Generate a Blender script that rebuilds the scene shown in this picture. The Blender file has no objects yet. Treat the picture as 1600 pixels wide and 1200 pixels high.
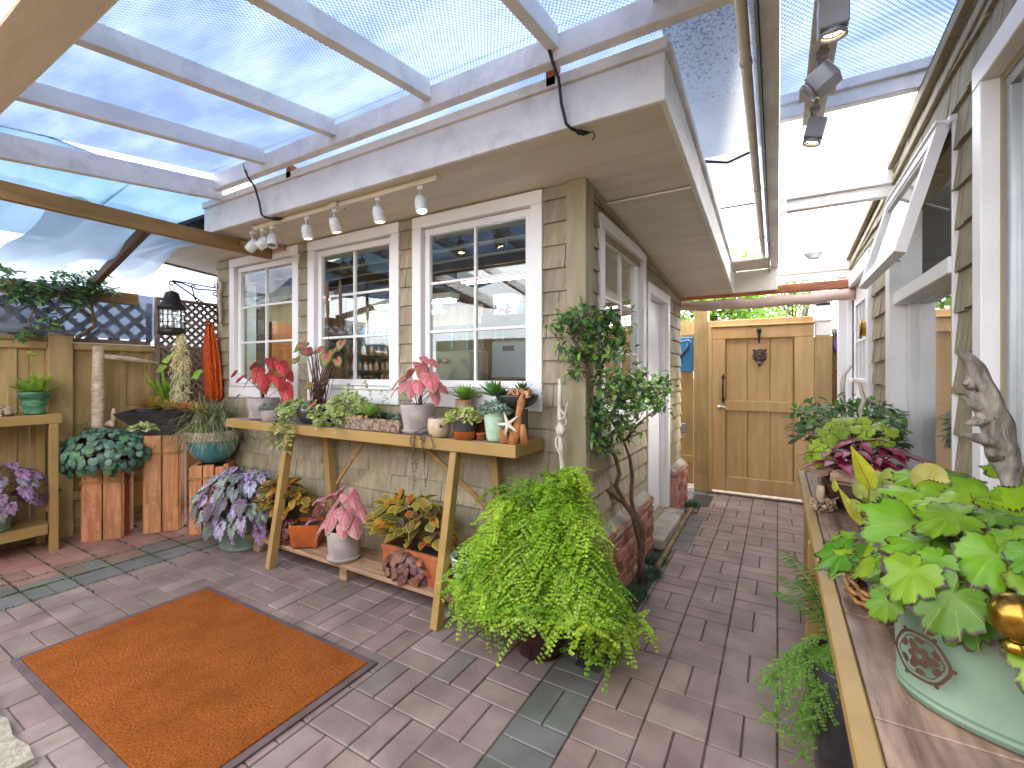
import bpy, math, random
from mathutils import Vector as V, Matrix
R = random.Random(7)
C = bpy.data.collections.new('Scene'); bpy.context.scene.collection.children.link(C)
sc = bpy.context.scene
PI = math.pi
# ---------------- camera ----------------
F = 711.0; HC = 1.35; TH = math.atan(415/711); S_ = math.sin(TH); C_ = math.cos(TH)
cam = bpy.data.cameras.new('camera'); camo = bpy.data.objects.new('camera', cam); C.objects.link(camo)
camo.location = (0, 0, HC); camo.rotation_euler = (PI/2, 0, TH)
cam.sensor_width = 36; cam.lens = 36*F/1600; cam.shift_y = -18/1600; cam.clip_start = .05; cam.clip_end = 3000
sc.camera = camo
# ---------------- sky, sun, exposure ----------------
SUN_EL = math.radians(50); SUN_AZ = math.radians(68)     # compass-like angle of the sun, from +Y clockwise
w = bpy.data.worlds.new('World'); sc.world = w; w.use_nodes = True
nt = w.node_tree; nt.nodes.clear()
def N(t, **k):
    n = nt.nodes.new(t)
    for a, b in k.items(): setattr(n, a, b)
    return n
sky = N('ShaderNodeTexSky', sky_type='NISHITA', sun_disc=False); sky.sun_elevation = SUN_EL; sky.sun_rotation = SUN_AZ; sky.air_density = 1; sky.dust_density = 1.0
bg = N('ShaderNodeBackground'); bg.inputs[1].default_value = .15
tc = N('ShaderNodeTexCoord'); mp = N('ShaderNodeMapping'); mp.inputs['Scale'].default_value = (1.6, 1.6, 4)
nz = N('ShaderNodeTexNoise'); nz.inputs['Scale'].default_value = 1.7; nz.inputs['Detail'].default_value = 8; nz.inputs['Roughness'].default_value = .6
cr = N('ShaderNodeValToRGB'); cr.color_ramp.elements[0].position = .24; cr.color_ramp.elements[1].position = .46
mx = N('ShaderNodeMix', data_type='RGBA'); mx.inputs[7].default_value = (8.2, 8.4, 8.8, 1)
wo = N('ShaderNodeOutputWorld')
L_ = nt.links.new
L_(tc.outputs['Generated'], mp.inputs[0]); L_(mp.outputs[0], nz.inputs['Vector']); L_(nz.outputs['Fac'], cr.inputs[0])
L_(cr.outputs[0], mx.inputs[0]); L_(sky.outputs[0], mx.inputs[6]); L_(mx.outputs[2], bg.inputs[0]); L_(bg.outputs[0], wo.inputs[0])
sun = bpy.data.lights.new('sun', 'SUN'); sun.energy = 1.6; sun.angle = math.radians(12); sun.color = (1, .95, .87)
suno = bpy.data.objects.new('sun', sun); C.objects.link(suno)
sd = V((math.sin(SUN_AZ)*math.cos(SUN_EL), math.cos(SUN_AZ)*math.cos(SUN_EL), math.sin(SUN_EL)))
suno.rotation_euler = sd.to_track_quat('Z', 'Y').to_euler(); suno.location = sd*30
sc.view_settings.view_transform = 'Standard'; sc.view_settings.look = 'None'; sc.view_settings.gamma = 1
sc.view_settings.exposure = 2.6
sc.cycles.use_denoising = True; sc.cycles.transparent_max_bounces = 24; sc.cycles.max_bounces = 8; sc.cycles.diffuse_bounces = 4
sc.cycles.sample_clamp_indirect = 6; sc.cycles.caustics_reflective = False; sc.cycles.caustics_refractive = False

# ---------------- helpers ----------------
def P(px, py, X=None, Y=None, Z=None, d=None):
    """a point of the place seen in direction (px,py) of the photograph, on a plane of the place"""
    t = (px-800)/F; v = (582-py)/F
    dx = -S_+t*C_; dy = C_+t*S_; dz = v
    if X is not None: k = X/dx
    elif Y is not None: k = Y/dy
    elif Z is not None: k = (Z-HC)/dz
    else: k = d
    return V((k*dx, k*dy, HC+k*dz))
def mpp(p): return (-p[0]*S_+p[1]*C_)/F      # metres per photo pixel at p
def s2l(h, k=1.0):
    o = []
    for i in (0, 2, 4):
        q = int(h[i:i+2], 16)/255
        o.append((q/12.92 if q < .04045 else ((q+.055)/1.055)**2.4)*k)
    return tuple(o)
def u(a, b): return R.uniform(a, b)
def rv(a=1): return V((u(-a, a), u(-a, a), u(-a, a)))
def jit(c, a=.15, h=.05):
    k = 1+u(-a, a); return tuple(max(0, x*k*(1+u(-h, h))) for x in c)

class MB:
    def __init__(s): s.v = []; s.f = []; s.m = []; s.uv = []; s.t = []; s.hasuv = False; s.hast = False; s.sm = []
    def add(s, vs, fs, mi=0, uvs=None, tint=None, smooth=False):
        b = len(s.v); s.v.extend(tuple(x) for x in vs)
        for i, f in enumerate(fs):
            s.f.append([b+j for j in f]); s.m.append(mi); s.sm.append(smooth)
            if uvs is not None: s.uv.extend(uvs[j] for j in f); s.hasuv = True
            else: s.uv.extend((0, 0) for j in f)
            s.t.append(tint or (1, 1, 1))
        if tint: s.hast = True
    def box(s, lo, hi, b=.003, mi=0, rot=None, tint=None, org=None):
        lo = V(lo); hi = V(hi); lo, hi = V([min(lo[i], hi[i]) for i in range(3)]), V([max(lo[i], hi[i]) for i in range(3)])
        c = (lo+hi)/2; h = (hi-lo)/2; b = min(b, min(h)*.45)
        vs = []; ix = {}
        for sx in (-1, 1):
            for sy in (-1, 1):
                for sz in (-1, 1):
                    for k in range(3):
                        q = [sx*(h[0]-b), sy*(h[1]-b), sz*(h[2]-b)]; q[k] = (sx, sy, sz)[k]*h[k]
                        ix[(sx, sy, sz, k)] = len(vs); vs.append(V(q))
        fs = []
        def cn(k, a, b_): # sign triple with axis k
            return None
        for k in range(3):
            i, j = (k+1) % 3, (k+2) % 3
            for sg in (-1, 1):
                f = []
                for si, sj in ((-1, -1), (1, -1), (1, 1), (-1, 1)):
                    t = [0, 0, 0]; t[k] = sg; t[i] = si; t[j] = sj; f.append(ix[(*t, k)])
                fs.append(f)
        for k in range(3):      # edges along axis k
            i, j = (k+1) % 3, (k+2) % 3
            for si in (-1, 1):
                for sj in (-1, 1):
                    t0 = [0, 0, 0]; t1 = [0, 0, 0]; t0[k] = -1; t1[k] = 1; t0[i] = t1[i] = si; t0[j] = t1[j] = sj
                    fs.append([ix[(*t0, i)], ix[(*t1, i)], ix[(*t1, j)], ix[(*t0, j)]])
        for sx in (-1, 1):
            for sy in (-1, 1):
                for sz in (-1, 1): fs.append([ix[(sx, sy, sz, k)] for k in range(3)])
        out = []
        for f in fs:
            n = (vs[f[1]]-vs[f[0]]).cross(vs[f[2]]-vs[f[0]]); m = sum((vs[q] for q in f), V())/len(f)
            out.append(f if n.dot(m) > 0 else f[::-1])
        if rot is not None:
            M = rot.to_3x3(); o = V(org) if org is not None else c
            vs = [M @ (q+c-o)+o for q in vs]
        else: vs = [q+c for q in vs]
        s.add(vs, out, mi, None, tint)
    def bar(s, p0, p1, w_, h_, up=(0, 0, 1), b=.003, mi=0, tint=None):
        """rectangular bar from p0 to p1, w_ wide, h_ high, centred"""
        p0 = V(p0); p1 = V(p1); d = p1-p0; L = d.length; x = d.normalized(); y = V(up).cross(x).normalized(); z = x.cross(y)
        M = Matrix((x, y, z)).transposed()
        s2 = MB(); s2.box((0, -w_/2, -h_/2), (L, w_/2, h_/2), b)
        s.add([M @ V(q)+p0 for q in s2.v], s2.f, mi, None, tint)
    def tube(s, pts, rad, n=8, mi=0, tint=None, cap=True, smooth=True, wob=0):
        pts = [V(p) for p in pts]; rr = rad if isinstance(rad, (list, tuple)) else [rad]*len(pts)
        vs = []; uvs = []; prev = V((.3, .2, .93)).normalized()
        for i, p in enumerate(pts):
            d = (pts[min(i+1, len(pts)-1)]-pts[max(i-1, 0)])
            if d.length < 1e-7: d = V((0, 0, 1))
            d.normalize(); a = prev-d*prev.dot(d)
            if a.length < 1e-3: a = d.orthogonal()
            a.normalize(); b = d.cross(a); prev = a
            for k in range(n):
                g = 2*PI*k/n; q = rr[i]*(1+(u(-wob, wob) if wob else 0)); vs.append(p+(a*math.cos(g)+b*math.sin(g))*q); uvs.append((i/len(pts), k/n))
        fs = [[i*n+k, i*n+(k+1) % n, (i+1)*n+(k+1) % n, (i+1)*n+k] for i in range(len(pts)-1) for k in range(n)]
        if cap: fs.append(list(range(n))[::-1]); fs.append([(len(pts)-1)*n+k for k in range(n)])
        s.add(vs, fs, mi, uvs, tint, smooth)
    def lathe(s, prof, c=(0, 0, 0), n=32, sx=1, sy=1, rz=0, mi=0, tint=None, smooth=True, closed=True):
        vs = []
        for r, z in prof:
            for k in range(n):
                g = 2*PI*k/n; x = r*math.cos(g)*sx; y = r*math.sin(g)*sy
                vs.append((c[0]+x*math.cos(rz)-y*math.sin(rz), c[1]+x*math.sin(rz)+y*math.cos(rz), c[2]+z))
        m = len(prof)
        fs = [[i*n+k, i*n+(k+1) % n, (i+1)*n+(k+1) % n, (i+1)*n+k] for i in range(m-1) for k in range(n)]
        if closed and prof[0][0] > 1e-4: fs.append(list(range(n))[::-1])
        s.add(vs, fs, mi, None, tint, smooth)
    def disc(s, c, r, n=24, sx=1, sy=1, rz=0, mi=0, bump=0):
        vs = [V(c)]; fs = []
        for j, q in enumerate((.5, 1)):
            for k in range(n):
                g = 2*PI*k/n; x = r*q*math.cos(g)*sx; y = r*q*math.sin(g)*sy
                vs.append(V((c[0]+x*math.cos(rz)-y*math.sin(rz), c[1]+x*math.sin(rz)+y*math.cos(rz), c[2]+u(-bump, bump)*(1-j))))
        for k in range(n):
            fs.append([0, 1+k, 1+(k+1) % n]); fs.append([1+k, 1+n+k, 1+n+(k+1) % n, 1+(k+1) % n])
        s.add(vs, fs, mi)
    def sphere(s, c, r, n=12, sx=1, sy=1, sz=1, mi=0, wob=0, tint=None):
        prof = [(r*math.sin(PI*i/n), -r*math.cos(PI*i/n)) for i in range(n+1)]
        b = len(s.v); s.lathe([(q, z*sz) for q, z in prof], c, n*2, sx, sy, mi=mi, closed=False, tint=tint)
        if wob:
            for i in range(b, len(s.v)):
                d = V(s.v[i])-V(c); s.v[i] = tuple(V(c)+d*(1+u(-wob, wob)))
    def build(s, name, mats, parent=None, org=(0, 0, 0), kind=None):
        if parent is not None:
            q = parent
            while q.parent is not None: q = q.parent
            org = q.location
        me = bpy.data.meshes.new(name); o_ = V(org)
        me.from_pydata([tuple(V(p)-o_) for p in s.v], [], s.f)
        if not isinstance(mats, (list, tuple)): mats = [mats]
        for m in mats: me.materials.append(m)
        me.polygons.foreach_set('material_index', s.m); me.polygons.foreach_set('use_smooth', s.sm)
        if s.hasuv:
            l = me.uv_layers.new(name='UVMap'); l.data.foreach_set('uv', [x for q in s.uv for x in q])
        if s.hast:
            a = me.color_attributes.new('tint', 'FLOAT_COLOR', 'CORNER'); buf = []
            for f, t in zip(s.f, s.t): buf.extend((*t, 1)*len(f))
            a.data.foreach_set('color', buf)
        me.update()
        o = bpy.data.objects.new(name, me); C.objects.link(o)
        if parent is not None: o.parent = parent
        else: o.location = o_
        if kind: o['kind'] = kind
        return o
def tag(o, label, cat, group=None, kind=None):
    o['label'] = label; o['category'] = cat
    if group: o['group'] = group
    if kind: o['kind'] = kind
    return o
def thing(name, label, cat, loc=(0, 0, 0), group=None):
    o = bpy.data.objects.new(name, None); o.empty_display_size = .05; C.objects.link(o); o.location = loc
    bpy.context.view_layer.update() if False else None
    return tag(o, label, cat, group)

# ---------------- materials ----------------
def newmat(name):
    m = bpy.data.materials.new(name); m.use_nodes = True; m.node_tree.nodes.clear(); return m, m.node_tree
class G:
    def __init__(s, t): s.t = t
    def n(s, ty, ins=None, **k):
        n = s.t.nodes.new(ty)
        for a, b in k.items(): setattr(n, a, b)
        for a, b in (ins or {}).items():
            if isinstance(b, bpy.types.NodeSocket): s.t.links.new(b, n.inputs[a])
            else: n.inputs[a].default_value = b
        return n
    def math(s, op, a, b=0., c=None):
        i = {0: a, 1: b}
        if c is not None: i[2] = c
        return s.n('ShaderNodeMath', i, operation=op).outputs[0]
    def mix(s, f, a, b, bt='MIX'):
        c4 = lambda x: x if isinstance(x, bpy.types.NodeSocket) else (*x[:3], 1)
        return s.n('ShaderNodeMix', {0: f, 6: c4(a), 7: c4(b)}, data_type='RGBA', blend_type=bt).outputs[2]
    def ramp(s, f, e):
        n = s.n('ShaderNodeValToRGB', {0: f}); r = n.color_ramp
        while len(r.elements) < len(e): r.elements.new(.5)
        for i, (p, c) in enumerate(e): r.elements[i].position = p; r.elements[i].color = (*c[:3], 1) if isinstance(c, tuple) else (c, c, c, 1)
        return n.outputs[0]
    def noise(s, sc_, st=(1, 1, 1), det=4, rough=.55, co='Object', loc=(0, 0, 0)):
        t = s.n('ShaderNodeTexCoord'); m = s.n('ShaderNodeMapping', {0: t.outputs[co], 'Scale': st, 'Location': loc})
        return s.n('ShaderNodeTexNoise', {'Vector': m.outputs[0], 'Scale': sc_, 'Detail': det, 'Roughness': rough}).outputs[0]
    def out(s, sh): s.n('ShaderNodeOutputMaterial', {0: sh})
def pm(name, c1, c2=None, sc_=8, st=(1, 1, 1), rough=.6, bump=.15, bsc=60, bst=None, metal=0, tint=False, lo=.35, hi=.65, dirt=None, dsc=3, coat=0, spec=.5, bdist=.003):
    m, t = newmat(name); g = G(t)
    f = g.ramp(g.noise(sc_, st), [(lo, 0.), (hi, 1.)])
    if c2 is None: c2 = tuple(x*.8 for x in c1)
    col = g.mix(f, c1, c2)
    if tint: col = g.mix(1.0, col, g.n('ShaderNodeVertexColor', layer_name='tint').outputs[0], 'MULTIPLY')
    if dirt: col = g.mix(g.ramp(g.noise(dsc, det=8, rough=.7, loc=(3, 1, 2)), [(.5, 0.), (.72, .8)]), col, dirt)
    b = g.n('ShaderNodeBsdfPrincipled', {'Base Color': col, 'Roughness': rough, 'Metallic': metal, 'Specular IOR Level': spec, 'Coat Weight': coat, 'Coat Roughness': .1})
    if bump: 
        bn = g.n('ShaderNodeBump', {'Height': g.noise(bsc, bst or st, 5), 'Strength': bump, 'Distance': bdist}); t.links.new(bn.outputs[0], b.inputs['Normal'])
    g.out(b.outputs[0]); return m
def leafmat(name, vein=None, margin=None, centre=None, kind='blade', rough=.45, tr=.35, nv=9, mr=.75, spots=None, vw=.12, ma=.3, ns_=90):
    """leaf: base colour from the 'tint' of each leaf; veins, margin and centre patterned from the leaf's own UV"""
    m, t = newmat(name); g = G(t)
    col = g.n('ShaderNodeVertexColor', layer_name='tint').outputs[0]
    uv = g.n('ShaderNodeSeparateXYZ', {0: g.n('ShaderNodeTexCoord').outputs['UV']}); U_, W_ = uv.outputs[0], uv.outputs[1]
    nz_ = g.noise(ns_, det=3)
    if kind == 'blade':
        av = g.math('ABSOLUTE', g.math('MULTIPLY_ADD', W_, 2., -1.)); rr = g.math('MAXIMUM', av, g.math('MULTIPLY_ADD', U_, 3., -2.0))
        ph = g.math('MULTIPLY', g.math('SUBTRACT', U_, g.math('MULTIPLY', av, .25)), nv*6.283)
        vf = g.math('MAXIMUM', g.math('LESS_THAN', av, .07), g.math('MULTIPLY', g.math('GREATER_THAN', g.math('SINE', ph), 1-vw*2), .6))
        cf = g.math('MAXIMUM', av, g.math('ABSOLUTE', g.math('MULTIPLY_ADD', U_, 2., -1.)))
    else:
        rr = U_; ph = g.math('MULTIPLY', W_, nv*6.2832)
        vf = g.math('GREATER_THAN', g.math('COSINE', ph), g.math('SUBTRACT', 1., g.math('DIVIDE', vw*.12, g.math('ADD', g.math('POWER', U_, 2.), .03))))
        cf = U_
    rn = g.math('MULTIPLY_ADD', nz_, ma, g.math('SUBTRACT', rr, ma/2))
    if centre: col = g.mix(g.ramp(g.math('MULTIPLY_ADD', nz_, .3, g.math('SUBTRACT', cf, .15)), [(centre[1]-.1, 1.), (centre[1]+.12, 0.)]), col, centre[0])
    if margin: col = g.mix(g.ramp(rn, [(mr-.04, 0.), (mr+.05, 1.)]), col, margin)
    if vein: col = g.mix(g.math('MULTIPLY', vf, vein[1]), col, vein[0])
    if spots: col = g.mix(g.ramp(g.noise(spots[1], det=2), [(.55, 0.), (.6, 1.)]), col, spots[0])
    col = g.mix(g.math('MULTIPLY', g.ramp(g.noise(28, det=5), [(.35, 1.), (.62, 0.)]), .4), col, (.45, .5, .4), 'MULTIPLY')
    bn = g.n('ShaderNodeBump', {'Height': g.math('ADD', g.math('MULTIPLY', vf, -1.), nz_), 'Strength': .25, 'Distance': .003})
    b = g.n('ShaderNodeBsdfPrincipled', {'Base Color': col, 'Roughness': rough, 'Specular IOR Level': .35, 'Normal': bn.outputs[0]})
    tl = g.n('ShaderNodeBsdfTranslucent', {'Color': g.mix(.3, col, (1, 1, .4), 'MULTIPLY')})
    g.out(g.n('ShaderNodeMixShader', {0: tr, 1: b.outputs[0], 2: tl.outputs[0]}).outputs[0]); return m
def emis(name, c, s_):
    m, t = newmat(name); g = G(t); g.out(g.n('ShaderNodeEmission', {0: (*c, 1), 1: s_}).outputs[0]); return m

TAN = s2l('ae925f'); TAN2 = s2l('a08353')
M = {}
M['fence'] = pm('painted_fence_wood', s2l('bb9f6c', .95), s2l('a3885a', .95), 2.5, (6, 6, .7), .65, .35, 30, (8, 8, .6), dirt=s2l('7b6a48'), dsc=2.2)
M['fence_old'] = pm('weathered_cap_wood', s2l('9a8058'), s2l('6f5a3e'), 6, (4, 1, 4), .8, .5, 40, dirt=s2l('4a3d2c'), dsc=8)
M['gate'] = pm('gate_paint', s2l('c8a575'), s2l('b8945f'), 2.5, (6, 6, .7), .6, .3, 30, (8, 8, .6))
M['tan'] = pm('tan_bench_paint', s2l('b4935a', .85), s2l('a3824e', .85), 4, (1, 1, 1), .5, .25, 25, dirt=s2l('8d7546'), dsc=3)
M['white'] = pm('white_trim_paint', (.82, .80, .80), (.76, .74, .75), 5, (1, 1, 1), .4, .08, 40)
M['white2'] = pm('white_beam_paint', (.86, .84, .82), (.78, .76, .75), 3, (2, 2, 2), .5, .2, 30, dirt=(.5, .48, .46), dsc=4)
M['soffit'] = pm('soffit_plywood_paint', s2l('e2dacb'), s2l('d6ccbc'), 2, (1, 8, 1), .7, .35, 14, (1, 9, 1))
M['shingle'] = pm('shingle_paint', s2l('a3977f'), s2l('8d816a'), 5, (7, 7, .8), .7, .5, 24, (9, 9, .6), tint=True, dirt=s2l('6f664c'), dsc=3)
M['shingle_old'] = pm('bare_shingle', s2l('a79b80', .9), s2l('837760', .9), 5, (8, 8, .8), .75, .7, 24, (9, 9, .6), tint=True, dirt=s2l('75694c'), dsc=5)
M['trimtan'] = pm('corner_board_paint', s2l('a2967a', .95), s2l('8f8366', .95), 4, (6, 6, .8), .65, .3, 30)
M['brownbeam'] = pm('brown_beam', s2l('a58452', .9), s2l('86683e', .9), 3, (6, .8, 6), .65, .3, 25, (8, 1, 8))
M['darkwood'] = pm('dark_rafter_wood', s2l('6b5547'), s2l('54433a'), 4, (.8, 5, 5), .7, .3)
M['redwood'] = pm('raw_red_beam', s2l('a5643f'), s2l('7e4a30'), 3, (1, 7, 7), .7, .3)
M['lattice'] = pm('lattice_wood', s2l('8a786c'), s2l('6b5b51'), 6, (3, 3, 3), .8, .3)
M['cedar'] = pm('cedar_board', s2l('cc9468'), s2l('a96d45'), 5, (9, 9, .7), .65, .4, 22, (9, 9, .6), tint=True, dirt=s2l('7d5335'), dsc=4)
M['rope'] = pm('raffia_tie', s2l('b98d4e'), s2l('8d6530'), 90, (1, 1, 6), .8, .6, 200)
M['rustlight'] = pm('shelf_plank', s2l('b08f72'), s2l('84654d'), 4, (.8, 7, 7), .7, .4, 24, (1, 9, 9), dirt=s2l('5e4637'), dsc=5)
M['benchtop'] = pm('bench_top_boards', s2l('b5947f', .85), s2l('6f5648', .8), 3, (9, 1.2, 6), .38, .35, 22, (12, 1, 6), dirt=s2l('5b4745'), dsc=5)
M['slatetop'] = pm('grey_potting_top', s2l('8f8280'), s2l('75696a'), 5, (1, 6, 1), .5, .2)
M['greypot'] = pm('grey_fired_clay', s2l('a59c9a'), s2l('8b807e'), 7, rough=.75, bump=.3, bsc=90, dirt=s2l('b9aca5'), dsc=14)
M['terra'] = pm('terracotta', s2l('b2693f'), s2l('8f4b2b'), 8, rough=.7, bump=.3)
M['mint'] = pm('mint_enamelled_tin', s2l('9fbba4', .62), s2l('8dac95', .62), 3, rough=.35, bump=.05, dirt=s2l('7d9a84', .6), dsc=6)
M['mintpot'] = pm('mint_glaze', s2l('b5cfb8'), s2l('a3c0a8'), 6, rough=.2, bump=.03, coat=.3)
M['palemint'] = pm('pale_blue_glaze', s2l('c3d6ce'), s2l('b1c8c0'), 6, rough=.18, bump=.03, coat=.4)
M['greenpot'] = pm('green_glaze', s2l('5f9377'), s2l('2f6247'), 12, (1, 1, 4), .25, .3, 20, coat=.4)
M['yelgreen'] = pm('yellow_green_glaze', s2l('a6b060'), s2l('8d9a4c'), 6, rough=.3, bump=.05)
M['black'] = pm('black_glaze', (.018, .018, .022), (.03, .03, .035), 5, rough=.18, bump=.02, coat=.3)
M['dark'] = pm('dark_stoneware', (.03, .028, .032), (.055, .05, .055), 8, rough=.45, bump=.2)
M['iron'] = pm('black_iron', (.015, .015, .017), (.04, .035, .03), 20, rough=.45, bump=.3, metal=.4)
M['burg'] = pm('burgundy_glaze', s2l('3f0d10'), s2l('2a0608'), 5, rough=.15, bump=.03, coat=.5)
M['brownglaze'] = pm('brown_glazed_pot', s2l('4b3029'), s2l('241a1c'), 4, (1, 1, 3), .14, .05, coat=.6, dirt=s2l('5d5a3a'), dsc=5)
M['copper'] = pm('orange_glaze', s2l('b8622a'), s2l('8a3f17'), 5, rough=.22, bump=.04, coat=.4)
M['tealglaze'] = pm('teal_glaze', s2l('4f8f92'), s2l('3a7479'), 10, rough=.18, bump=.08, coat=.4)
M['sandglaze'] = pm('speckled_sand_rim', s2l('cdbcae'), s2l('a18778'), 60, rough=.7, bump=.4, lo=.45, hi=.6)
M['tanpot'] = pm('tan_speckled_pot', s2l('c6b29a'), s2l('b09a82'), 30, rough=.5, bump=.2)
M['creampot'] = pm('cream_glaze', s2l('c9bfae'), s2l('b8ac9a'), 6, rough=.3, bump=.05)
M['brownband'] = pm('brown_band', s2l('8f6e52'), s2l('7a5a42'), 6, rough=.4, bump=.1)
M['soil'] = pm('potting_soil', (.03, .02, .013), (.015, .01, .008), 40, rough=.95, bump=1, bsc=120)
M['bark'] = pm('brown_bark', s2l('7a604c'), s2l('4d3a2c'), 12, (3, 3, 1), .8, .6, 50)
M['drift'] = pm('grey_driftwood', s2l('b0a69b'), s2l('5f554d'), 7, (6, 6, 1), .85, .9, 30, (10, 10, 1.2), lo=.3, hi=.7, dirt=s2l('3f342c'), dsc=9, bdist=.006)
M['driftpale'] = pm('pale_driftwood', s2l('cdb59c'), s2l('9c7a5c'), 14, (2, 2, 1), .85, .9, 60, lo=.3, hi=.7, bdist=.006)
M['driftorange'] = pm('orange_driftwood', s2l('c68a58'), s2l('8d5833'), 16, (3, 3, 1), .85, .9, 60, lo=.3, hi=.7, bdist=.006)
M['whitewood'] = pm('bleached_stick', s2l('dcd2c8'), s2l('b5a698'), 12, (2, 2, 1), .8, .5)
M['birch'] = pm('birch_pole', s2l('dcc6ae'), s2l('b59c84'), 9, (2, 2, 5), .7, .4, dirt=s2l('7b6250'), dsc=8)
M['coral'] = pm('peach_coral', s2l('d9a87f'), s2l('b67d55'), 25, rough=.8, bump=.5)
M['starfish'] = pm('white_starfish', s2l('e2d8cd'), s2l('cbbcad'), 60, rough=.8, bump=.8, bsc=200)
M['steel'] = pm('brushed_metal', (.6, .6, .6), (.5, .5, .5), 10, rough=.3, metal=1)
M['brass'] = pm('aged_brass', s2l('c4a04a'), s2l('80602a'), 10, rough=.25, metal=1, bump=.3, bsc=30)
M['hinge'] = pm('brass_hinge', s2l('a0622f'), s2l('7b4721'), 10, rough=.4, metal=.5)
M['bronze'] = pm('bronze_relief', s2l('6e5a52'), s2l('3b2e2a'), 20, rough=.5, metal=.4)
M['brick'] = pm('old_brick', s2l('a4634c'), s2l('8d5344'), 20, rough=.85, bump=.6, tint=True, dirt=s2l('b9a294'), dsc=7)
M['mortar'] = pm('mortar', s2l('b5aa9c'), s2l('93887b'), 15, rough=.9, bump=.6)
M['concrete'] = pm('concrete', s2l('b3aa9e'), s2l('8b8379'), 5, rough=.9, bump=.5, bsc=50, dirt=s2l('6c665c'), dsc=5)
M['stone'] = pm('rough_pale_stone', s2l('a19a8c'), s2l('857e70'), 30, rough=.95, bump=1, bsc=70, bdist=.01)
M['paver'] = pm('paver', s2l('a5928a', .74), s2l('8a7770', .74), 5, rough=.58, bump=.4, bsc=70, tint=True, dirt=s2l('7c6c66', .6), dsc=2.2)
M['joint'] = pm('joint_sand', s2l('7d6d60', .7), s2l('4a4138', .7), 20, rough=.95, bump=.8)
M['moss'] = pm('moss', (.05, .10, .015), (.03, .06, .01), 30, rough=.95, bump=1, bsc=90)
M['earth'] = pm('earth', (.05, .04, .025), (.03, .025, .018), 4, rough=.95, bump=.6)
M['cable'] = pm('black_rubber', (.012, .012, .014), (.02, .02, .022), 10, rough=.5)
M['lampwhite'] = pm('white_lamp_metal', (.75, .75, .74), (.7, .7, .69), 10, rough=.35, bump=0)
M['lampgrey'] = pm('grey_lamp_metal', (.42, .43, .45), (.36, .37, .4), 10, rough=.35, bump=0, metal=.4)
M['bulb'] = emis('warm_lamp_glow', (1, .80, .48), 7)
M['tubeglow'] = emis('fluorescent_tube', (.9, 1, .97), 7)
M['blueplastic'] = pm('blue_plastic', s2l('2f7fc0'), s2l('2a70aa'), 5, rough=.3, bump=0)
M['purple'] = pm('purple_liquid_bottle', s2l('7d62b8'), s2l('6a50a8'), 5, rough=.15, bump=0)
M['greyplastic'] = pm('grey_plastic', s2l('8d9298'), s2l('7a8088'), 5, rough=.4, bump=0)
M['wicker'] = pm('wicker', s2l('b08048'), s2l('6e4623'), 60, (1, 1, 3), .8, .8, 100)
M['roomwall'] = pm('room_wall', s2l('b09c7c'), s2l('8d795c'), 2, (6,6,.8), rough=.8)
M['roomwhite'] = pm('room_white', (.75, .76, .76), (.68, .69, .7), 2, rough=.7)
M['orangeply'] = pm('varnished_ply', s2l('c47a3c'), s2l('a05a26'), 2.5, (6, 6, .8), .4, .2)
M['metalbox'] = pm('grey_cabinet_steel', s2l('8b9690'), s2l('7b867f'), 2, rough=.35, bump=.03, metal=.3)
M['bluebox'] = pm('blue_grey_crate', s2l('9db3c8'), s2l('8aa1b8'), 2, rough=.5)
M['bluebin'] = pm('dark_blue_plastic', s2l('27405c'), s2l('1c3149'), 2, rough=.4)
M['jarmix'] = pm('glass_jar_mixed', (1, 1, 1), (.8, .8, .8), 30, rough=.2, bump=0, tint=True)
M['petal'] = pm('amaranth', s2l('e0641a'), s2l('b83a0c'), 40, (3, 3, 1), .8, .8, 90, tint=True)
M['darkgreen'] = pm('dark_green_board', s2l('39453f'), s2l('232b28'), 6, rough=.6)
M['stem'] = pm('leaf_stalk', s2l('5c3d30'), s2l('3b2a22'), 30, rough=.6, bump=.1)
M['stemgreen'] = pm('green_stalk', s2l('7c8c45'), s2l('5a6a30'), 30, rough=.6, bump=.1)
M['pink'] = pm('pinkish_rolled_sheet', s2l('cdb2a6'), s2l('b79a8e'), 3, (1, 6, 6), .6, .4, 12)
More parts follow.
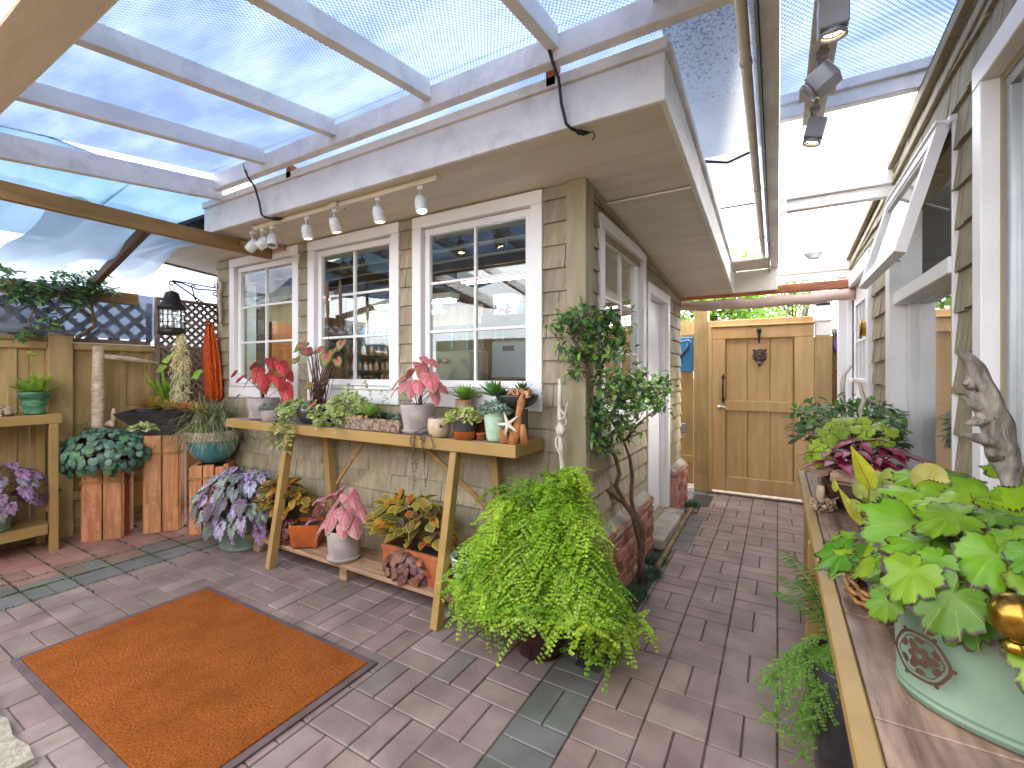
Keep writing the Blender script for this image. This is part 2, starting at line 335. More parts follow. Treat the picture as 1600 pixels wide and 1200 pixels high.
# paving stain variation is in the tint of each brick
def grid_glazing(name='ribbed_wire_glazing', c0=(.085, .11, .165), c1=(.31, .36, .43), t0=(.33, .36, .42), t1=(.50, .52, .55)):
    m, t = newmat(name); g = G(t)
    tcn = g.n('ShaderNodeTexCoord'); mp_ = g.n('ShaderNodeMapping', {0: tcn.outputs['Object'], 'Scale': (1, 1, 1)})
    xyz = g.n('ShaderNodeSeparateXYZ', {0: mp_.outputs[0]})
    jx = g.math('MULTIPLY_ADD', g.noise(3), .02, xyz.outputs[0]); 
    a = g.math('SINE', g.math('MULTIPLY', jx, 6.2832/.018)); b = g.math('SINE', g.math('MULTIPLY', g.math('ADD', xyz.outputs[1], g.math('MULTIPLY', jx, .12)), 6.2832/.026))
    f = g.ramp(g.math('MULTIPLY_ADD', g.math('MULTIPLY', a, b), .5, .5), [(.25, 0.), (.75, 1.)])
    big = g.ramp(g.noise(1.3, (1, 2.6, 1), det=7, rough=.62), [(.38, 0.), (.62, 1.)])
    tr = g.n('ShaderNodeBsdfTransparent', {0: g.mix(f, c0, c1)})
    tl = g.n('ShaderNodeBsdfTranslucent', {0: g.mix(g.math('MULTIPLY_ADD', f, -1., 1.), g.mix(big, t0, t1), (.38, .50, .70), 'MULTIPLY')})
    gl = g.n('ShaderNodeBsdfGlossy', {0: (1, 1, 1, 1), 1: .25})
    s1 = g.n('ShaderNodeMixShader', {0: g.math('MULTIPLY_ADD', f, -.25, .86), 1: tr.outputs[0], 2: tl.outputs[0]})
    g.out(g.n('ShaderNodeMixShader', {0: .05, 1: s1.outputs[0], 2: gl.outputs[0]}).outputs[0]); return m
M['mesh'] = grid_glazing()
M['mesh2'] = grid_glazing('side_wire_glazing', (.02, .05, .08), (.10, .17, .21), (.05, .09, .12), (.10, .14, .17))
def sheet(name, ct, ctl, fac, speck=None):
    m, t = newmat(name); g = G(t)
    c1 = ct; c2 = ctl; ff = g.math('MULTIPLY_ADD', g.noise(2.5, det=5), .5, fac-.25)
    tr = g.n('ShaderNodeBsdfTransparent', {0: (*c1, 1)})
    if speck:
        yy = g.n('ShaderNodeSeparateXYZ', {0: g.n('ShaderNodeTexCoord').outputs['Object']}).outputs[1]
        k2 = g.math('MAXIMUM', g.math('MINIMUM', g.math('MULTIPLY_ADD', yy, -.9, -.55), 1.), 0.); th = g.math('MULTIPLY_ADD', k2, .17, .36)
        k = g.math('MULTIPLY', g.math('MAXIMUM', g.math('MINIMUM', g.math('MULTIPLY', g.math('SUBTRACT', th, g.noise(70, det=6, rough=.75)), 14.), 1.), 0.), .8); c2 = g.mix(k, c2, (.12, .11, .10)); ff = g.math('MAXIMUM', ff, k)
    tl = g.n('ShaderNodeBsdfTranslucent', {0: c2 if not isinstance(c2, tuple) else (*c2, 1)})
    df = g.n('ShaderNodeBsdfDiffuse', {0: c2 if not isinstance(c2, tuple) else (*c2, 1)})
    s0 = g.n('ShaderNodeMixShader', {0: .3, 1: tl.outputs[0], 2: df.outputs[0]})
    s1 = g.n('ShaderNodeMixShader', {0: ff, 1: tr.outputs[0], 2: s0.outputs[0]})
    gl = g.n('ShaderNodeBsdfGlossy', {0: (1, 1, 1, 1), 1: .12})
    g.out(g.n('ShaderNodeMixShader', {0: .07, 1: s1.outputs[0], 2: gl.outputs[0]}).outputs[0]); return m
M['film'] = sheet('cloudy_plastic_film', (.5, .56, .66), (.52, .57, .65), .85)
M['film2'] = sheet('clear_plastic_film', (.34, .39, .48), (.22, .27, .36), .55)
M['film3'] = sheet('milky_plastic_film', (.34, .37, .44), (.36, .40, .47), .75)
M['dirtyglaze'] = sheet('dirty_clear_roofing', (.90, .90, .90), (.62, .62, .61), .62, True)
M['clearroof'] = sheet('clear_roofing', (.98, .99, 1), (.95, .97, 1), .2)
def glass(refl=.05, rough=.01, name='window_glass'):
    m, t = newmat(name); g = G(t)
    lw = g.n('ShaderNodeLayerWeight', {0: .5}); f = g.math('MINIMUM', g.math('MULTIPLY_ADD', g.math('POWER', lw.outputs[1], 4.), .9, refl), 1.)
    bn = g.n('ShaderNodeBump', {'Height': g.noise(2.5, det=1), 'Strength': .04, 'Distance': .01})
    tr = g.n('ShaderNodeBsdfTransparent', {0: (.93, .96, .95, 1)}); gl = g.n('ShaderNodeBsdfGlossy', {0: (1, 1, 1, 1), 1: rough, 'Normal': bn.outputs[0]})
    g.out(g.n('ShaderNodeMixShader', {0: f, 1: tr.outputs[0], 2: gl.outputs[0]}).outputs[0]); return m
M['glass'] = glass()
M['glass2'] = glass(.22, .01, 'reflective_window_glass')
M['lanternglass'] = glass(.1, .05, 'lantern_glass')
def mat_fibre():
    m, t = newmat('rust_doormat_fibre'); g = G(t)
    n1 = g.noise(120, det=5, rough=.8); n2 = g.noise(4, det=8, rough=.75)
    c = g.mix(g.ramp(n1, [(.34, 0.), (.62, 1.)]), s2l('42200c'), s2l('b0642e')); c = g.mix(g.ramp(n2, [(.38, 0.), (.66, .65)]), c, s2l('6b3712'))
    b = g.n('ShaderNodeBsdfPrincipled', {'Base Color': c, 'Roughness': .95, 'Specular IOR Level': .1, 'Normal': g.n('ShaderNodeBump', {'Height': n1, 'Strength': 1., 'Distance': .006}).outputs[0]})
    g.out(b.outputs[0]); return m
M['mat'] = mat_fibre()
M['matedge'] = pm('mat_rubber_edge', s2l('5e4e50'), s2l('4a3d3f'), 10, rough=.6)
# ================= SETTING =================
g_ = MB(); g_.add([(-80, -60, -.05), (80, -60, -.05), (80, 120, -.05), (-80, 120, -.05)], [[0, 1, 2, 3]])
g_.build('ground', M['earth'], kind='structure')
# ---- brick paving, basket weave, brick by brick ----
MOD = .2235
pv = MB(); jt = MB()
jt.add([(-5.6, -.9, -.008), (.95, -.9, -.008), (.95, 5.75, -.008), (-5.6, 5.75, -.008)], [[0, 1, 2, 3]])
for i in range(-25, 4):
    for j in range(-4, 25):
        x0 = i*MOD; y0 = j*MOD
        if x0 < -.95 and y0 > 2.3: continue
        if x0 > .62: continue
        if -.83 < x0+.02 < -.67 and y0 > 1.95: continue
        for h in (0, 1):
            if (i+j) % 2: a = (x0+h*MOD/2, y0, x0+(h+1)*MOD/2, y0+MOD)
            else: a = (x0, y0+h*MOD/2, x0+MOD, y0+(h+1)*MOD/2)
            cx = (a[0]+a[2])/2
            if cx < -4.15: t = jit((1.28, .92, .88), .14, .06)
            elif cx < -3.85: t = jit((.62, .86, .95), .14, .07) if R.random() < .7 else jit((.9, .95, .9), .1)
            elif -.93 < cx < -.67: t = jit((.55, .74, .78), .14, .05)
            elif cx < -.9: t = jit((.93, .90, .93), .15, .05) if R.random() < .97 else jit((.74, .84, .87), .1)
            else: t = jit((1.03, .97, .95), .11, .04)
            g = .0022+u(0, .0012); z = u(-.0018, .0018)
            pv.box((a[0]+g, a[1]+g, -.04), (a[2]-g, a[3]-g, z), .0035, tint=t)
jt.build('paving_joints', M['joint'], kind='structure')
pv.build('brick_paving', M['paver'], kind='structure')
# slate slab by the door and timber edging
sl = MB()
for k in range(5): sl.box((-.69, 3.62+k*.2, -.03), (-.585, 3.815+k*.2, .004), .003, tint=jit((.5, .68, .74), .12))
sl.build('slate_strip', M['paver'], kind='structure')
ms = MB()
for k in range(2600):
    if R.random() < .6:
        x = -4.02+MOD*R.choice([-1, 0, 0, 0, 1])+u(-.008, .008); y = u(.2, 2.0)
    else: x = u(-4.9, -3.6); y = MOD*R.randint(1, 9)+u(-.006, .006)
    for q in range(3):
        p = V((x+u(-.008, .008), y+u(-.008, .008), -.002)); d = V((u(-.6, .6), u(-.6, .6), 1)).normalized()*u(.006, .014); sdd = V((u(-1, 1), u(-1, 1), 0)).normalized()*.0022
        ms.add([p-sdd, p+sdd, p+d], [[0, 1, 2]])
tag(ms.build('joint_moss', M['moss']), 'green moss and tiny grass growing in the paving joints', 'moss', kind='stuff')

lt = MB()
for k in range(420):
    x = u(-4.8, .5); y = u(.2, 5.3)
    if R.random() < .45: x, y = R.choice([(-2.4, 2.0), (-3.5, 1.75), (-1.0, 1.8), (-4.5, 1.6), (-.72, 2.8)]); x += R.gauss(0, .35); y += R.gauss(0, .2)
    if (x < -.9 and y > 2.25) or (-3.1 < x < -1.58 and .64 < y < 1.52): continue
    g = u(0, 6.28); r = u(.002, .007); d = V((math.cos(g), math.sin(g), 0)); n_ = V((-d.y, d.x, 0)); c = V((x, y, .0035)); z_ = V((0, 0, u(.0005, .003)))
    lt.add([c-d*r, c+n_*r*.5+z_, c+d*r, c-n_*r*.45], [[0, 1, 2, 3]], tint=R.choice([(.16, .09, .04), (.30, .22, .10), (.08, .05, .03), (.20, .26, .06), (.4, .34, .24)]))
tag(lt.build('leaf_litter', pm('dry_litter', (1, 1, 1), (.8, .8, .8), 20, tint=True, bump=0)), 'tiny dry leaf bits and soil crumbs scattered over the brick paving', 'litter', kind='stuff')
def wm(f):      # wall mapping: f(a,n,z)->world point ; returns box builder
    def bx(Mb, a0, a1, n0, n1, z0, z1, b=.003, mi=0, tint=None):
        p = V(f(a0, n0, z0)); q = V(f(a1, n1, z1)); Mb.box(p, q, b, mi, tint=tint)
    return bx
fw = lambda a, n, z: (a, 2.3-n, z)           # front wall of the shop
sw = lambda a, n, z: (-.9+n, a, z)           # side wall of the shop
rw = lambda a, n, z: (.6-n, a, z)            # wall of the right building
def holes(rects, r):
    """subtract openings from rectangle r=(a0,a1,z0,z1)"""
    out = [r]
    for o in rects:
        nx_ = []
        for q in out:
            a0, a1, z0, z1 = q
            if o[1] <= a0 or o[0] >= a1 or o[3] <= z0 or o[2] >= z1: nx_.append(q); continue
            if o[0] > a0: nx_.append((a0, o[0], z0, z1))
            if o[1] < a1: nx_.append((o[1], a1, z0, z1))
            m0, m1 = max(a0, o[0]), min(a1, o[1])
            if o[2] > z0: nx_.append((m0, m1, z0, o[2]))
            if o[3] < z1: nx_.append((m0, m1, o[3], z1))
        out = nx_
    return out
def shingles(Mb, f, a0, a1, z0, z1, op, ex=.127, wd=(.09, .2), ztop=None, tone=(1, 1, 1), off=0, thick=.016, rag=.0):
    z = z0
    while z < z1:
        a = a0-u(0, .08)
        while a < a1:
            w_ = u(*wd); p0, p1 = max(a, a0), min(a+w_-.003, a1); a += w_
            if p1-p0 < .012: continue
            t = jit(tone, .13, .04); rg = u(-rag, rag); th = thick+u(-.003, .004)
            for (b0, b1, c0, c1) in holes(op, (p0, p1, z+rg, z+ex+.004)):
                if ztop: 
                    c1 = min(c1, ztop((b0+b1)/2))
                if c1-c0 < .006: continue
                n0 = th-(th-.004)*(c0-z)/ex; n1 = th-(th-.004)*(c1-z)/ex
                v = [f(b0, n0, c0), f(b1, n0, c0), f(b1, n1, c1), f(b0, n1, c1), f(b0, 0, c0), f(b1, 0, c0), f(b1, 0, c1), f(b0, 0, c1)]
                Mb.add(v, [[0, 1, 2, 3], [4, 5, 1, 0], [4, 0, 3, 7], [1, 5, 6, 2]], tint=t)
        z += ex
def backing(Mb, f, a0, a1, z0, z1, op, n0=-.1, n1=0):
    bx = wm(f)
    for r in holes(op, (a0, a1, z0, z1)): bx(Mb, r[0], r[1], n0, n1, r[2], r[3], 0)
def window(parent, f, a0, a1, z0, z1, tr=.075, sash=.048, cols=2, rows=3, gm=None, sill=True, depth=.03, trimbot=.10):
    bx = wm(f); w1 = MB()
    # outer trim
    bx(w1, a0, a1, -.05, depth, z1-tr, z1); bx(w1, a0, a0+tr, -.05, depth-.002, z0+trimbot, z1-tr-.0005); bx(w1, a1-tr, a1, -.05, depth-.002, z0+trimbot, z1-tr-.0005)
    bx(w1, a0, a1, -.05, depth+.001, z0, z0+trimbot-.001)
    if sill: bx(w1, a0+tr*.7, a1-tr*.7, -.05, depth+.02, z0+trimbot, z0+trimbot+.022)
    i0, i1, j0, j1 = a0+tr, a1-tr, z0+trimbot+.022, z1-tr
    wo_ = w1.build('window', M['white'], parent)
    s1 = MB(); g = .004
    bx(s1, i0+g, i1-g, -.04, -.006, j1-sash, j1-g); bx(s1, i0+g, i1-g, -.04, -.006, j0+g, j0+sash)
    bx(s1, i0+g, i0+sash, -.039, -.0065, j0+sash, j1-sash); bx(s1, i1-sash, i1-g, -.039, -.0065, j0+sash, j1-sash)
    s1.build('sash', M['white'], wo_)
    m1 = MB(); k0, k1, l0, l1 = i0+sash, i1-sash, j0+sash, j1-sash
    for c in range(1, cols):
        x = k0+(k1-k0)*c/cols; bx(m1, x-.009, x+.009, -.036, -.012, l0, l1)
    for r in range(1, rows):
        z = l0+(l1-l0)*r/rows; bx(m1, k0, k1, -.034, -.013, z-.009, z+.009)
    m1.build('glazing_bars', M['white'], wo_)
    p1 = MB(); bx(p1, k0, k1, -.0255, -.0235, l0, l1, 0); p1.build('pane', gm or M['glass'], wo_)
    return wo_
# ================= THE SHOP (middle building) =================
shop = thing('garden_shop', 'small olive shingled garden shop with three white paned windows and a wide soffit', 'building', (-2.7, 2.3, 0))
zsof = lambda y: 2.42-.083*(y-1.84)
W3 = [(-4.30, -3.305), (-3.185, -2.217), (-2.096, -1.134)]
opF = [(a+.06, b-.06, 1.24, 2.30) for a, b in W3]
opFs = [(a+.01, b-.01, 1.13, 2.36) for a, b in W3]
wl = MB(); backing(wl, fw, -4.53, -1.0, 0, 2.38, opF); wl.build('front_wall', M['trimtan'], shop)
sh = MB(); shingles(sh, fw, -4.53, -.985, .02, 1.10, opFs, ztop=lambda a: 2.378, thick=.021); shingles(sh, fw, -4.53, -.985, 1.036+.127, 2.38, opFs, wd=(.16, .34), ztop=lambda a: 2.378, thick=.022); shingles(sh, fw, -4.53, -.985, 1.036, 1.15, opFs, wd=(.1, .2), thick=.021); sh.build('front_shingles', M['shingle'], shop)
opS = [(2.57, 3.48, 1.0, 2.20), (3.68, 4.38, .1, 2.0)]; opSs = [(2.52, 3.53, .98, 2.25), (3.62, 4.44, .08, 2.05)]
wl = MB(); backing(wl, sw, 2.30, 5.08, 0, 2.15, opS)
wl.box((-1.0, 2.3, 2.15), (-.9, 4.2, 2.22), 0); wl.build('side_wall', M['trimtan'], shop)
sh = MB(); shingles(sh, sw, 2.38, 5.08, .02, 2.4, opSs, thick=.02, ztop=lambda a: zsof(a)-.004); sh.build('side_shingles', M['shingle'], shop)
cb = MB(); cb.box((-.985, 2.268, 0), (-.872, 2.3, 2.382)); cb.box((-.9, 2.3005, 0), (-.872, 2.385, 2.37)); cb.build('corner_board', M['trimtan'], shop)
cb = MB(); cb.bar((-.885, 2.39, zsof(2.39)-.022), (-.885, 5.08, zsof(5.08)-.022), .03, .035); cb.build('frieze_board', M['trimtan'], shop)
ww = [window(shop, fw, a, b, 1.13, 2.372) for a, b in W3]
window(shop, sw, 2.506, 3.55, .98, 2.268, gm=M['glass2'])
# side door
dr = MB(); bx = wm(sw)
bx(dr, 3.61, 3.69, -.1, .028, .1, 1.985); bx(dr, 4.37, 4.45, -.1, .028, .1, 1.985); bx(dr, 3.61, 4.45, -.1, .03, 1.985, 2.065)
bx(dr, 3.69, 3.71, -.1, -.01, .1, 1.985); bx(dr, 4.35, 4.37, -.1, -.01, .1, 1.985)
d_ = dr.build('door_frame', M['white'], shop)
dl = MB(); bx(dl, 3.74, 4.345, -.09, -.05, .11, 1.975)
for z0, z1 in ((.2, .9), (1.0, 1.85)):
    bx(dl, 3.84, 4.25, -.055, -.046, z0, z1, .004)
d2 = dl.build('door', M['white'], shop)
for z in (.28, 1.72):
    hg = MB(); hg.box((-.935, 3.712, z), (-.888, 3.735, z+.09), .002); hg.tube([(-.885, 3.722, z-.004), (-.885, 3.722, z+.094)], .006); hg.build('hinge', M['hinge'], d2)
# soffit and fascia
sf = MB()
def slab(Mb, pts, th, mi=0, tint=None):
    b = [V(p) for p in pts]; t = [p+V((0, 0, th)) for p in b]; n = len(b)
    Mb.add(b+t, [list(range(n))[::-1], list(range(n, 2*n))]+[[i, (i+1) % n, n+(i+1) % n, n+i] for i in range(n)], mi, tint=tint)
Z = zsof
slab(sf, [(-5.05, 1.84, Z(1.84)), (-.40, 1.84, Z(1.84)), (-.40, 2.62, Z(2.62)), (-5.05, 2.62, Z(2.62))], .02)
slab(sf, [(-.92, 2.63, Z(2.63)), (-.40, 2.63, Z(2.63)), (-.40, 5.1, Z(5.1)), (-.92, 5.1, Z(5.1))], .02)
sf.build('soffit', M['soffit'], shop)
st = MB(); st.bar((-.89, 2.64, Z(2.64)-.008), (-.40, 2.64, Z(2.64)-.008), .09, .012); st.build('soffit_batten', M['soffit'], shop)
rf = MB(); slab(rf, [(-5.05, 1.86, Z(1.86)+.14), (-.40, 1.86, Z(1.86)+.14), (-.40, 5.1, Z(5.1)+.14), (-5.05, 5.1, Z(5.1)+.14)], .03)
rf.build('roof', M['shingle_old'], shop)
fa = MB(); fa.box((-3.78, 1.815, 2.405), (-.375, 1.84, 2.595)); fa.box((-3.78, 1.80, 2.5955), (-.365, 1.845, 2.64), .002)
fa.build('front_fascia', M['white2'], shop)
fa = MB(); fa.bar((-.388, 1.845, Z(1.845)+.085), (-.388, 5.08, Z(5.08)+.085), .025, .19); fa.bar((-.38, 1.845, Z(1.845)+.205), (-.38, 5.08, Z(5.08)+.205), .045, .04)
fa.build('side_fascia', M['white2'], shop)
fa = MB(); fa.bar((-5.05, 1.845, Z(1.845)+.06), (-5.05, 5.08, Z(5.08)+.06), .025, .15); fa.build('back_fascia', M['lattice'], shop)
fa = MB(); fa.box((-.41, 5.07, 2.15), (.0, 5.1, 2.36)); fa.build('end_panel', M['soffit'], shop)
# brick plinths
def plinth(y0, y1):
    b = MB(); z = .0; k = 0
    b.box((-.9, y0+.012, 0), (-.823, y1-.012, .385), 0, mi=1)
    while z < .37:
        y = y0-(.1 if k % 2 else 0)
        while y < y1:
            a, c = max(y, y0), min(y+.2, y1)
            if c-a > .02:
                t = jit((1, .95, .9), .25, .1) if R.random() < .6 else jit((1.45, 1.9, 2.1), .15)
                b.box((-.895, a+.004, z+.004), (-.812+u(-.003, .003), c-.006, z+.062), .005, tint=t)
            y += .208
        z += .07; k += 1
    o = b.build('brick_plinth', [M['brick'], M['mortar']], shop)
    c = MB(); P4 = [(-.9, y0, .385), (-.808, y0, .385), (-.808, y1, .385), (-.9, y1, .385)]
    v = P4+[(-.9, y0, .46), (-.815, y0, .40), (-.815, y1, .40), (-.9, y1, .46)]
    c.add(v, [[0, 1, 2, 3], [4, 5, 6, 7], [0, 1, 5, 4], [1, 2, 6, 5], [2, 3, 7, 6]]); c.build('plinth_cap', M['concrete'], o)
plinth(2.32, 3.53); plinth(4.46, 5.05)
ds = MB(); ds.box((-1.0, 3.54, 0), (-.745, 4.45, .085), .012); ds.build('door_step', M['concrete'], shop)
te = MB(); te.box((-.735, 3.2, -.02), (-.705, 4.75, .03), .004, rot=Matrix.Rotation(.012, 4, 'Z')); te.build('timber_edging', M['fence_old'], shop)
# ---- room inside the shop ----
rm = MB(); rm.box((-4.5, 4.9, 0), (-.98, 5.0, 2.35), 0); rm.box((-4.53, 2.42, 0), (-4.45, 4.9, 2.3), 0)
rm.build('room_wall', M['roomwall'], shop)
rm = MB(); rm.box((-4.45, 2.42, .01), (-1.01, 4.9, .05), 0); rm.build('room_floor', M['rustlight'], shop)
rm = MB(); rm.box((-4.45, 2.42, 2.30), (-1.0, 4.9, 2.31), 0); rm.build('ceiling', M['roomwhite'], shop)
rm = MB()
for k in range(9):
    y = 2.55+k*.28; rm.box((-4.45, y, 2.235), (-1.0, y+.04, 2.299), .002)
rm.build('ceiling_joists', M['cedar'], shop)
ins = MB(); ins.box((-4.448, 2.43, .05), (-4.43, 2.60, 2.2), .002); ins.build('door_leaf', M['roomwhite'], shop)
ins = MB(); ins.box((-4.448, 2.605, .05), (-4.42, 2.72, 2.2), .002); ins.build('dark_post', M['darkwood'], shop)
op_ = MB(); op_.box((-4.448, 2.74, .3), (-4.40, 3.25, 1.86), .002)
tag(op_.build('plywood_screen', M['orangeply'], org=(-4.42, 3.0, 0)), 'orange varnished plywood screen seen through the left shop window', 'screen')
def tube_light(name, x, y, L, label, z=2.12, rot=0):
    t = thing(name, label, 'strip light', (x, y, z), 'strip lights inside the shop')
    a = MB(); a.box((x-L/2, y-.07, z), (x+L/2, y+.07, z+.06), .006); a.build('housing', M['lampwhite'], t)
    for s in (-.035, .035):
        b = MB(); b.tube([(x-L/2+.03, y+s, z-.015), (x+L/2-.03, y+s, z-.015)], .013); b.build('tube', M['tubeglow'], t)
tube_light('strip_light', -1.75, 3.1, 1.1, 'white fluorescent strip light behind the right shop window')
tube_light('strip_light', -3.3, 3.6, 1.1, 'white fluorescent strip light behind the middle shop window', 2.08)
tube_light('strip_light', -4.0, 2.9, .5, 'short strip light added to brighten the room behind the left shop window', 2.08)  # extra lamp, added to lift the light in the left of the room
tube_light('strip_light', -3.9, 4.3, .9, 'white strip light added to brighten the wall shelves in the shop', 2.1)  # another added lamp, lights the shelves behind the middle window
# cabinet, crates, shelves
t = thing('steel_cabinet', 'grey green steel cabinet with two round knobs behind the right window', 'cabinet', (-2.28, 3.0, 0))
a = MB(); a.box((-2.62, 2.8, .05), (-2.0, 3.3, 1.52), .01); a.build('body', M['metalbox'], t)
for s in (-2.30, -2.22):
    a = MB(); a.sphere((s, 2.785, 1.44), .022, 8); a.build('knob', M['steel'], t)
a = MB(); a.box((-2.43, 2.795, 1.36), (-2.37, 2.8, 1.47), .001); a.build('paper_note', M['white'], t)
t = thing('timber_rack', 'raw timber rack holding crates behind the right shop window', 'rack', (-1.6, 3.3, 0))
for x in (-2.02, -1.2):
    a = MB(); a.box((x-.03, 3.05, .05), (x+.03, 3.11, 1.95), .003); a.build('post', M['cedar'], t)
for z in (1.22, 1.72):
    a = MB(); a.box((-2.05, 3.02, z), (-1.1, 3.42, z+.08), .003); a.build('shelf', M['cedar'], t)
for k, (x, lb) in enumerate(((-1.83, 'pale blue crate on the rack, beside the rack post'), (-1.46, 'pale blue crate on the rack, nearer the shop corner'))):
    t = thing('storage_crate', lb, 'crate', (x, 3.2, 1.3), 'pale crates on the timber rack')
    a = MB(); a.box((x-.165, 3.08, 1.303), (x+.165, 3.38, 1.60), .012); a.build('bin', M['bluebox'], t)
    a = MB(); a.box((x-.05, 3.07, 1.52), (x+.05, 3.079, 1.56), .004); a.build('handle', M['bluebin'], t)
t = thing('cardboard_box', 'small white box with coloured print on the upper rack shelf', 'box', (-1.93, 3.2, 1.8))
a = MB(); a.box((-2.0, 3.12, 1.803), (-1.82, 3.3, 1.98), .003); a.build('carton', M['roomwhite'], t)
a = MB()
for k in range(14): x = u(-1.99, -1.84); z = u(1.81, 1.87); a.box((x, 3.116, z), (x+u(.008, .02), 3.1195, z+u(.01, .03)), 0, tint=R.choice([(.6, .1, .12), (.2, .12, .5), (.7, .5, .1), (.1, .1, .2)]))
a.build('printed_pattern', M['jarmix'], t)
a = MB(); a.box((-4.35, 4.86, 1.15), (-2.3, 4.885, 1.98), .003); a.build('back_board', M['darkgreen'], shop)
a = MB()
for x in (-3.75, -3.5, -3.2, -2.95): a.tube([(x, 4.8, .06), (x+.02, 4.82, 1.95)], .018)
tag(a.build('pole_bundle', M['tealglaze'], org=(-3.4, 4.8, .06)), 'teal poles leaning on the dark rear wall inside the shop', 'poles')
t = thing('wall_shelving', 'wooden wall shelves of bottles seen through the middle shop window', 'shelves', (-4.3, 4.0, 0))
for x in (3.45, 4.65):
    a = MB(); a.box((-4.44, x-.02, .3), (-4.16, x+.02, 2.15), .002); a.build('upright', M['cedar'], t)
for z in (.9, 1.17, 1.35, 1.53, 1.75): 
    a = MB(); a.box((-4.44, 3.471, z), (-4.16, 4.629, z+.025), .002); a.build('shelf', M['cedar'], t)
jcols = [(.05, .3, .4), (.04, .25, .22), (.7, .65, .6), (.45, .12, .2), (.6, .3, .35), (.35, .2, .12), (.06, .28, .5), (.75, .7, .62)]
base_j = {}
kk = 0
for z, n_, cs in ((.925, 8, (2, 4, 5)), (1.195, 12, (2, 3, 4, 7)), (1.375, 12, (3, 4, 5, 2)), (1.555, 9, (5, 2, 7)), (1.775, 10, (0, 1, 6))):
    for k in range(n_):
        x = 3.52+k*1.08/n_+u(-.01, .01); ci = R.choice(cs)
        t = thing('jar', 'small lidded jar among the bottles on the wall shelves inside the shop', 'jar', (-4.24, x, z), 'jars on the wall shelves')
        if ci not in base_j:
            a = MB(); a.lathe([(.001, 0), (.026, 0), (.027, .01), (.027, .075), (.016, .092), (.016, .1)], (-4.24, x, z), 12, tint=jcols[ci]); o1 = a.build('glass_body', M['jarmix'], t)
            a = MB(); a.lathe([(.018, .1), (.018, .118), (0, .118)], (-4.24, x, z), 12, tint=jcols[(ci*3+1) % 8]); o2 = a.build('lid', M['jarmix'], t)
            base_j[ci] = (o1, o2)
        else:
            for o in base_j[ci]:
                c = o.copy(); C.objects.link(c); c.parent = t
            s = u(.85, 1.25); t.scale = (s, s, s)

for k in range(9):
    x = -1.74+k*.068; t = thing('jar', 'small coloured jar in the row on the upper timber rack shelf inside the shop', 'jar', (x, 3.12, 1.803), 'jars on the timber rack')
    for o in base_j[R.choice(list(base_j))]:
        c = o.copy(); C.objects.link(c); c.parent = t
# ================= LEFT FENCE =================
fe = thing('board_fence', 'tan painted board fence with battens along the left side of the courtyard', 'fence', (-5.1, 1.4, 0))
def fboards(y0, y1, ztop, zb=.12):
    a = MB(); y = y0
    while y < y1:
        w_ = .17; e = min(y+w_, y1); a.box((-5.115, y+.002, zb), (-5.095+u(-.002, .002), e-.001, ztop), .003); y += w_
    y = y0+.11
    while y < y1-.05:
        a.box((-5.0945, y, zb), (-5.078, y+.05, ztop-.06), .003); y += .215
    return a
fboards(-1.2, 1.27, 1.60).build('board_panel', M['fence'], fe)
fboards(1.42, 2.72, 1.60).build('board_panel', M['fence'], fe)
a = MB(); a.box((-5.125, -1.6, -.04), (-5.10, 2.72, .125), .003); a.build('added_gap_board', M['fence_old'], fe)  # board added to block the sunlit gap under the fence boards
a = MB(); a.box((-5.13, 1.272, 0), (-5.02, 1.418, 1.66), .004); a.build('post', M['fence'], fe)
a = MB(); a.box((-5.13, -1.2, 1.54), (-5.055, 1.27, 1.60), .004); a.build('rail', M['fence'], fe)
a = MB(); a.box((-5.14, -1.2, 1.602), (-5.04, 1.27, 1.645), .004); a.build('cap_rail', M['fence_old'], fe)
a = MB(); a.box((-5.13, 1.42, 1.54), (-5.055, 2.0, 1.60), .004); a.build('rail', M['fence'], fe)
a = MB(); a.box((-5.12, 1.42, .28), (-5.06, 2.72, .36), .004); a.build('rail', M['fence'], fe)
def lattice(name, label, y0, y1, z0, z1, st, wd, parent_mat, frame=True, x=-5.09):
    t = thing(name, label, 'lattice', (x, (y0+y1)/2, z0))
    a = MB(); L = z1-z0; k = y0-L
    for sgn, dx in ((1, -.009), (-1, 0.0)):
        k = y0-L
        while k < y1:
            pts = []
            ya, yb = k, k+L
            s0 = max(0, (y0-ya)/L); s1 = min(1, (y1-ya)/L)
            if s1-s0 > .03:
                za = z0+L*s0 if sgn > 0 else z1-L*s0; zb_ = z0+L*s1 if sgn > 0 else z1-L*s1
                a.bar((x+dx, ya+L*s0, za), (x+dx, ya+L*s1, zb_), .007, wd, up=(1, 0, 0) if False else (0, 0, 1), b=.001)
            k += st
    a.build('slats', parent_mat, t)
    if not frame:
        b = MB(); b.box((x-.02, y0, z0-.025), (x+.015, y1, z0+.01), .003); b.box((x-.02, y1-.03, z0+.0105), (x+.015, y1+.01, z1), .003); b.build('frame', parent_mat, t)
    if frame:
        b = MB()
        b.box((x-.02, y0-.02, z0), (x+.02, y0+.015, z1+.02), .003); b.box((x-.02, y1-.015, z0), (x+.02, y1+.02, z1+.02), .003)
        b.box((x-.021, y0+.016, z1-.005), (x+.021, y1-.016, z1+.022), .003); b.build('frame', parent_mat, t)
    return t
lattice('lattice_panel', 'dark brown close lattice panel between the fence and the shop corner', 2.02, 2.72, .9, 2.04, .075, .026, M['lattice'], x=-5.05)
lattice('lattice_panel', 'wide open lattice on top of the fence behind plastic film', .2, 1.99, 1.63, 2.0, .155, .045, M['lattice'], False, x=-5.12)
a = MB(); a.box((-5.09, .5, 1.96), (-5.01, 1.86, 2.06), .004)
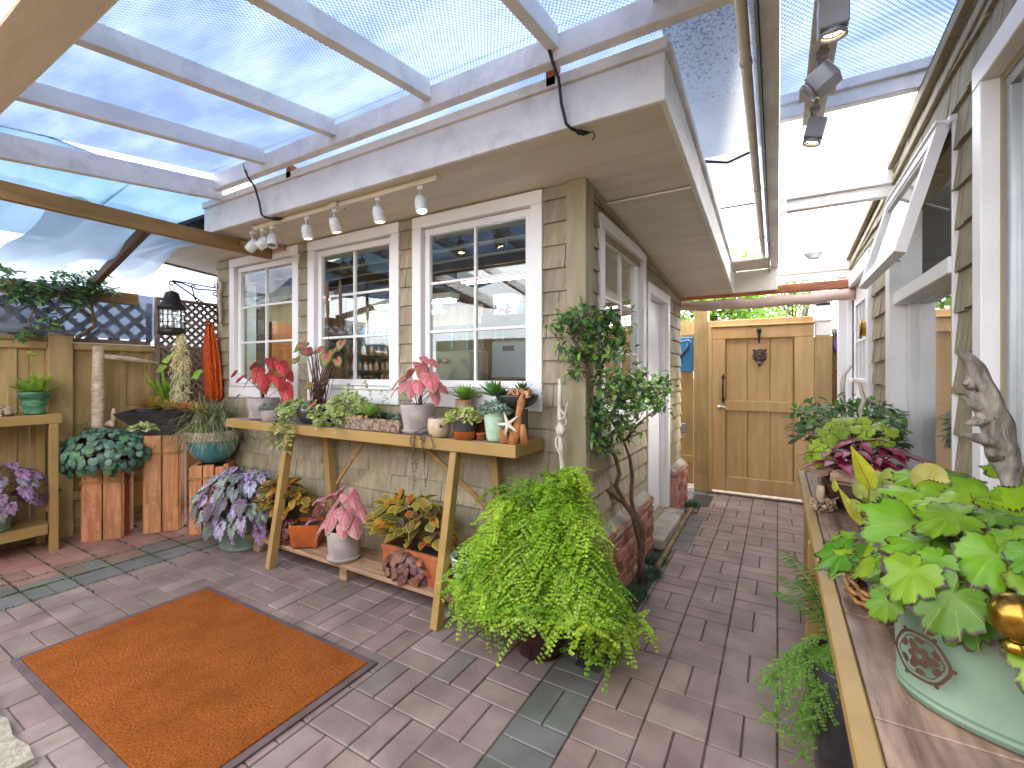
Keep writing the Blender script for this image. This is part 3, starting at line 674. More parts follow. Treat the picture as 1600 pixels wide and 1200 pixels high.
tag(a.build('ledger_beam', M['brownbeam'], org=(-5.05, 1.2, 1.96)), 'short tan ledger beam above the fence lattice', 'beam')
vs = []; a = MB(); nx, nz = 40, 14
for j in range(nz+1):
    for i in range(nx+1):
        y = .9+3.6*i/nx; z = 2.95-1.4*j/nz; vs.append((-5.42-.03*math.sin(y*9+j*.5)-.015*math.sin(y*23-j), y, z))
a.add(vs, [[j*(nx+1)+i, j*(nx+1)+i+1, (j+1)*(nx+1)+i+1, (j+1)*(nx+1)+i] for j in range(nz) for i in range(nx)], smooth=True)
tag(a.build('plastic_film', M['film3'], org=(-5.42, 2.4, 2.1)), 'milky white plastic sheet hanging behind the dark close lattice panel', 'plastic sheet')
# second layer behind: neighbour's dark boards
a = MB()
for k in range(10): a.box((-5.6, -.3+k*.17, 1.2), (-5.58, -.14+k*.17, 1.93+u(-.01, .01)), .003)
tag(a.build('weathered_screen', M['fence_old'], org=(-5.6, .6, 0)), 'weathered brown boards behind the plastic film above the fence', 'fence')

# ================= ROOF CANOPIES =================
ca = thing('glazed_canopy', 'white framed glazed canopy with ribbed translucent panes over the courtyard', 'canopy', (-2.2, 1.75, 2.6))
zr = lambda y: 2.70+.137*(y-1.75)        # underside of rafters
XR = [-2.87, -2.19, -1.493, -.81, -.16]
for x in XR:
    a = MB(); a.bar((x, .50, zr(.50)+.045), (x, 1.73, zr(1.73)+.045), .05, .09); a.build('rafter', M['white2'], ca)
a = MB(); a.bar((-3.51, -.9, zr(-.9)-.005), (-3.51, 1.80, zr(1.80)-.035), .05, .13); a.build('edge_rafter', M['white2'], ca)
a = MB(); a.box((-3.535, 1.732, 2.655), (-.1, 1.785, 2.765), .004); a.build('header', M['white2'], ca)
a = MB(); a.box((-5.3, .44, 2.49), (.6, .60, 2.63), .005); a.box((-5.3, .40, 2.633), (.6, .50, 2.78), .005); a.build('near_beam', M['soffit'], ca)
for k, (x0, x1) in enumerate([(-3.56, -2.871), (-2.869, -2.191), (-2.189, -1.494), (-1.492, -.811), (-.809, -.02)]):
    a = MB()
    slab(a, [(x0, .42, zr(.42)+.095), (x1, .42, zr(.42)+.095), (x1, 1.73, zr(1.73)+.095), (x0, 1.73, zr(1.73)+.095)], .004)
    a.build('pane', M['mesh'], ca)
for x in XR[:5]:
    a = MB(); a.bar((x, -.9, zr(-.9)+.045), (x, .39, zr(.39)+.045), .05, .09); a.build('rafter', M['white2'], ca)
a = MB(); slab(a, [(-3.56, 1.732, 2.793), (-.02, 1.732, 2.793), (-.02, 3.9, 3.05), (-3.56, 3.9, 3.05)], .004); a.build('upper_pane', M['mesh'], ca)
def wavy(x0, x1, y0, y1, zf, nx=30, ny=24, amp=.02, th=0):
    a = MB(); vs = []
    for j in range(ny+1):
        for i in range(nx+1):
            x = x0+(x1-x0)*i/nx; y = y0+(y1-y0)*j/ny; vs.append((x, y, zf(x, y)))
    a.add(vs, [[j*(nx+1)+i, j*(nx+1)+i+1, (j+1)*(nx+1)+i+1, (j+1)*(nx+1)+i] for j in range(ny) for i in range(nx)], smooth=True); return a
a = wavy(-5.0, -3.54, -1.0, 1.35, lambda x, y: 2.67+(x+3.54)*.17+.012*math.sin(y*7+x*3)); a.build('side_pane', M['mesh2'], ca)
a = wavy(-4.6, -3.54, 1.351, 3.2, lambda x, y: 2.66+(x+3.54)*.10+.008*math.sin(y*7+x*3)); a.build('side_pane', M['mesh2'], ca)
# brown beam and side rafters
a = MB(); a.bar((-3.66, -1.0, 2.345), (-3.66, 2.27, 2.345), .045, .10, b=.004); a.bar((-3.63, 2.0, 2.36), (-3.45, 2.26, 2.36), .02, .04, b=.004)
tag(a.build('eave_beam', M['brownbeam'], org=(-3.66, .6, 2.3)), 'long tan beam running from the left edge to the shop wall', 'beam')
for y in (.45, 1.42):
    a = MB(); a.bar((-3.70, y, 2.33), (-5.10, y+.12, 2.07), .045, .07, b=.004)
    tag(a.build('side_rafter', M['darkwood'], org=(-4.4, y, 2.2)), {.45: 'dark sloping rafter at the far left above the climbing shrub', 1.42: 'dark sloping rafter ending above the wide open lattice'}[y], 'rafter', 'dark rafters under the plastic film')
# plastic film draped from the beam down to the fence, sagging between supports
def filmz(x, y):
    s = (x+3.7)/(-1.4); base = 2.375-.235*s
    return base-.03*math.sin(PI*max(0, min(1, s)))*(.6+.4*math.sin(y*2.2))+.018*math.sin(y*13+x*5)+.012*math.sin(y*29-x*9)+.03*math.sin(y*4+x*6)
a = wavy(-5.12, -3.70, .95, 1.80, filmz, 46, 50)
fm = tag(a.build('plastic_film', M['film'], org=(-4.4, 1.6, 2.1)), 'cloudy white plastic film sagging under the rafters left of the shop eave', 'plastic sheet')
fz = MB(); vs = []; nx, nz = 60, 26
for j in range(nz+1):
    for i in range(nx+1):
        y = .1+1.9*i/nx; s = j/nz; z = 2.06-.41*s
        x = -5.035-.012*math.sin(s*PI)*math.sin(y*5)+.010*math.sin(y*17+s*7)+.007*math.sin(y*31-s*12+4*s*s)
        vs.append((x-.0, y, z))
fz.add(vs, [[j*(nx+1)+i, j*(nx+1)+i+1, (j+1)*(nx+1)+i+1, (j+1)*(nx+1)+i] for j in range(nz) for i in range(nx)], smooth=True)
# keep this hanging sheet behind the shrub
for k in range(len(fz.v)): fz.v[k] = (fz.v[k][0]-.035, fz.v[k][1], fz.v[k][2])
tag(fz.build('plastic_film', M['film2'], org=(-5.05, 1.6, 2.0)), 'clear wrinkled plastic film hanging in front of the fence lattice', 'plastic sheet')
# grey fabric roll lying along the fence top
a = MB(); vs = [(-4.99+.01*math.sin(k*1.3), -.2+k*.09, 1.70+.012*math.sin(k*.9)-.035*max(0, (k-12)/8)) for k in range(19)]
a.tube(vs, [.055-.002*k if k < 14 else .055*(19-k)/5*.5+.012 for k in range(19)], 12, wob=.08)
tag(a.build('rolled_plastic', M['film'], org=(-4.99, .5, 1.65)), 'bundle of grey plastic film lying along the fence top', 'plastic sheet')
# passage roof
pr = thing('passage_roof', 'dirt speckled clear roof over the narrow passage beside the shop', 'roof', (-.2, 3.4, 2.6))
zp = lambda y: 2.70-.083*(y-1.84)
a = MB(); slab(a, [(-.40, .5, zp(.5)+.02), (-.02, .5, zp(.5)+.02), (-.02, 4.62, zp(4.62)+.02), (-.40, 4.62, zp(4.62)+.02)], .004); a.build('clear_panel', M['dirtyglaze'], pr)
a = MB(); a.bar((-.025, -.9, zp(-.9)-.01), (-.025, 5.2, zp(5.2)-.01), .065, .12); a.build('side_beam', M['white2'], pr)
a = MB(); a.bar((-.067, .3, zp(.3)-.03), (-.067, 5.08, zp(5.08)-.03), .012, .16); a.build('flashing', M['greyplastic'], pr)
a = MB(); pts = [(-.112, -.3+k*.3, zp(-.3+k*.3)-.055) for k in range(18)]; a.tube(pts, .021, 12)
for k in (4, 8, 12, 15): a.tube([V(pts[k])+V((0, -.012, 0)), V(pts[k])+V((0, .012, 0))], .0245, 12)
a.build('conduit_pipe', M['soffit'], pr)
a = MB(); a.box((-.40, 4.62, 2.36), (-.06, 5.065, 2.375), .002); a.build('end_panel', M['soffit'], pr)
a = MB(); a.bar((-.36, 3.62, zp(3.62)-.012), (-.1, 3.62, zp(3.62)-.012), .004, .01, b=.001); a.tube([(-.39, 2.9, 2.60), (-.25, 2.93, 2.575), (-.11, 2.90, 2.60)], .006); a.tube([(-.39, 2.88, 2.60), (-.25, 2.90, 2.565), (-.11, 2.89, 2.60)], .005); a.build('cables', M['cable'], pr)
for k, (y, z0, z1) in enumerate(((2.73, 2.655, 2.775), (3.42, 2.385, 2.585), (5.28, 2.25, 2.42), (1.3, 2.70, 2.83))):
    a = MB(); a.box((.009, y, z0), (.62, y+.05, z1), .004); a.box((.009, y-.018, z0+.07), (.62, y-.0005, z1-.002), .003); a.build('cross_rafter', M['white2'], pr)
a = MB(); a.box((.008, 3.40, 2.36), (.05, 3.419, 2.47), .002); a.build('splice_block', M['white2'], pr)
a = MB(); slab(a, [(.01, .3, 2.86), (.75, .3, 2.86), (.75, 2.78, 2.795), (.01, 2.78, 2.795)], .004); a.build('ribbed_pane', M['mesh'], pr)
a = MB(); slab(a, [(.01, 2.79, 2.62), (.75, 2.79, 2.62), (.75, 5.3, 2.45), (.01, 5.3, 2.45)], .004); a.build('clear_pane', M['clearroof'], pr)
# beam across the passage end and the rolled sheet under it
a = MB(); a.box((-1.0, 5.12, 2.125), (.62, 5.20, 2.20), .004)
tag(a.build('cross_beam', M['redwood'], org=(-.2, 5.16, 2.12)), 'raw reddish beam across the passage above the gate', 'beam')
a = MB(); a.tube([(-1.0+k*.081, 5.15+.006*math.sin(k*2.1), 2.065+.006*math.sin(k*1.1)-.02*math.sin(k/20*PI)) for k in range(21)], [.052+.004*math.sin(k*1.7) for k in range(21)], 16)
tag(a.build('rolled_sheet', M['pink'], org=(-.2, 5.15, 2.05)), 'rolled pinkish sheet tied under the reddish cross beam', 'rolled sheet')
# wood blocks between header and fascia
for x, y, h in ((-2.72, 1.80, .07), (-.86, 1.80, .13)):
    a = MB(); a.box((x-.02, y, 2.60 if h < .1 else 2.60), (x+.03, y+.05, 2.66+h*.3), .003)
    tag(a.build('wood_spacer', M['redwood'], org=(x, y, 2.6)), {-2.72: 'orange wood block between the header and the fascia, nearer the brown beam', -.86: 'orange wood block between the header and the fascia, near the roof corner'}[x], 'block')
# ---- bungee cords ----
for px0, px1, lb in ((383, 403, 'black elastic cord hooked over the fascia, the one farther left'), (858, 876, 'black elastic cord hooked over the fascia, the one near the roof corner')):
    A = P(px0, 258, Y=1.722); x0 = A.x; B = P(px1, 300, Y=1.78).x
    t = thing('elastic_cord', lb, 'cord', (x0, 1.75, 2.6), 'elastic cords on the fascia')
    a = MB(); a.tube([(x0, 1.72, 2.70), (x0+.01, 1.735, 2.655), (x0+.02, 1.775, 2.60), (B, 1.788, 2.5), (B+.02, 1.793, 2.41), (B+.035, 1.81, 2.395), (B+.055, 1.86, 2.395)], .007); a.build('cord', M['cable'], t)
    a = MB(); a.tube([(B+.05, 1.85, 2.395), (B+.065, 1.875, 2.397), (B+.085, 1.89, 2.40)], [.012, .012, .006])
    a.tube([(B+.08, 1.89, 2.40), (B+.10, 1.90, 2.405), (B+.105, 1.915, 2.39), (B+.09, 1.92, 2.38)], .003)
    a.tube([(x0, 1.72, 2.70), (x0-.01, 1.715, 2.73), (x0+.01, 1.71, 2.74)], .003); a.build('hook', M['iron'], t)
# ================= GATE END =================
def yb(Mb, x0, x1, y0, y1, z0, z1, b=.004, tint=None): Mb.box((x0, y0, z0), (x1, y1, z1), b, tint=tint)
ga = thing('garden_gate', 'tan ledged timber gate with lion knocker at the end of the brick passage', 'gate', (-.15, 5.58, 0))
a = MB(); x0, x1 = -.632, .322
for k in range(3):
    w_ = (x1-x0-.31)/3; yb(a, x0+.135+k*w_, x0+.135+(k+1)*w_-.006, 5.585, 5.605, .06, 1.86)
yb(a, x0+.01, x1-.01, 5.606, 5.62, .06, 1.86); a.build('panel', M['gate'], ga)
a = MB(); yb(a, x0, x0+.13, 5.55, 5.584, .04, 1.72); yb(a, x1-.17, x1, 5.55, 5.584, .04, 1.72); yb(a, x0+.131, x1-.171, 5.551, 5.584, .04, .20); a.build('stile', M['gate'], ga)
a = MB(); yb(a, x0, x1, 5.549, 5.584, 1.721, 1.85); a.build('rail', M['gate'], ga)
a = MB(); yb(a, x0+.131, x1-.171, 5.548, 5.584, .93, 1.04); a.build('rail', M['gate'], ga)
a = MB(); yb(a, x0-.01, x1+.01, 5.53, 5.62, 1.852, 1.87); yb(a, x0, x1, 5.57, 5.60, 1.871, 1.93); a.build('top_cap', M['gate'], ga)
hx = x0+.11; a = MB()
a.tube([(hx, 5.548, 1.30), (hx, 5.545, 1.27), (hx, 5.51, 1.24), (hx, 5.505, 1.17), (hx, 5.51, 1.10), (hx, 5.545, 1.07), (hx, 5.548, 1.04)], [.004, .012, .009, .013, .009, .012, .004], 8)
for z, s in ((1.29, 1), (1.05, -1)): a.add([(hx-.022, 5.546, z), (hx+.022, 5.546, z), (hx, 5.542, z+.05*s), (hx, 5.542, z-.03*s)], [[0, 3, 1, 2]])
a.build('handle', M['iron'], ga)
a = MB(); a.sphere((hx-.035, 5.54, .965), .027, 10, sy=.6); a.tube([(hx-.035, 5.53, .965), (hx-.035, 5.51, .965)], .013, 12); a.box((hx-.01, 5.52, .955), (hx+.03, 5.54, .975), .004); a.build('lock', M['steel'], ga)
# coat hook
a = MB(); q = P(1186, 520, Y=5.54).x
a.tube([(q, 5.548, 1.83), (q, 5.535, 1.80), (q, 5.53, 1.72), (q, 5.548, 1.66)], [.012, .018, .012, .006], 8); a.sphere((q, 5.53, 1.80), .022, 8, sz=1.5); a.build('hook', M['iron'], ga)
# lion face
lx = P(1187, 555, Y=5.53).x; lz = 1.53
a = MB(); a.sphere((lx, 5.545, lz), .052, 12, sy=.45, sz=1.15, wob=.03)
for k in range(26):
    g = 2*PI*k/26; rr = .047+.009*(k % 2); a.tube([(lx+.04*math.cos(g), 5.548, lz+.05*math.sin(g)), (lx+rr*math.cos(g)*1.15, 5.54, lz+rr*math.sin(g)*1.2), (lx+rr*1.3*math.cos(g+.2), 5.549, lz+rr*1.35*math.sin(g+.2))], [.012, .011, .004], 6)
a.tube([(lx, 5.515, lz+.025), (lx, 5.505, lz-.012)], [.008, .014], 8); a.sphere((lx, 5.515, lz-.035), .024, 8, sz=.7)
for s in (-1, 1):
    a.sphere((lx+s*.024, 5.518, lz+.015), .011, 6); a.tube([(lx+s*.04, 5.52, lz+.035), (lx+s*.012, 5.512, lz+.038)], .007, 6); a.sphere((lx+s*.055, 5.53, lz+.058), .015, 6)
a.sphere((lx, 5.515, lz-.085), .022, 8, sz=1.4)
a.build('lion_knocker', M['bronze'], ga)
for x, z1, lb, wd in ((-.755, 2.12, 'tall tan square post left of the gate', .15), (.40, 1.72, 'tan square post right of the gate under a white pipe cap', .15)):
    t = thing('gate_post', lb, 'post', (x, 5.62, 0), 'posts either side of the gate')
    a = MB(); a.box((x-wd/2, 5.55, 0), (x+wd/2, 5.70, z1), .006); a.build('shaft', M['fence'], t)
    if x > 0:
        a = MB(); a.box((x-wd/2+.005, 5.56, 1.7205), (x+wd/2-.005, 5.69, 1.87), .01); a.box((x-wd/2-.01, 5.545, 1.87), (x+wd/2+.01, 5.70, 1.90), .01); a.box((x-.06, 5.57, 1.9), (x+.06, 5.68, 2.09), .02); a.build('cap', M['white2'], t)
        a = MB(); a.box((x-.061, 5.566, 2.03), (x+.061, 5.684, 2.06), .003); a.build('band', M['cable'], t)
    else:
        a = MB(); a.box((x+wd/2+.001, 5.552, 0), (x+wd/2+.045, 5.62, 1.93), .004); a.build('stop_strip', M['gate'], t)
a = MB(); a.box((-.68, 5.5, -.03), (.6, 5.54, .022), .005); tag(a.build('sill_board', M['darkwood'], org=(0, 5.52, 0)), 'weathered timber sill on the ground under the gate', 'sill')
for lb, xa, xb, zt in (('tan fence boards in the gap between the shop and the gate post', -1.6, -.84, 1.80), ('tan fence boards right of the gate behind the spray bottle', .48, 1.6, 1.80)):
    t = thing('board_fence', lb, 'fence', ((xa+xb)/2, 5.66, 0))
    a = MB(); x = xa
    while x < xb: a.box((x+.002, 5.66, .05), (min(x+.15, xb)-.002, 5.68, zt), .003); x += .15
    a.build('board_panel', M['fence'], t)
    a = MB(); a.box((xa, 5.63, zt-.06), (xb, 5.70, zt-.0), .004); a.box((xa, 5.64, .3), (xb, 5.659, .38), .004); a.build('rail', M['fence'], t)
a = MB(); a.add([(-1.25, 5.9, 1.82), (-.85, 5.9, 1.82), (-.85, 5.9, 1.95), (-1.0, 5.9, 2.0), (-1.25, 5.9, 1.84), (-1.25, 5.95, 1.82), (-.85, 5.95, 1.82), (-.85, 5.95, 1.95), (-1.0, 5.95, 2.0), (-1.25, 5.95, 1.84)], [[0, 1, 2, 3, 4], [5, 6, 7, 8, 9], [0, 1, 6, 5], [1, 2, 7, 6], [2, 3, 8, 7], [3, 4, 9, 8], [4, 0, 5, 9]])
tag(a.build('shed_gable', M['fence'], org=(-1, 5.9, 0)), 'pointed board end rising above the fence left of the gate post', 'gable')
# things hanging left of the gate
t = thing('dustpan', 'blue plastic dustpan hanging on the fence left of the gate', 'dustpan', (-.98, 5.62, 1.5))
c = P(1073, 555, Y=5.60); a = MB(); a.box((c.x-.11, 5.59, 1.36), (c.x+.075, 5.615, 1.76), .02); a.build('pan', M['blueplastic'], t)
a = MB(); a.tube([(c.x-.07, 5.57, 1.52), (c.x+.01, 5.56, 1.62), (c.x+.02, 5.58, 1.70)], [.012, .02, .012]); a.build('handle', M['bluebin'], t)
a = MB(); a.tube([(c.x-.10, 5.585, 1.70), (c.x+.02, 5.58, 1.73), (c.x+.12, 5.585, 1.64)], .004); a.build('wire_hook', M['steel'], t)
t = thing('broom', 'grey broom with a white pole leaning in the gap left of the gate', 'broom', (-1.05, 5.55, 0))
a = MB(); a.tube([(-1.06, 5.50, .75), (-1.045, 5.56, 1.6)], .009); a.build('pole', M['steel'], t)
a = MB(); a.box((-1.08, 5.46, .66), (-.90, 5.52, .77), .01); a.build('head', M['greyplastic'], t)
a = MB()
for k in range(30): x = -1.075+k*.0058; a.tube([(x, 5.49, .665), (x+u(-.004, .004), 5.49+u(-.01, .01), .60)], .002, 4)
a.build('bristles', M['white2'], t)
# right: spray bottle, rusty sheet, tap
t = thing('spray_bottle', 'purple spray bottle with blue trigger hanging right of the gate', 'bottle', (.53, 5.6, 1.55))
c = P(1313, 540, Y=5.58); a = MB(); a.lathe([(.001, 0), (.055, .005), (.06, .06), (.05, .12), (.02, .16), (.018, .19)], (c.x, 5.58, c.z-.07), 20, sy=.6); a.build('bottle_body', M['purple'], t)
a = MB(); a.box((c.x-.05, 5.565, c.z+.12), (c.x+.03, 5.595, c.z+.155), .006); a.tube([(c.x-.03, 5.58, c.z+.13), (c.x-.05, 5.58, c.z+.08)], .006); a.lathe([(.022, 0), (.02, .04), (0, .04)], (c.x, 5.58, c.z+.1), 12); a.build('trigger', M['blueplastic'], t)
a = MB(); a.box((.50, 5.60, 1.02), (.62, 5.615, 1.38), .003); a.box((.505, 5.596, .7), (.57, 5.6, 1.01), .003)
tag(a.build('rusty_sheet', M['redwood'], org=(.56, 5.61, 1.2)), 'rust brown plate fixed to the fence under the spray bottle', 'plate')

# ================= RIGHT BUILDING =================
hb = thing('shingled_house', 'weathered shingle house wall with white frames along the right edge', 'building', (.65, 3, 0))
zt = lambda y: 2.64-.072*(y-2.41)
opR = [(.72, 1.97, .55, 2.25), (2.46, 3.36, .70, 2.26), (4.22, 5.25, .05, 2.1)]
opRs = [(.6, 2.05, .5, 2.345), (2.37, 3.46, .6, 2.31), (4.11, 5.6, -.1, 2.31)]
a = MB(); backing(a, rw, -1.0, 5.60, 0, 2.6, opR); a.build('wall', M['trimtan'], hb)
a = MB(); shingles(a, rw, -1.0, 5.6, .03, 2.8, opRs, ex=.155, wd=(.08, .17), ztop=lambda y: zt(y)-.02, thick=.02, rag=.006); a.build('wall_shingles', M['shingle_old'], hb)
a = MB(); a.bar((.57, -1, zt(-1)-.01), (.57, 5.6, zt(5.6)-.01), .03, .045); a.bar((.585, -1, zt(-1)-.10), (.585, 5.6, zt(5.6)-.10), .02, .04); a.build('eave_trim', M['trimtan'], hb)
a = MB(); slab(a, [(.56, -1, zt(-1)+.016), (1.6, -1, zt(-1)+.3), (1.6, 5.6, zt(5.6)+.3), (.56, 5.6, zt(5.6)+.016)], .02); a.build('roof', M['shingle_old'], hb)
bx = wm(rw)
# near large window
def rframe(parent, a0, a1, z0, z1, tw, nm='window', depth=.05, recess=.07, sashw=.055, rail=None, glassm=None):
    w1 = MB(); bx(w1, a0, a1, -.1, depth, z1-tw, z1); bx(w1, a0, a0+tw, -.1, depth-.001, z0+tw, z1-tw-.0005); bx(w1, a1-tw, a1, -.1, depth-.001, z0+tw, z1-tw-.0005); bx(w1, a0, a1, -.1, depth+.02, z0, z0+tw-.0005)
    o = w1.build(nm, M['white'], parent); i0, i1, j0, j1 = a0+tw, a1-tw, z0+tw, z1-tw
    s = MB(); bx(s, i0+.001, i1-.001, -recess-.03, -recess, j1-sashw, j1-.001); bx(s, i0+.001, i1-.001, -recess-.03, -recess, j0+.001, j0+sashw)
    bx(s, i0+.001, i0+sashw, -recess-.029, -recess-.001, j0+sashw, j1-sashw); bx(s, i1-sashw, i1-.001, -recess-.029, -recess-.001, j0+sashw, j1-sashw); s.build('sash', M['lampgrey'], o)
    s = MB(); bx(s, i0+sashw, i1-sashw, -recess-.018, -recess-.014, j0+sashw, j1-sashw, 0); s.build('pane', glassm or M['glass2'], o)
    return o
rframe(hb, .62, 2.07, .45, 2.35, .075, recess=.004, depth=.045)
# middle window: fixed glass below, awning sash above
w1 = MB(); a0, a1, z0, z1, tw = 2.355, 3.47, .55, 2.34, .09
bx(w1, a0, a1, -.1, .03, z1-.03, z1); bx(w1, a1-tw*1.3, a1, -.1, .045, z0, z1-.031); bx(w1, a0, a0+.02, -.1, .02, z0, z1-.031); bx(w1, a0+.021, a1-tw*1.3-.001, -.1, .035, z0, z0+.09); bx(w1, a0+.021, a1-tw*1.3-.001, -.10, .03, 1.735, 1.80)
wo2 = w1.build('window', M['white'], hb)
s = MB(); bx(s, 2.42, 3.30, -.06, -.055, .66, 1.73, 0); s.build('pane', M['glass2'], wo2)
s = MB(); bx(s, 3.28, 3.345, -.07, -.03, .64, 1.734); bx(s, 2.378, 2.42, -.07, -.03, .64, 1.734); s.build('inner_stile', M['white'], wo2)
# awning sash hinged at top
aw = MB(); Hh = V((.565, 0, 2.325)); ang = math.atan2(.13, .47); Ls = .50; dn = V((-math.sin(ang), 0, -math.cos(ang))); nn = V((-math.cos(ang), 0, math.sin(ang)))
def awp(y, l, n_): return V((Hh.x, y, Hh.z))+dn*l+nn*n_
def awb(Mb, y0, y1, l0, l1, n0, n1):
    v = [awp(y, l, n_) for y in (y0, y1) for l in (l0, l1) for n_ in (n0, n1)]
    Mb.add(v, [[0, 1, 3, 2], [4, 6, 7, 5], [0, 4, 5, 1], [2, 3, 7, 6], [0, 2, 6, 4], [1, 5, 7, 3]])
ya, yc = 2.40, 3.36
awb(aw, ya, yc, 0, .055, -.02, .02); awb(aw, ya, yc, Ls-.06, Ls, -.02, .02); awb(aw, ya, ya+.055, .0555, Ls-.0605, -.0195, .0195); awb(aw, yc-.055, yc, .0555, Ls-.0605, -.0195, .0195)
awb(aw, ya-.01, yc+.01, -.012, -.0005, -.005, .03); awb(aw, ya+.06, yc-.06, .056, .07, -.01, .012); awb(aw, ya+.06, yc-.06, Ls-.075, Ls-.061, -.01, .012)
awo = aw.build('awning_sash', M['white'], hb)
s = MB(); awb(s, ya+.055, yc-.055, .055, Ls-.06, -.002, .002); s.build('pane', M['glass'], awo)
for q in (2.415, 3.34):
    s = MB(); s.bar(tuple(awp(q, .3, -.03)), (.60, q, 1.98), .004, .018, up=(0, 1, 0)); s.build('stay', M['greyplastic'], awo)
# far door
w1 = MB(); bx(w1, 4.12, 4.22, -.1, .04, 0, 2.12); bx(w1, 5.25, 5.45, -.1, .04, 0, 2.12); bx(w1, 4.12, 5.45, -.1, .042, 2.1205, 2.24)
w1.box((.50, 5.30, 0), (.56, 5.42, 2.30), .003)
fd = w1.build('door_frame', M['white'], hb)
s = MB(); bx(s, 4.22, 4.32, -.05, -.01, .02, 2.11); bx(s, 5.15, 5.25, -.05, -.01, .02, 2.11); bx(s, 4.3205, 5.1495, -.05, -.01, .02, 1.30); bx(s, 4.3205, 5.1495, -.05, -.01, 1.95, 2.11)
bx(s, 4.27, 5.2, -.01, .03, 1.27, 1.30); bx(s, 4.40, 5.07, -.009, .0, .25, 1.15, .004)
for k in range(1, 5): y = 4.32+.83*k/5; bx(s, y-.008, y+.008, -.04, -.015, 1.30, 1.95)
bx(s, 4.32, 5.15, -.041, -.016, 1.62, 1.636)
dd = s.build('door', M['white'], hb)
s = MB(); bx(s, 4.32, 5.15, -.03, -.026, 1.30, 1.95, 0); s.build('pane', M['glass2'], dd)
s = MB(); s.box((.535, 4.19, 1.62), (.56, 4.215, 1.72), .003); s.tube([(.53, 4.205, 1.6), (.53, 4.205, 1.74)], .008); s.build('hinge', M['brass'], dd)
# inside the house: pale room so the panes have depth
s = MB(); s.box((1.9, -1, 0), (1.95, 5.6, 2.5), 0); s.box((.72, 5.45, 0), (1.9, 5.5, 2.5), 0); s.box((.72, -1, 2.36), (1.9, 5.45, 2.4), 0); s.build('inner_wall', M['roomwhite'], hb)
s = MB(); s.box((.72, -1, .02), (1.9, 5.45, .06), 0); s.build('room_floor', M['rustlight'], hb)

# ================= TRACK LIGHTS =================
def head(root_mat, name, lb, top, aim, grp, s=1.0, on=True, body=None, sq=False):
    t = thing(name, lb, 'spotlight', top, grp); top = V(top); aim = V(aim).normalized()
    a = MB(); a.box(top-V((.02, .012, .02))*s, top+V((.02, .012, 0))*s, .002); a.tube([top-V((.012, 0, .02))*s, top-V((.012, 0, .085))*s], .006*s); a.build('arm', root_mat, t)
    c = top-V((0, 0, .10))*s
    q = aim.to_track_quat('Z', 'Y').to_matrix().to_4x4(); b = MB()
    def put(prof, nseg=20, mi=0):
        m2 = MB(); m2.lathe(prof, (0, 0, 0), nseg); b.add([q @ V(v)+c for v in m2.v], m2.f, mi, smooth=nseg > 8)
    if sq: 
        m2 = MB(); m2.box((-.036*s, -.036*s, -.045*s), (.036*s, .036*s, .04*s), .004); b.add([q @ V(v)+c for v in m2.v], m2.f)
        put([(.034*s, .04*s), (.036*s, .056*s), (.030*s, .056*s), (.027*s, .046*s)])
    else: put([(.001, -.045*s), (.028*s, -.042*s), (.034*s, -.02*s), (.034*s, .045*s), (.030*s, .05*s), (.026*s, .04*s)])
    put([(.0355*s, -.006*s), (.0365*s, 0), (.0355*s, .006*s)])
    b.build('housing', body or root_mat, t)
    if on:
        m2 = MB(); m2.lathe([(.025*s, .041*s), (.0001, .038*s)], (0, 0, 0), 18, closed=False); b = MB(); b.add([q @ V(v)+c for v in m2.v], m2.f); b.build('lens', M['bulb'], t)
    return t
a = MB(); zz = zsof(1.92)-.012; a.box((-3.28, 1.90, zz-.02), (-1.58, 1.935, zz+.012), .002); a.box((-3.3, 1.885, zz), (-3.24, 1.95, zz+.011), .002); a.box((-2.42, 1.88, zz-.022), (-2.36, 1.955, zz+.0115), .002)
tag(a.build('light_track', M['soffit'], org=(-2.4, 1.92, 2.39)), 'beige light track running along the shop soffit', 'track')
for k, (px, tx, ty, lb) in enumerate(((395, -.9, -.4, 'white spotlight tilted left at the far left end of the soffit track'), (411, -.6, -.7, 'white spotlight tilted toward the courtyard, second from the left end of the soffit track'), (426, .3, -.3, 'white spotlight third from the left end of the soffit track'), (480, .05, .1, 'white spotlight hanging above the gap between the left and middle windows'), (524, .1, .2, 'white spotlight hanging above the middle shop window'), (592, .1, .1, 'lit white spotlight over the right side of the middle window'), (658, .25, -.15, 'lit white spotlight at the right end of the soffit track'))):
    A = P(px, 300, Y=1.92); head(M['lampwhite'], 'spotlight', lb, (A.x, 1.92, zz-.02), (tx, ty, -1), 'white spotlights on the soffit track', 1.0, on=k >= 3)
# right track
X0 = .155; a = MB(); a.box((X0-.045, .4, 2.622), (X0-.012, 2.79, 2.65), .002); a.box((X0+.012, .4, 2.622), (X0+.045, 2.79, 2.65), .002); a.box((X0-.012, .4, 2.640), (X0+.012, 2.79, 2.649), .001); a.box((X0-.07, 2.40, 2.61), (X0+.07, 2.52, 2.621), .002)
tag(a.build('light_track', M['soffit'], org=(X0, 1.6, 2.62)), 'beige light track hung above the passage side bench', 'track')
for Y_, aim, lb, s, on in ((1.80, (.0, .12, -1), 'lit grey square spotlight nearest the camera on the passage track', 1.15, True), (2.18, (-.9, .2, -.6), 'grey spotlight turned sideways in the middle of the passage track', 1.1, False), (2.62, (-.25, .0, -1), 'lit grey spotlight at the far end of the passage track', 1.1, True)):
    head(M['lampgrey'], 'spotlight', lb, (X0, Y_, 2.62), aim, 'grey spotlights on the passage track', s, on, sq=True)
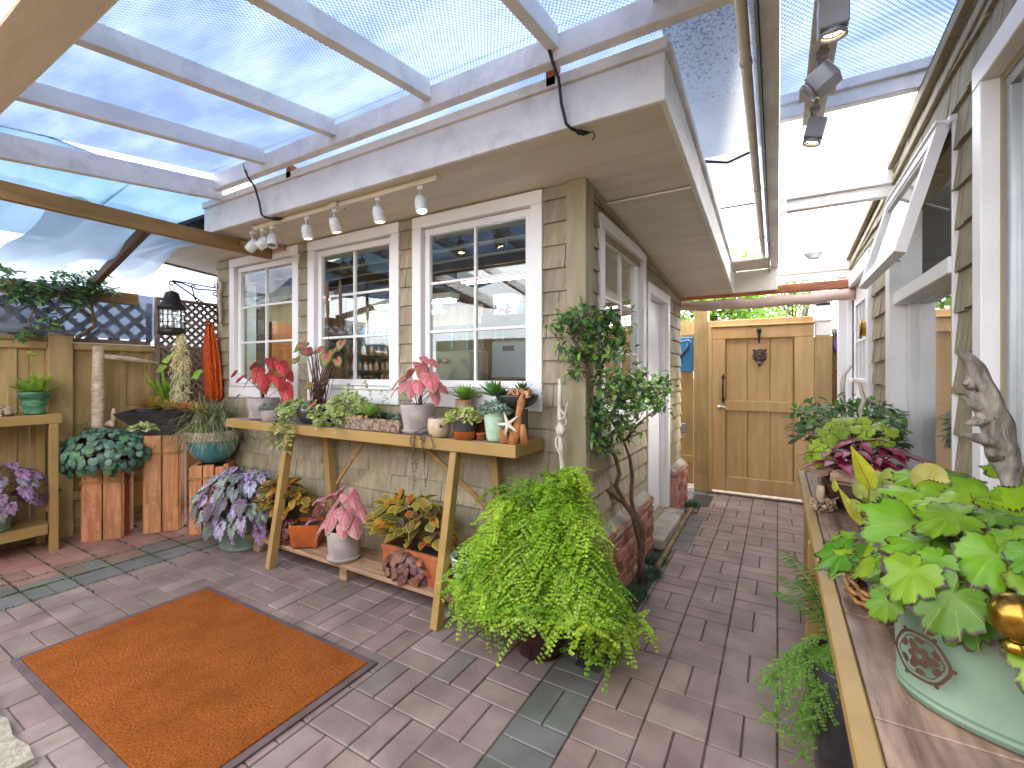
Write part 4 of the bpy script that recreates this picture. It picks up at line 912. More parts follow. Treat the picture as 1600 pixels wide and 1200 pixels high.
a = MB(); a.lathe([(.001, 0), (.035, .012), (.07, .05), (.075, .07), (.0, .07)], (.26, 4.6, 2.30), 20); a.lathe([(.001, -.02), (.03, -.015), (.035, .0)], (.27, 4.55, 2.31), 16)
tag(a.build('ceiling_lamp', M['lampwhite'], org=(.26, 4.6, 2.3)), 'round white lamp under the far passage roof', 'lamp')
a = MB(); a.tube([(.26, 4.6, 2.37), (.26, 4.6, 2.49)], .01); a.parent = None if False else None
tag(a.build('lamp_rod', M['lampwhite'], org=(.26, 4.6, 2.4)), 'short white rod holding the round lamp under the passage roof', 'rod')

# ================= WALL LANTERN =================
bxp = -4.485; 
t = thing('scroll_bracket', 'black scrolled iron bracket on the shop corner holding the lantern', 'bracket', (bxp, 2.28, 2.0))
def scroll(Mb, c, r, a0, a1, n=14, rad=.005, fr=.3):
    Mb.tube([(c[0], c[1]+r*(1-(1-fr)*k/n)*math.cos(a0+(a1-a0)*k/n), c[2]+r*(1-(1-fr)*k/n)*math.sin(a0+(a1-a0)*k/n)) for k in range(n+1)], rad, 6)
a = MB(); a.tube([(bxp, 2.27, 2.17), (bxp, 2.27, 1.80)], .007)
zt_ = 2.13
a.tube([(bxp, 2.27, zt_-.02), (bxp, 2.1, zt_-.035), (bxp, 1.97, zt_-.0), (bxp, 1.90, zt_+.005)], .006); a.tube([(bxp, 2.27, zt_), (bxp, 1.9, zt_+.01)], .005)
a.tube([(bxp, 2.27, 1.90), (bxp, 1.91, zt_)], .006)
a.tube([(bxp, 2.05, zt_-.01), (bxp, 2.08, 2.0)], .005)
for c, r, x, y in (((bxp, 2.06, zt_-.02), .02, 0, 5), ((bxp, 2.10, 2.0), .02, 2, 7), ((bxp, 1.895, zt_-.02), .025, 0, 5.2), ((bxp, 2.25, zt_-.06), .025, 1, 6), ((bxp, 2.25, 1.93), .025, 1, 6), ((bxp, 2.25, 1.84), .02, 1, 6), ((bxp, 2.25, 2.15), .018, 1, 6)): scroll(a, c, r, x, y)
a.build('scroll_frame', M['iron'], t)
c = (bxp, 1.90, 0); t = thing('hanging_lantern', 'dark verdigris ship lantern hanging from the scroll bracket', 'lantern', (bxp, 1.9, 1.7))
a = MB(); a.lathe([(.098, .27), (.105, .275), (.10, .30), (.072, .335), (.058, .37), (.05, .41), (.03, .425), (.0, .43)], (c[0], c[1], 1.62), 28)
for z in (.345, .36, .375, .39): a.lathe([(.072-.4*(z-.335), z-.004), (.078-.4*(z-.335), z), (.072-.4*(z-.335), z+.004)], (c[0], c[1], 1.62), 28, closed=False)
a.tube([(c[0], c[1], 2.045), (c[0], c[1]-.02, 2.07), (c[0], c[1], 2.10), (c[0], c[1]+.02, 2.07), (c[0], c[1], 2.045)], .004); a.build('cap', M['iron'], t)
a = MB(); a.lathe([(.075, .0), (.098, .004), (.098, .045), (.088, .06), (.0, .06)], (c[0], c[1], 1.67), 28); a.build('base', M['iron'], t)
a = MB(); a.lathe([(.078, .06)]+[(.080+.004*(k % 2), .06+.012*k) for k in range(1, 14)]+[(.078, .22)], (c[0], c[1], 1.67), 28, closed=False); a.build('glass_globe', M['lanternglass'], t)
a = MB()
for k in range(6): g = PI*k/3+.3; a.tube([(c[0]+.092*math.cos(g), c[1]+.092*math.sin(g), 1.72), (c[0]+.092*math.cos(g), c[1]+.092*math.sin(g), 1.895)], .003, 6)
for z in (1.78, 1.84): a.lathe([(.090, z-.003), (.095, z), (.090, z+.003)], (c[0], c[1], 0), 28, closed=False)
a.build('cage', M['iron'], t)
a = MB(); a.tube([(c[0], c[1], 1.73), (c[0], c[1], 1.82)], .02); a.build('candle', M['roomwhite'], t)
a = MB(); zs = [2.22, 2.15, 2.08, 2.0, 1.92, 1.84, 1.78]; a.tube([(-4.42+.012*math.sin(k*1.7), 2.255, z) for k, z in enumerate(zs)], [.013, .016, .018, .018, .017, .016, .009], 9, wob=.12)
a.tube([(-4.42, 2.255, 2.21), (-4.45, 2.25, 2.235)], [.012, .006], 7); a.tube([(-4.41, 2.255, 1.8), (-4.38, 2.25, 1.77)], [.01, .005], 7)
tag(a.build('driftwood_stick', M['birch'], org=(-4.42, 2.26, 2)), 'vertical driftwood stick fixed to the wall beside the scroll bracket', 'driftwood')

# ================= DOORMAT, STEP =================
t = thing('doormat', 'large rust orange doormat with a dark rubber edge on the paving', 'doormat', (-2.35, 1.08, 0))
a = MB(); vs = []; nx, ny = 60, 36
a.box((-3.05, .68, .002), (-1.63, 1.475, .017), .004); a.build('fibre', M['mat'], t)
a = MB(); e = .003
a.box((-3.085, .65, e), (-3.051, 1.505, .012), .003); a.box((-1.629, .65, e), (-1.595, 1.505, .012), .003); a.box((-3.0505, 1.476, e), (-1.6295, 1.505, .012), .003); a.box((-3.0505, .65, e), (-1.6295, .679, .012), .003); a.build('edge', M['matedge'], t)
a = MB(); vs = []
n = 26; top = [(-3.3+1.1*k/n, .53+.006*math.sin(k*1.1)+u(-.003, .003)) for k in range(n+1)]
for (x, y) in top: vs += [(x, y, 0), (x, y-.008, .032+u(-.002, .002)), (x, -.5, .036)]
a.add(vs, [[i*3, (i+1)*3, (i+1)*3+1, i*3+1] for i in range(n)]+[[i*3+1, (i+1)*3+1, (i+1)*3+2, i*3+2] for i in range(n)]+[[0, 1, 2], [n*3, n*3+1, n*3+2]])
tag(a.build('stone_step', M['stone'], org=(-2.8, .3, 0)), 'rough pale stone step at the lower left beside the doormat', 'step')

# ================= POTTING TABLE =================
t = thing('potting_table', 'long tan painted plant table with splayed legs below the shop windows', 'table', (-2.4, 2.1, 0))
a = MB(); a.box((-3.73, 1.945, .925), (-1.115, 1.975, .99), .003); a.box((-1.145, 1.9755, .925), (-1.115, 2.26, .99), .003); a.box((-3.73, 1.9755, .925), (-3.70, 2.26, .99), .003); a.box((-3.6995, 2.235, .925), (-1.1455, 2.26, .99), .003); a.build('apron', M['tan'], t)
a = MB(); a.box((-3.6995, 1.9755, .955), (-1.1455, 2.2345, .987), .002); a.build('tabletop', M['slatetop'], t)
for x in (-2.99, -1.525):
    a = MB(); a.bar((x-.03, 1.87, 0), (x+.01, 1.99, .925), .055, .045, up=(1, 0, 0), b=.003); a.build('leg', M['tan'], t)
    a = MB(); a.bar((x+.18, 2.25, 0), (x+.12, 2.21, .924), .055, .045, up=(1, 0, 0), b=.003); a.build('leg', M['tan'], t)
for s0, x0, x1 in ((1, -2.75, -2.35), (1, -1.42, -1.9)):
    a = MB(); a.bar((x0, 2.2, .55), (x1, 2.12, .925), .012, .03); a.build('brace', M['brownbeam'], t)
t = thing('plank_shelf', 'low plank shelf of old boards on wood blocks under the plant table', 'shelf', (-2.4, 2.05, 0))
a = MB(); a.box((-3.58, 1.945, .108), (-1.17, 2.07, .135), .004); a.box((-3.58, 2.076, .108), (-1.17, 2.22, .134), .004); a.build('plank', M['rustlight'], t)
for x in (-2.43, -3.4, -1.35):
    a = MB(); a.box((x-.035, 1.99, 0), (x+.035, 2.15, .107), .004); a.build('block', M['rustlight'], t)
# ================= LEFT STAND =================
t = thing('display_stand', 'tan two shelf plant stand against the left fence', 'stand', (-4.9, .6, 0))
a = MB(); a.box((-4.745, -.6, .965), (-4.715, 1.27, 1.035), .003); a.box((-5.05, 1.24, .965), (-4.7455, 1.27, 1.035), .003); a.box((-5.05, -.6, .99), (-4.7455, 1.2395, 1.03), .002); a.build('upper_shelf', M['tan'], t)
a = MB(); a.box((-4.745, -.6, .14), (-4.715, 1.19, .215), .003); a.box((-5.05, -.6, .17), (-4.7455, 1.22, .21), .002); a.build('lower_shelf', M['tan'], t)
for x, y in ((-4.735, 1.225), (-5.03, 1.225), (-4.735, -.2)):
    a = MB(); a.box((x-.02, y-.025, 0), (x+.02, y+.025, .9645), .003); a.build('leg', M['tan'], t)
a = MB(); a.box((-5.05, 1.195, .30), (-4.76, 1.215, .34), .003); a.build('stretcher', M['tan'], t)
# ================= RIGHT BENCH =================
t = thing('long_bench', 'long tan edged bench with mauve board top along the house wall', 'bench', (.35, 2, 0))
a = MB(); a.box((.105, -.2, .715), (.142, 3.3, .755), .004); a.box((.1425, 3.265, .715), (.56, 3.3, .7545), .004); a.build('edging', M['tan'], t)
a = MB(); y = -.2
while y < 3.26:
    a.box((.1445, y+.002, .72), (.56, min(y+.40, 3.263)-.002, .7505), .002, tint=None); y += .40
a.build('top', M['benchtop'], t)
for x, y in ((.17, .85), (.17, 2.0), (.17, 3.2), (.5, 3.2), (.5, .85)):
    a = MB(); a.box((x-.035, y-.035, 0), (x+.035, y+.035, .7195), .004); a.build('leg', M['tan'], t)
a = MB(); a.bar((.12, 2.25, 0), (.125, 2.05, .713), .03, .05, up=(1, 0, 0)); a.build('brace', M['tan'], t)
# ================= PLANT LIBRARY =================
def tab(th, T):
    a = abs(math.degrees(th)) % 360
    if a > 180: a = 360-a
    for (x0, y0), (x1, y1) in zip(T, T[1:]):
        if a <= x1: return y0+(y1-y0)*(a-x0)/(x1-x0)
    return T[-1][1]
HEART = [(0, 1.), (8, .88), (20, .74), (45, .58), (80, .50), (115, .55), (145, .62), (162, .52), (172, .25), (180, .1)]
SHIELD = [(0, 1.05), (12, .85), (30, .70), (60, .6), (100, .62), (140, .7), (165, .6), (180, .35)]
MAPLE = [(0, 1.1), (14, .80), (32, .98), (50, .72), (68, .92), (88, .70), (108, .86), (128, .66), (148, .74), (168, .5), (180, .22)]
BEG = [(0, 1.3), (8, .98), (20, .82), (32, 1.12), (42, .84), (58, .78), (70, 1.0), (82, .76), (100, .76), (112, .92), (126, .70), (146, .76), (160, .62), (172, .4), (180, .2)]
REX = [(0, 1.5), (9, 1.12), (20, .86), (32, .98), (46, .66), (66, .74), (82, .55), (112, .62), (130, .5), (160, .45), (175, .25), (180, .15)]
ROUND = [(0, 1.), (150, .97), (170, .9), (180, .6)]
OVAL = [(0, 1.25), (30, 1.0), (60, .8), (120, .72), (160, .85), (180, .6)]
PR = {'ovate': lambda t: math.sin(PI*min(1, t**.75))**.8 if 0 < t < 1 else 0,
      'lance': lambda t: math.sin(PI*t**.65)**1.1 if 0 < t < 1 else 0,
      'strap': lambda t: min(1, .45+t*3)*max(0, 1-t**5)**.6,
      'grass': lambda t: (1-t)**.6,
      'spoon': lambda t: (.25+.75*math.sin(PI*min(1, t**1.7*.98+.02)))*(1 if t < .99 else 0),
      'agave': lambda t: (.75+.5*t if t < .4 else .95*(1-((t-.4)/.6)**1.6)+.0)}
def blade(Mb, o, d, up, L, W, prof='ovate', droop=.5, fold=.25, tint=(.2, .4, .1), rows=5, jag=0, mi=0, curl=0):
    p = V(o); d = V(d).normalized(); up = V(up); f = PR[prof]; vs = []; uv = []
    for i in range(rows+1):
        t = i/rows; dr = (d+V((0, 0, -droop*t*1.4))+up*curl*t).normalized(); s = dr.cross(up)
        if s.length < 1e-4: s = dr.orthogonal()
        s.normalize(); n = s.cross(dr); w_ = W/2*f(min(t, .999) if i == rows else max(t, .03))*(1-jag*(i % 2))
        if i == rows: w_ = W*.02
        vs += [p-s*w_+n*fold*w_, p, p+s*w_+n*fold*w_]; uv += [(t, 0), (t, .5), (t, 1)]; p = p+dr*(L/rows)
    Mb.add(vs, [q for i in range(rows) for q in ([i*3, i*3+1, i*3+4, i*3+3], [i*3+1, i*3+2, i*3+5, i*3+4])], mi, uv, tint, True)
def fan(Mb, o, n, d, Rr, T=HEART, tint=(.5, .1, .1), ns=20, rings=(.4, .75, 1), cup=0, droop=.3, wave=.05, tooth=0, mi=0):
    o = V(o); n = V(n).normalized(); d = V(d); d = (d-n*d.dot(n))
    if d.length < 1e-4: d = n.orthogonal()
    d.normalize(); s = n.cross(d); vs = [o]; uv = [(0, 0)]; ph = u(0, 6)
    for r in rings:
        for k in range(ns+1):
            th = -PI+2*PI*k/ns; q = tab(th, T)*r*Rr
            if tooth and r == rings[-1]: q *= 1+tooth*(1 if k % 2 else -1)
            vs.append(o+(d*math.cos(th)+s*math.sin(th))*q+n*(cup*r*r*Rr+wave*Rr*r*math.sin(3*th+ph))-V((0, 0, droop*r*r*Rr*max(.2, math.cos(th)))))
            uv.append((r, k/ns+.5))
    m = ns+1; fs = [[0, 1+k, 2+k] for k in range(ns)]
    for j in range(len(rings)-1):
        fs += [[1+j*m+k, 1+(j+1)*m+k, 2+(j+1)*m+k, 2+j*m+k] for k in range(ns)]
    Mb.add(vs, fs, mi, uv, tint, True)
def sph(az, el): return V((math.cos(az)*math.cos(el), math.sin(az)*math.cos(el), math.sin(el)))
def pot(t, c, rt, rb, h, mat, style='taper', sx=1, sy=1, rz=0, n=36, soil=True, name='pot', fill=.88, wall=None, label=None):
    wl_ = wall or max(.004, rt*.07); a = MB(); prof = [(.001, 0), (rb*.93, 0), (rb, h*.02)]
    if style == 'taper': prof += [(rb+(rt-rb)*.5, h*.5), (rt, h*.985)]
    elif style == 'rimmed': prof += [(rb+(rt-rb)*.9*.8, h*.8), (rt*.985, h*.80), (rt, h*.81), (rt, h*.985)]
    elif style == 'saucer': prof = [(.001, 0), (rb*1.05, 0), (rb*1.12, h*.10), (rb*1.10, h*.13), (rb*1.0, h*.12), (rb*1.0, h*.14), (rb+(rt-rb)*.5, h*.5), (rt, h*.99)]
    elif style == 'bowl': prof += [(rb+(rt-rb)*q, h*z) for q, z in ((.35, .12), (.62, .28), (.82, .48), (.95, .72), (1, .93))]
    elif style == 'belly': prof += [(rb+(rt*1.08-rb)*q, h*z) for q, z in ((.6, .15), (.9, .35), (1, .6), (.97, .8))]+[(rt, h*.97)]
    elif style == 'urn': prof = [(.001, 0), (rb, 0), (rb*.97, h*.08), (rb*.95, h*.2), (rb*1.15, h*.4), (rt*.82, h*.7), (rt*.93, h*.9), (rt*1.0, h*.96), (rt*1.02, h)]
    elif style == 'ribbed':
        for k in range(1, 30): z = k/30; prof.append((rb+(rt-rb)*(z**.6)+(.0016 if k % 4 == 0 else 0), h*z))
        prof.append((rt, h*.99))
    elif style == 'tin': prof += [(rb*1.0, h*.05), (rb*1.012, h*.06), (rb*1.012, h*.075), (rb, h*.085), (rb*1.0+(rt-rb)*.1, h*.11), (rb*1.014, h*.12), (rb*1.014, h*.135), (rb+(rt-rb)*.15, h*.145), (rb+(rt-rb)*.6, h*.6), (rt, h*.96), (rt*1.012, h*.97), (rt*1.012, h*.99)]
    prof += [(rt-wl_*.3, h), (rt-wl_, h*.985), (rt-wl_*1.2, h*.7), (0, h*.69)]
    a.lathe(prof, c, n, sx, sy, rz); o = a.build(name, mat, t)
    if label: o['label'] = label
    if soil:
        b = MB(); b.disc((c[0], c[1], c[2]+h*fill), rt-wl_*1.05, 24, sx, sy, rz, bump=.004); b.build('soil', M['soil'], t)
    return V((c[0], c[1], c[2]+h*fill))
def petiole(Mb, a, b, r=.002, sag=.25, n=4):
    a = V(a); b = V(b); k = (b-a); pts = [a+V((k.x*s**1.4, k.y*s**1.4, k.z*(s**.8))) for s in (0, .33, .66, 1)]; Mb.tube(pts, [r, r*.9, r*.8, r*.6], 5)
def caladium(t, c, specs, tintf, mat, stem='stem', T=HEART, nm='foliage', ns=22, droop=.35, rs=.0022):
    """specs: leaf tips (point, radius)"""
    f = MB(); s = MB()
    for p, r in specs:
        p = V(p); out = (p-c); oh = V((out.x, out.y, 0))
        if oh.length < .01: oh = V((u(-1, 1), u(-1, 1), 0))
        oh.normalize(); n = (V((0, 0, 1))*u(.5, .9)+oh*u(.35, .7)+V((.25, -.55, 0))*u(.3, .8)+rv(.15)).normalized(); d = oh+V((.1, -.25, -.5))+rv(.25)
        fan(f, p, n, d, r, T, tintf(), ns, cup=-.12, droop=droop, wave=.06)
        petiole(s, c+V((u(-.02, .02), u(-.02, .02), -.01)), p-n*.001, rs)
    f.build(nm, mat, t); s.build('stems', M[stem], t)
def ell_pts(c, rx, ry, rz, n, lo=0, hi=PI/2, jt_=.12):
    for k in range(n):
        az = 2.399963*k+u(-.3, .3); el = math.asin(math.sin(lo)+(math.sin(hi)-math.sin(lo))*((k+.5)/n)); d = sph(az, el); s = 1+u(-jt_, jt_*.6)
        yield V((c[0]+d.x*rx*s, c[1]+d.y*ry*s, c[2]+d.z*rz*s)), V((d.x/rx, d.y/ry, d.z/rz)).normalized(), d
def rosette(Mb, c, n, L, W, tint, prof='agave', e0=.15, e1=1.35, fold=.3, droop=-.1, rows=5, curl=0, jt=.12):
    for k in range(n):
        az = 2.399963*k; s = k/n; el = e0+(e1-e0)*s; d = sph(az, el); l = L*(1-.35*s)*(1+u(-jt, jt))
        blade(Mb, V(c)+V((d.x, d.y, 0))*W*.25, d, V((0, 0, 1)) if el < 1.2 else V((math.cos(az+PI), math.sin(az+PI), .2)), l, W*(1-.2*s), prof, droop, fold, jit(tint, .18), rows, curl=curl)
def mound(Mb, c, rx, ry, rz, n, L, W, prof, tintf, lo=-.1, hi=PI/2, droop=.4, tilt=.5, rows=4, fold=.2, jt_=.15, jag=0):
    for p, nn_, d in ell_pts(c, rx, ry, rz, n, lo, hi, jt_):
        dd = (V((d.x, d.y, 0))*1.0+V((0, 0, u(-.3, .4)))+rv(.5)); blade(Mb, p-dd.normalized()*L*.5, dd, (nn_+V((0, 0, tilt))+rv(.25)).normalized(), L*u(.7, 1.2), W*u(.75, 1.2), prof, droop, fold, tintf(), rows, jag)
LM = {}
LM['caladium'] = leafmat('caladium_red', ((.22, .0, .01), .9), (.13, .17, .05), None, 'fan', nv=9, mr=.95, vw=.3)
LM['calpink'] = leafmat('caladium_pink', ((.55, .01, .06), .9), (.52, .50, .36), None, 'fan', nv=9, mr=.95, vw=.3)
LM['calgreen'] = leafmat('caladium_green_edge', ((.55, .08, .12), .7), (.12, .20, .05), ((.62, .12, .16), .45), 'fan', nv=9, mr=.8, vw=.1)
LM['varieg'] = leafmat('variegated_vine_leaf', None, (.72, .74, .35), ((.25, .40, .14), .35), 'blade', mr=.62, rough=.4)
LM['plain'] = leafmat('plain_green_leaf', ((.5, .6, .25), .25), None, None, 'blade', nv=6)
LM['succ'] = leafmat('succulent_leaf', None, None, None, 'blade', rough=.45, tr=.12)
LM['rex'] = leafmat('rex_begonia_leaf', ((.05, .025, .05), .9), (.12, .09, .12), ((.16, .05, .14), .24), 'fan', nv=9, mr=.92, vw=.3, rough=.35, tr=.2)
LM['coleus'] = leafmat('coleus_leaf', ((.25, .10, .02), .5), (.55, .50, .05), None, 'blade', nv=6, mr=.80, vw=.1)
LM['heuch'] = leafmat('burgundy_leaf', ((.03, .01, .01), .6), None, None, 'fan', nv=7, rough=.35, tr=.2)
LM['fern'] = leafmat('maidenhair_leaflet', None, None, None, 'blade', rough=.5, tr=.45)
LM['begonia'] = leafmat('lime_begonia_leaf', ((.36, .48, .05), .35), (.05, .02, .012), None, 'fan', nv=9, mr=.93, vw=.10, ma=.55, ns_=50, rough=.38, tr=.3)
LM['magenta'] = leafmat('magenta_coleus_leaf', ((.62, .02, .14), .5), (.04, .05, .02), ((.42, .008, .07), .55), 'blade', nv=5, mr=.80, rough=.35)
LM['pitcher'] = leafmat('pitcher_plant', ((.35, .08, .02), .55), None, None, 'blade', nv=14, vw=.05, rough=.35, tr=.35)
LM['pep'] = leafmat('peperomia_leaf', ((.35, .48, .42), .35), (.03, .04, .03), None, 'fan', nv=9, vw=.10, rough=.3, tr=.12, mr=.93)
LM['brom'] = leafmat('bromeliad_leaf', None, (.55, .16, .10), None, 'blade', mr=.8, rough=.35)
LM['grass'] = leafmat('striped_grass', None, (.62, .58, .34), None, 'blade', mr=.72, rough=.5, tr=.3)
LM['glossy'] = leafmat('glossy_dark_leaf', ((.25, .35, .12), .3), None, None, 'blade', nv=5, rough=.22, tr=.15)
# ================= THE TABLE: POTS FROM LEFT TO RIGHT =================
TZ = .991
def tx(px, Y): return P(px, 600, Y=Y).x
def pz(px, py, Y): return P(px, py, Y=Y)
def hang(Mb, x, y, z0, z1, n, leafL, tintf, sway=.02, prof='ovate', W=.6):
    pts = []
    for k in range(n+1):
        s = k/n; pts.append(V((x+sway*math.sin(s*4+x*9)+u(-.004, .004), y-.01*s+u(-.004, .004), z0+(z1-z0)*s)))
    for p in pts:
        for q in (-1, 1):
            az = u(0, 6.28); d = V((math.cos(az), math.sin(az)-.5, u(-.5, .2))); blade(Mb, p, d, V((0, 0, 1)), leafL*u(.7, 1.2), leafL*W, prof, .4, .2, tintf(), 4)
    return pts
# 1 red caladium
Y = 2.10; x = tx(412, Y); k_ = mpp((x, Y))
t = thing('potted_caladium', 'red caladium in a tall grey clay pot at the left end of the plant table', 'potted plant', (x, Y, TZ))
top = pot(t, (x, Y, TZ), 23*k_, 19*k_, .16, M['greypot'], 'saucer')
sp = [(pz(a, b, Y+e), r*k_*.86) for a, b, e, r in ((378, 587, -.02, 17), (367, 580, 0, 12), (388, 592, -.06, 15), (403, 578, -.08, 22), (414, 585, -.10, 26), (424, 560, -.02, 22), (440, 566, 0, 24), (436, 590, -.08, 22), (446, 604, -.05, 24), (398, 566, .02, 18), (452, 582, .04, 16), (412, 600, -.12, 16), (372, 617, -.04, 8), (449, 620, -.03, 18))]
caladium(t, top, sp, lambda: jit((.62, .07, .075), .25), LM['caladium'], rs=.0025)
# 2 blue sedum
Y = 2.0; x = tx(424, Y); k_ = mpp((x, Y))
t = thing('potted_sedum', 'blue grey sedum dome in a small grey pot beside the red caladium', 'potted plant', (x, Y, TZ))
top = pot(t, (x, Y, TZ), 15*k_, 13*k_, .085, M['greypot'])
a = MB(); mound(a, top+V((-.01, -.01, .01)), .07, .065, .05, 260, .022, .009, 'lance', lambda: jit((.16, .27, .25), .2), -.3, 1.57, -.3, .9); a.build('foliage', LM['succ'], t)
# 3 black pot with tall pitcher stems, caladium and variegated vine
Y = 2.12; x = tx(494, Y); k_ = mpp((x, Y))
t = thing('mixed_planter', 'black pot of tall brown stems with variegated vine spilling over the table edge', 'planter', (x, Y, TZ))
top = pot(t, (x, Y, TZ), 26*k_, 20*k_, .12, M['black'], 'belly')
a = MB()
for k in range(34):
    p1 = pz(480+u(-4, 44), u(540, 600), Y+u(-.05, .05)); q0 = top+V((u(-.04, .08), u(-.04, .04), 0)); a.tube([q0, q0.lerp(p1, .5)+rv(.008), p1], [.004, .0038, .002], 6)
a.build('stems', M['stem'], t)
sp = [(pz(px_, py_, Y+e), r*k_) for px_, py_, e, r in ((473, 537, -.03, 17), (461, 560, 0, 15), (478, 545, -.06, 19), (510, 555, -.03, 20), (522, 545, .03, 17), (533, 535, 0, 14), (500, 545, .03, 15), (527, 562, -.04, 13), (484, 600, -.08, 13), (489, 630, -.1, 15))]
f = MB(); s = MB()
for p, r in sp:
    fan(f, p, (V((.2, -.6, .7))+rv(.3)), (V((u(-1, 1), -.3, -.6))), r, HEART, R.choice([jit((.42, .34, .12), .15), jit((.55, .16, .16), .15), jit((.30, .30, .10), .1)]), 20, wave=.08); petiole(s, top, p, .0028)
f.build('caladium_foliage', LM['calgreen'], t); s.build('leaf_stalks', M['stem'], t)
a = MB(); zs = [P(512, 405, Y=2.2), P(532, 400, Y=2.2)]
for q in zs:
    a.tube([top+V((.05, .06, 0)), V((q.x+.01, 2.2, 1.6)), V((q.x+.005, 2.2, 1.72))], [.002, .002, .002], 5); a.tube([V((q.x+.005, 2.2, 1.70)), V((q.x, 2.2, 1.80)), V((q.x-.004, 2.2, 1.98)), V((q.x-.006, 2.2, 2.04))], [.004, .013, .011, .002], 9, wob=.1)
a.build('seed_spike', M['bark'], t)
vt = lambda: jit((.36, .48, .18), .2)
a = MB()
for cx_, cy_, rx, rz_, n in ((462, 640, .12, .06, 220), (545, 635, .15, .08, 300), (505, 645, .10, .05, 130), (520, 655, .12, .05, 130)):
    q = pz(cx_, cy_, 2.06); mound(a, q, rx*1.1, .09, rz_*1.1, int(n*.9), .046, .032, 'ovate', vt, -.6, 1.5, .3, .5)
for (px_, y0, y1) in ((432, 655, 675), (440, 655, 672), (447, 650, 700), (452, 655, 705), (458, 655, 688), (424, 660, 700), (500, 655, 668), (440, 690, 700), (446, 650, 692), (530, 650, 672), (512, 600, 640), (541, 595, 630), (567, 612, 640)):
    q = pz(px_, y0, 1.925); q1 = pz(px_, y1, 1.925); hang(a, q.x, 1.925 if y1 > 650 else 2.1, q.z, q1.z, max(5, int((y1-y0)/4)), .038, vt)
a.build('vine', LM['varieg'], t)
# 4 succulent trough
Y = 2.08; x0, x1 = tx(541, 2.0), tx(618, 2.0)
t = thing('succulent_trough', 'rough brown bark trough of green succulents in the middle of the table', 'planter', ((x0+x1)/2, 2.07, TZ))
a = MB(); th = .012
for lo, hi in (((x0, 1.985, TZ), (x1+.04, 1.985+th, TZ+.075)), ((x0, 2.155, TZ), (x1+.04, 2.155+th, TZ+.075)), ((x0, 1.9975, TZ), (x0+th, 2.1545, TZ+.0745)), ((x1+.04-th, 1.9975, TZ), (x1+.04, 2.1545, TZ+.0745)), ((x0+th+.001, 1.998, TZ), (x1+.039-th, 2.154, TZ+.05))): a.box(lo, hi, .004)
a.build('trough', pm('rough_bark_trough', s2l('a08c78'), s2l('5f4c3c'), 45, rough=.9, bump=1, bsc=60, lo=.4, hi=.6, bdist=.01), t)
a = MB(); a.box((x0+.013, 1.998, TZ+.0505), (x1+.027, 2.153, TZ+.06), .003); a.build('soil', M['soil'], t)
a = MB()
q = pz(582, 655, 2.03); rosette(a, V((q.x, 2.02, TZ+.085)), 34, .125, .03, (.26, .44, .10), 'agave', .25, 1.4)
for px_, yy, L, W, c_ in ((565, 2.1, .075, .016, (.06, .13, .08)), (600, 2.1, .07, .014, (.05, .12, .07)), (612, 2.06, .06, .014, (.08, .16, .12)), (618, 2.0, .045, .016, (.20, .34, .20)), (557, 2.02, .04, .014, (.22, .36, .18)), (572, 2.12, .07, .014, (.10, .2, .10)), (628, 2.1, .07, .014, (.05, .11, .07))):
    rosette(a, V((tx(px_, yy), yy, TZ+.065)), 26, L, W, c_, 'agave', .2, 1.4)
a.build('succulents', LM['succ'], t)
a = MB()
for k in range(14): a.sphere((u(x0+.02, x0+.14), u(2.0, 2.05), TZ+.07), u(.008, .016), 5, wob=.2)
a.build('shell_pieces', M['coral'], t)
# 5 pink caladium
Y = 2.08; x = tx(653, Y); k_ = mpp((x, Y))
t = thing('potted_caladium', 'pink caladium in a grey clay pot in the middle of the plant table', 'potted plant', (x, Y, TZ))
top = pot(t, (x, Y, TZ), 27*k_, 22*k_, .17, M['greypot'], 'saucer')
sp = [(pz(a, b, Y+e), r*k_) for a, b, e, r in ((626, 590, -.02, 20), (618, 607, -.04, 14), (640, 578, .02, 20), (660, 570, 0, 27), (672, 585, -.06, 26), (655, 595, -.08, 22), (645, 600, -.1, 20), (684, 597, -.02, 18), (680, 612, -.04, 18), (664, 558, .04, 18), (632, 598, -.08, 16), (692, 604, .02, 12), (678, 563, .03, 14))]
caladium(t, top, sp, lambda: jit((.70, .24, .26), .2), LM['calpink'], rs=.0025)
# 6 small tan pot with trailing string plant
Y = 1.99; x = tx(686, Y); k_ = mpp((x, Y))
t = thing('potted_string_plant', 'small tan pot with a dark trailing string plant hanging past the table edge', 'potted plant', (x, Y, TZ))
top = pot(t, (x, Y, TZ), 16.5*k_, 12*k_, .105, M['tanpot'], 'belly')
a = MB(); mound(a, top, .05, .05, .02, 60, .012, .010, 'ovate', lambda: jit((.08, .08, .06), .3), -.2, 1.5)
lns = MB()
for px_, y1 in ((645, 700), (650, 735), (662, 720), (665, 765), (648, 770), (660, 690), (684, 668), (676, 700)):
    xx = tx(px_, 1.93); yy = 1.93 if px_ < 680 else 1.955; z1 = P(px_, y1, Y=1.93).z; pts = hang(a, xx, yy, TZ+(.02 if px_ < 680 else .09), z1, 14, .011, lambda: jit((.14, .13, .09), .4), .012, 'ovate', .9)
    lns.tube([top, (top+pts[0])/2+V((0, 0, .0)), pts[0]]+pts[1::3], .0012, 4)
a.build('foliage', LM['succ'], t); lns.build('strings', M['stem'], t)
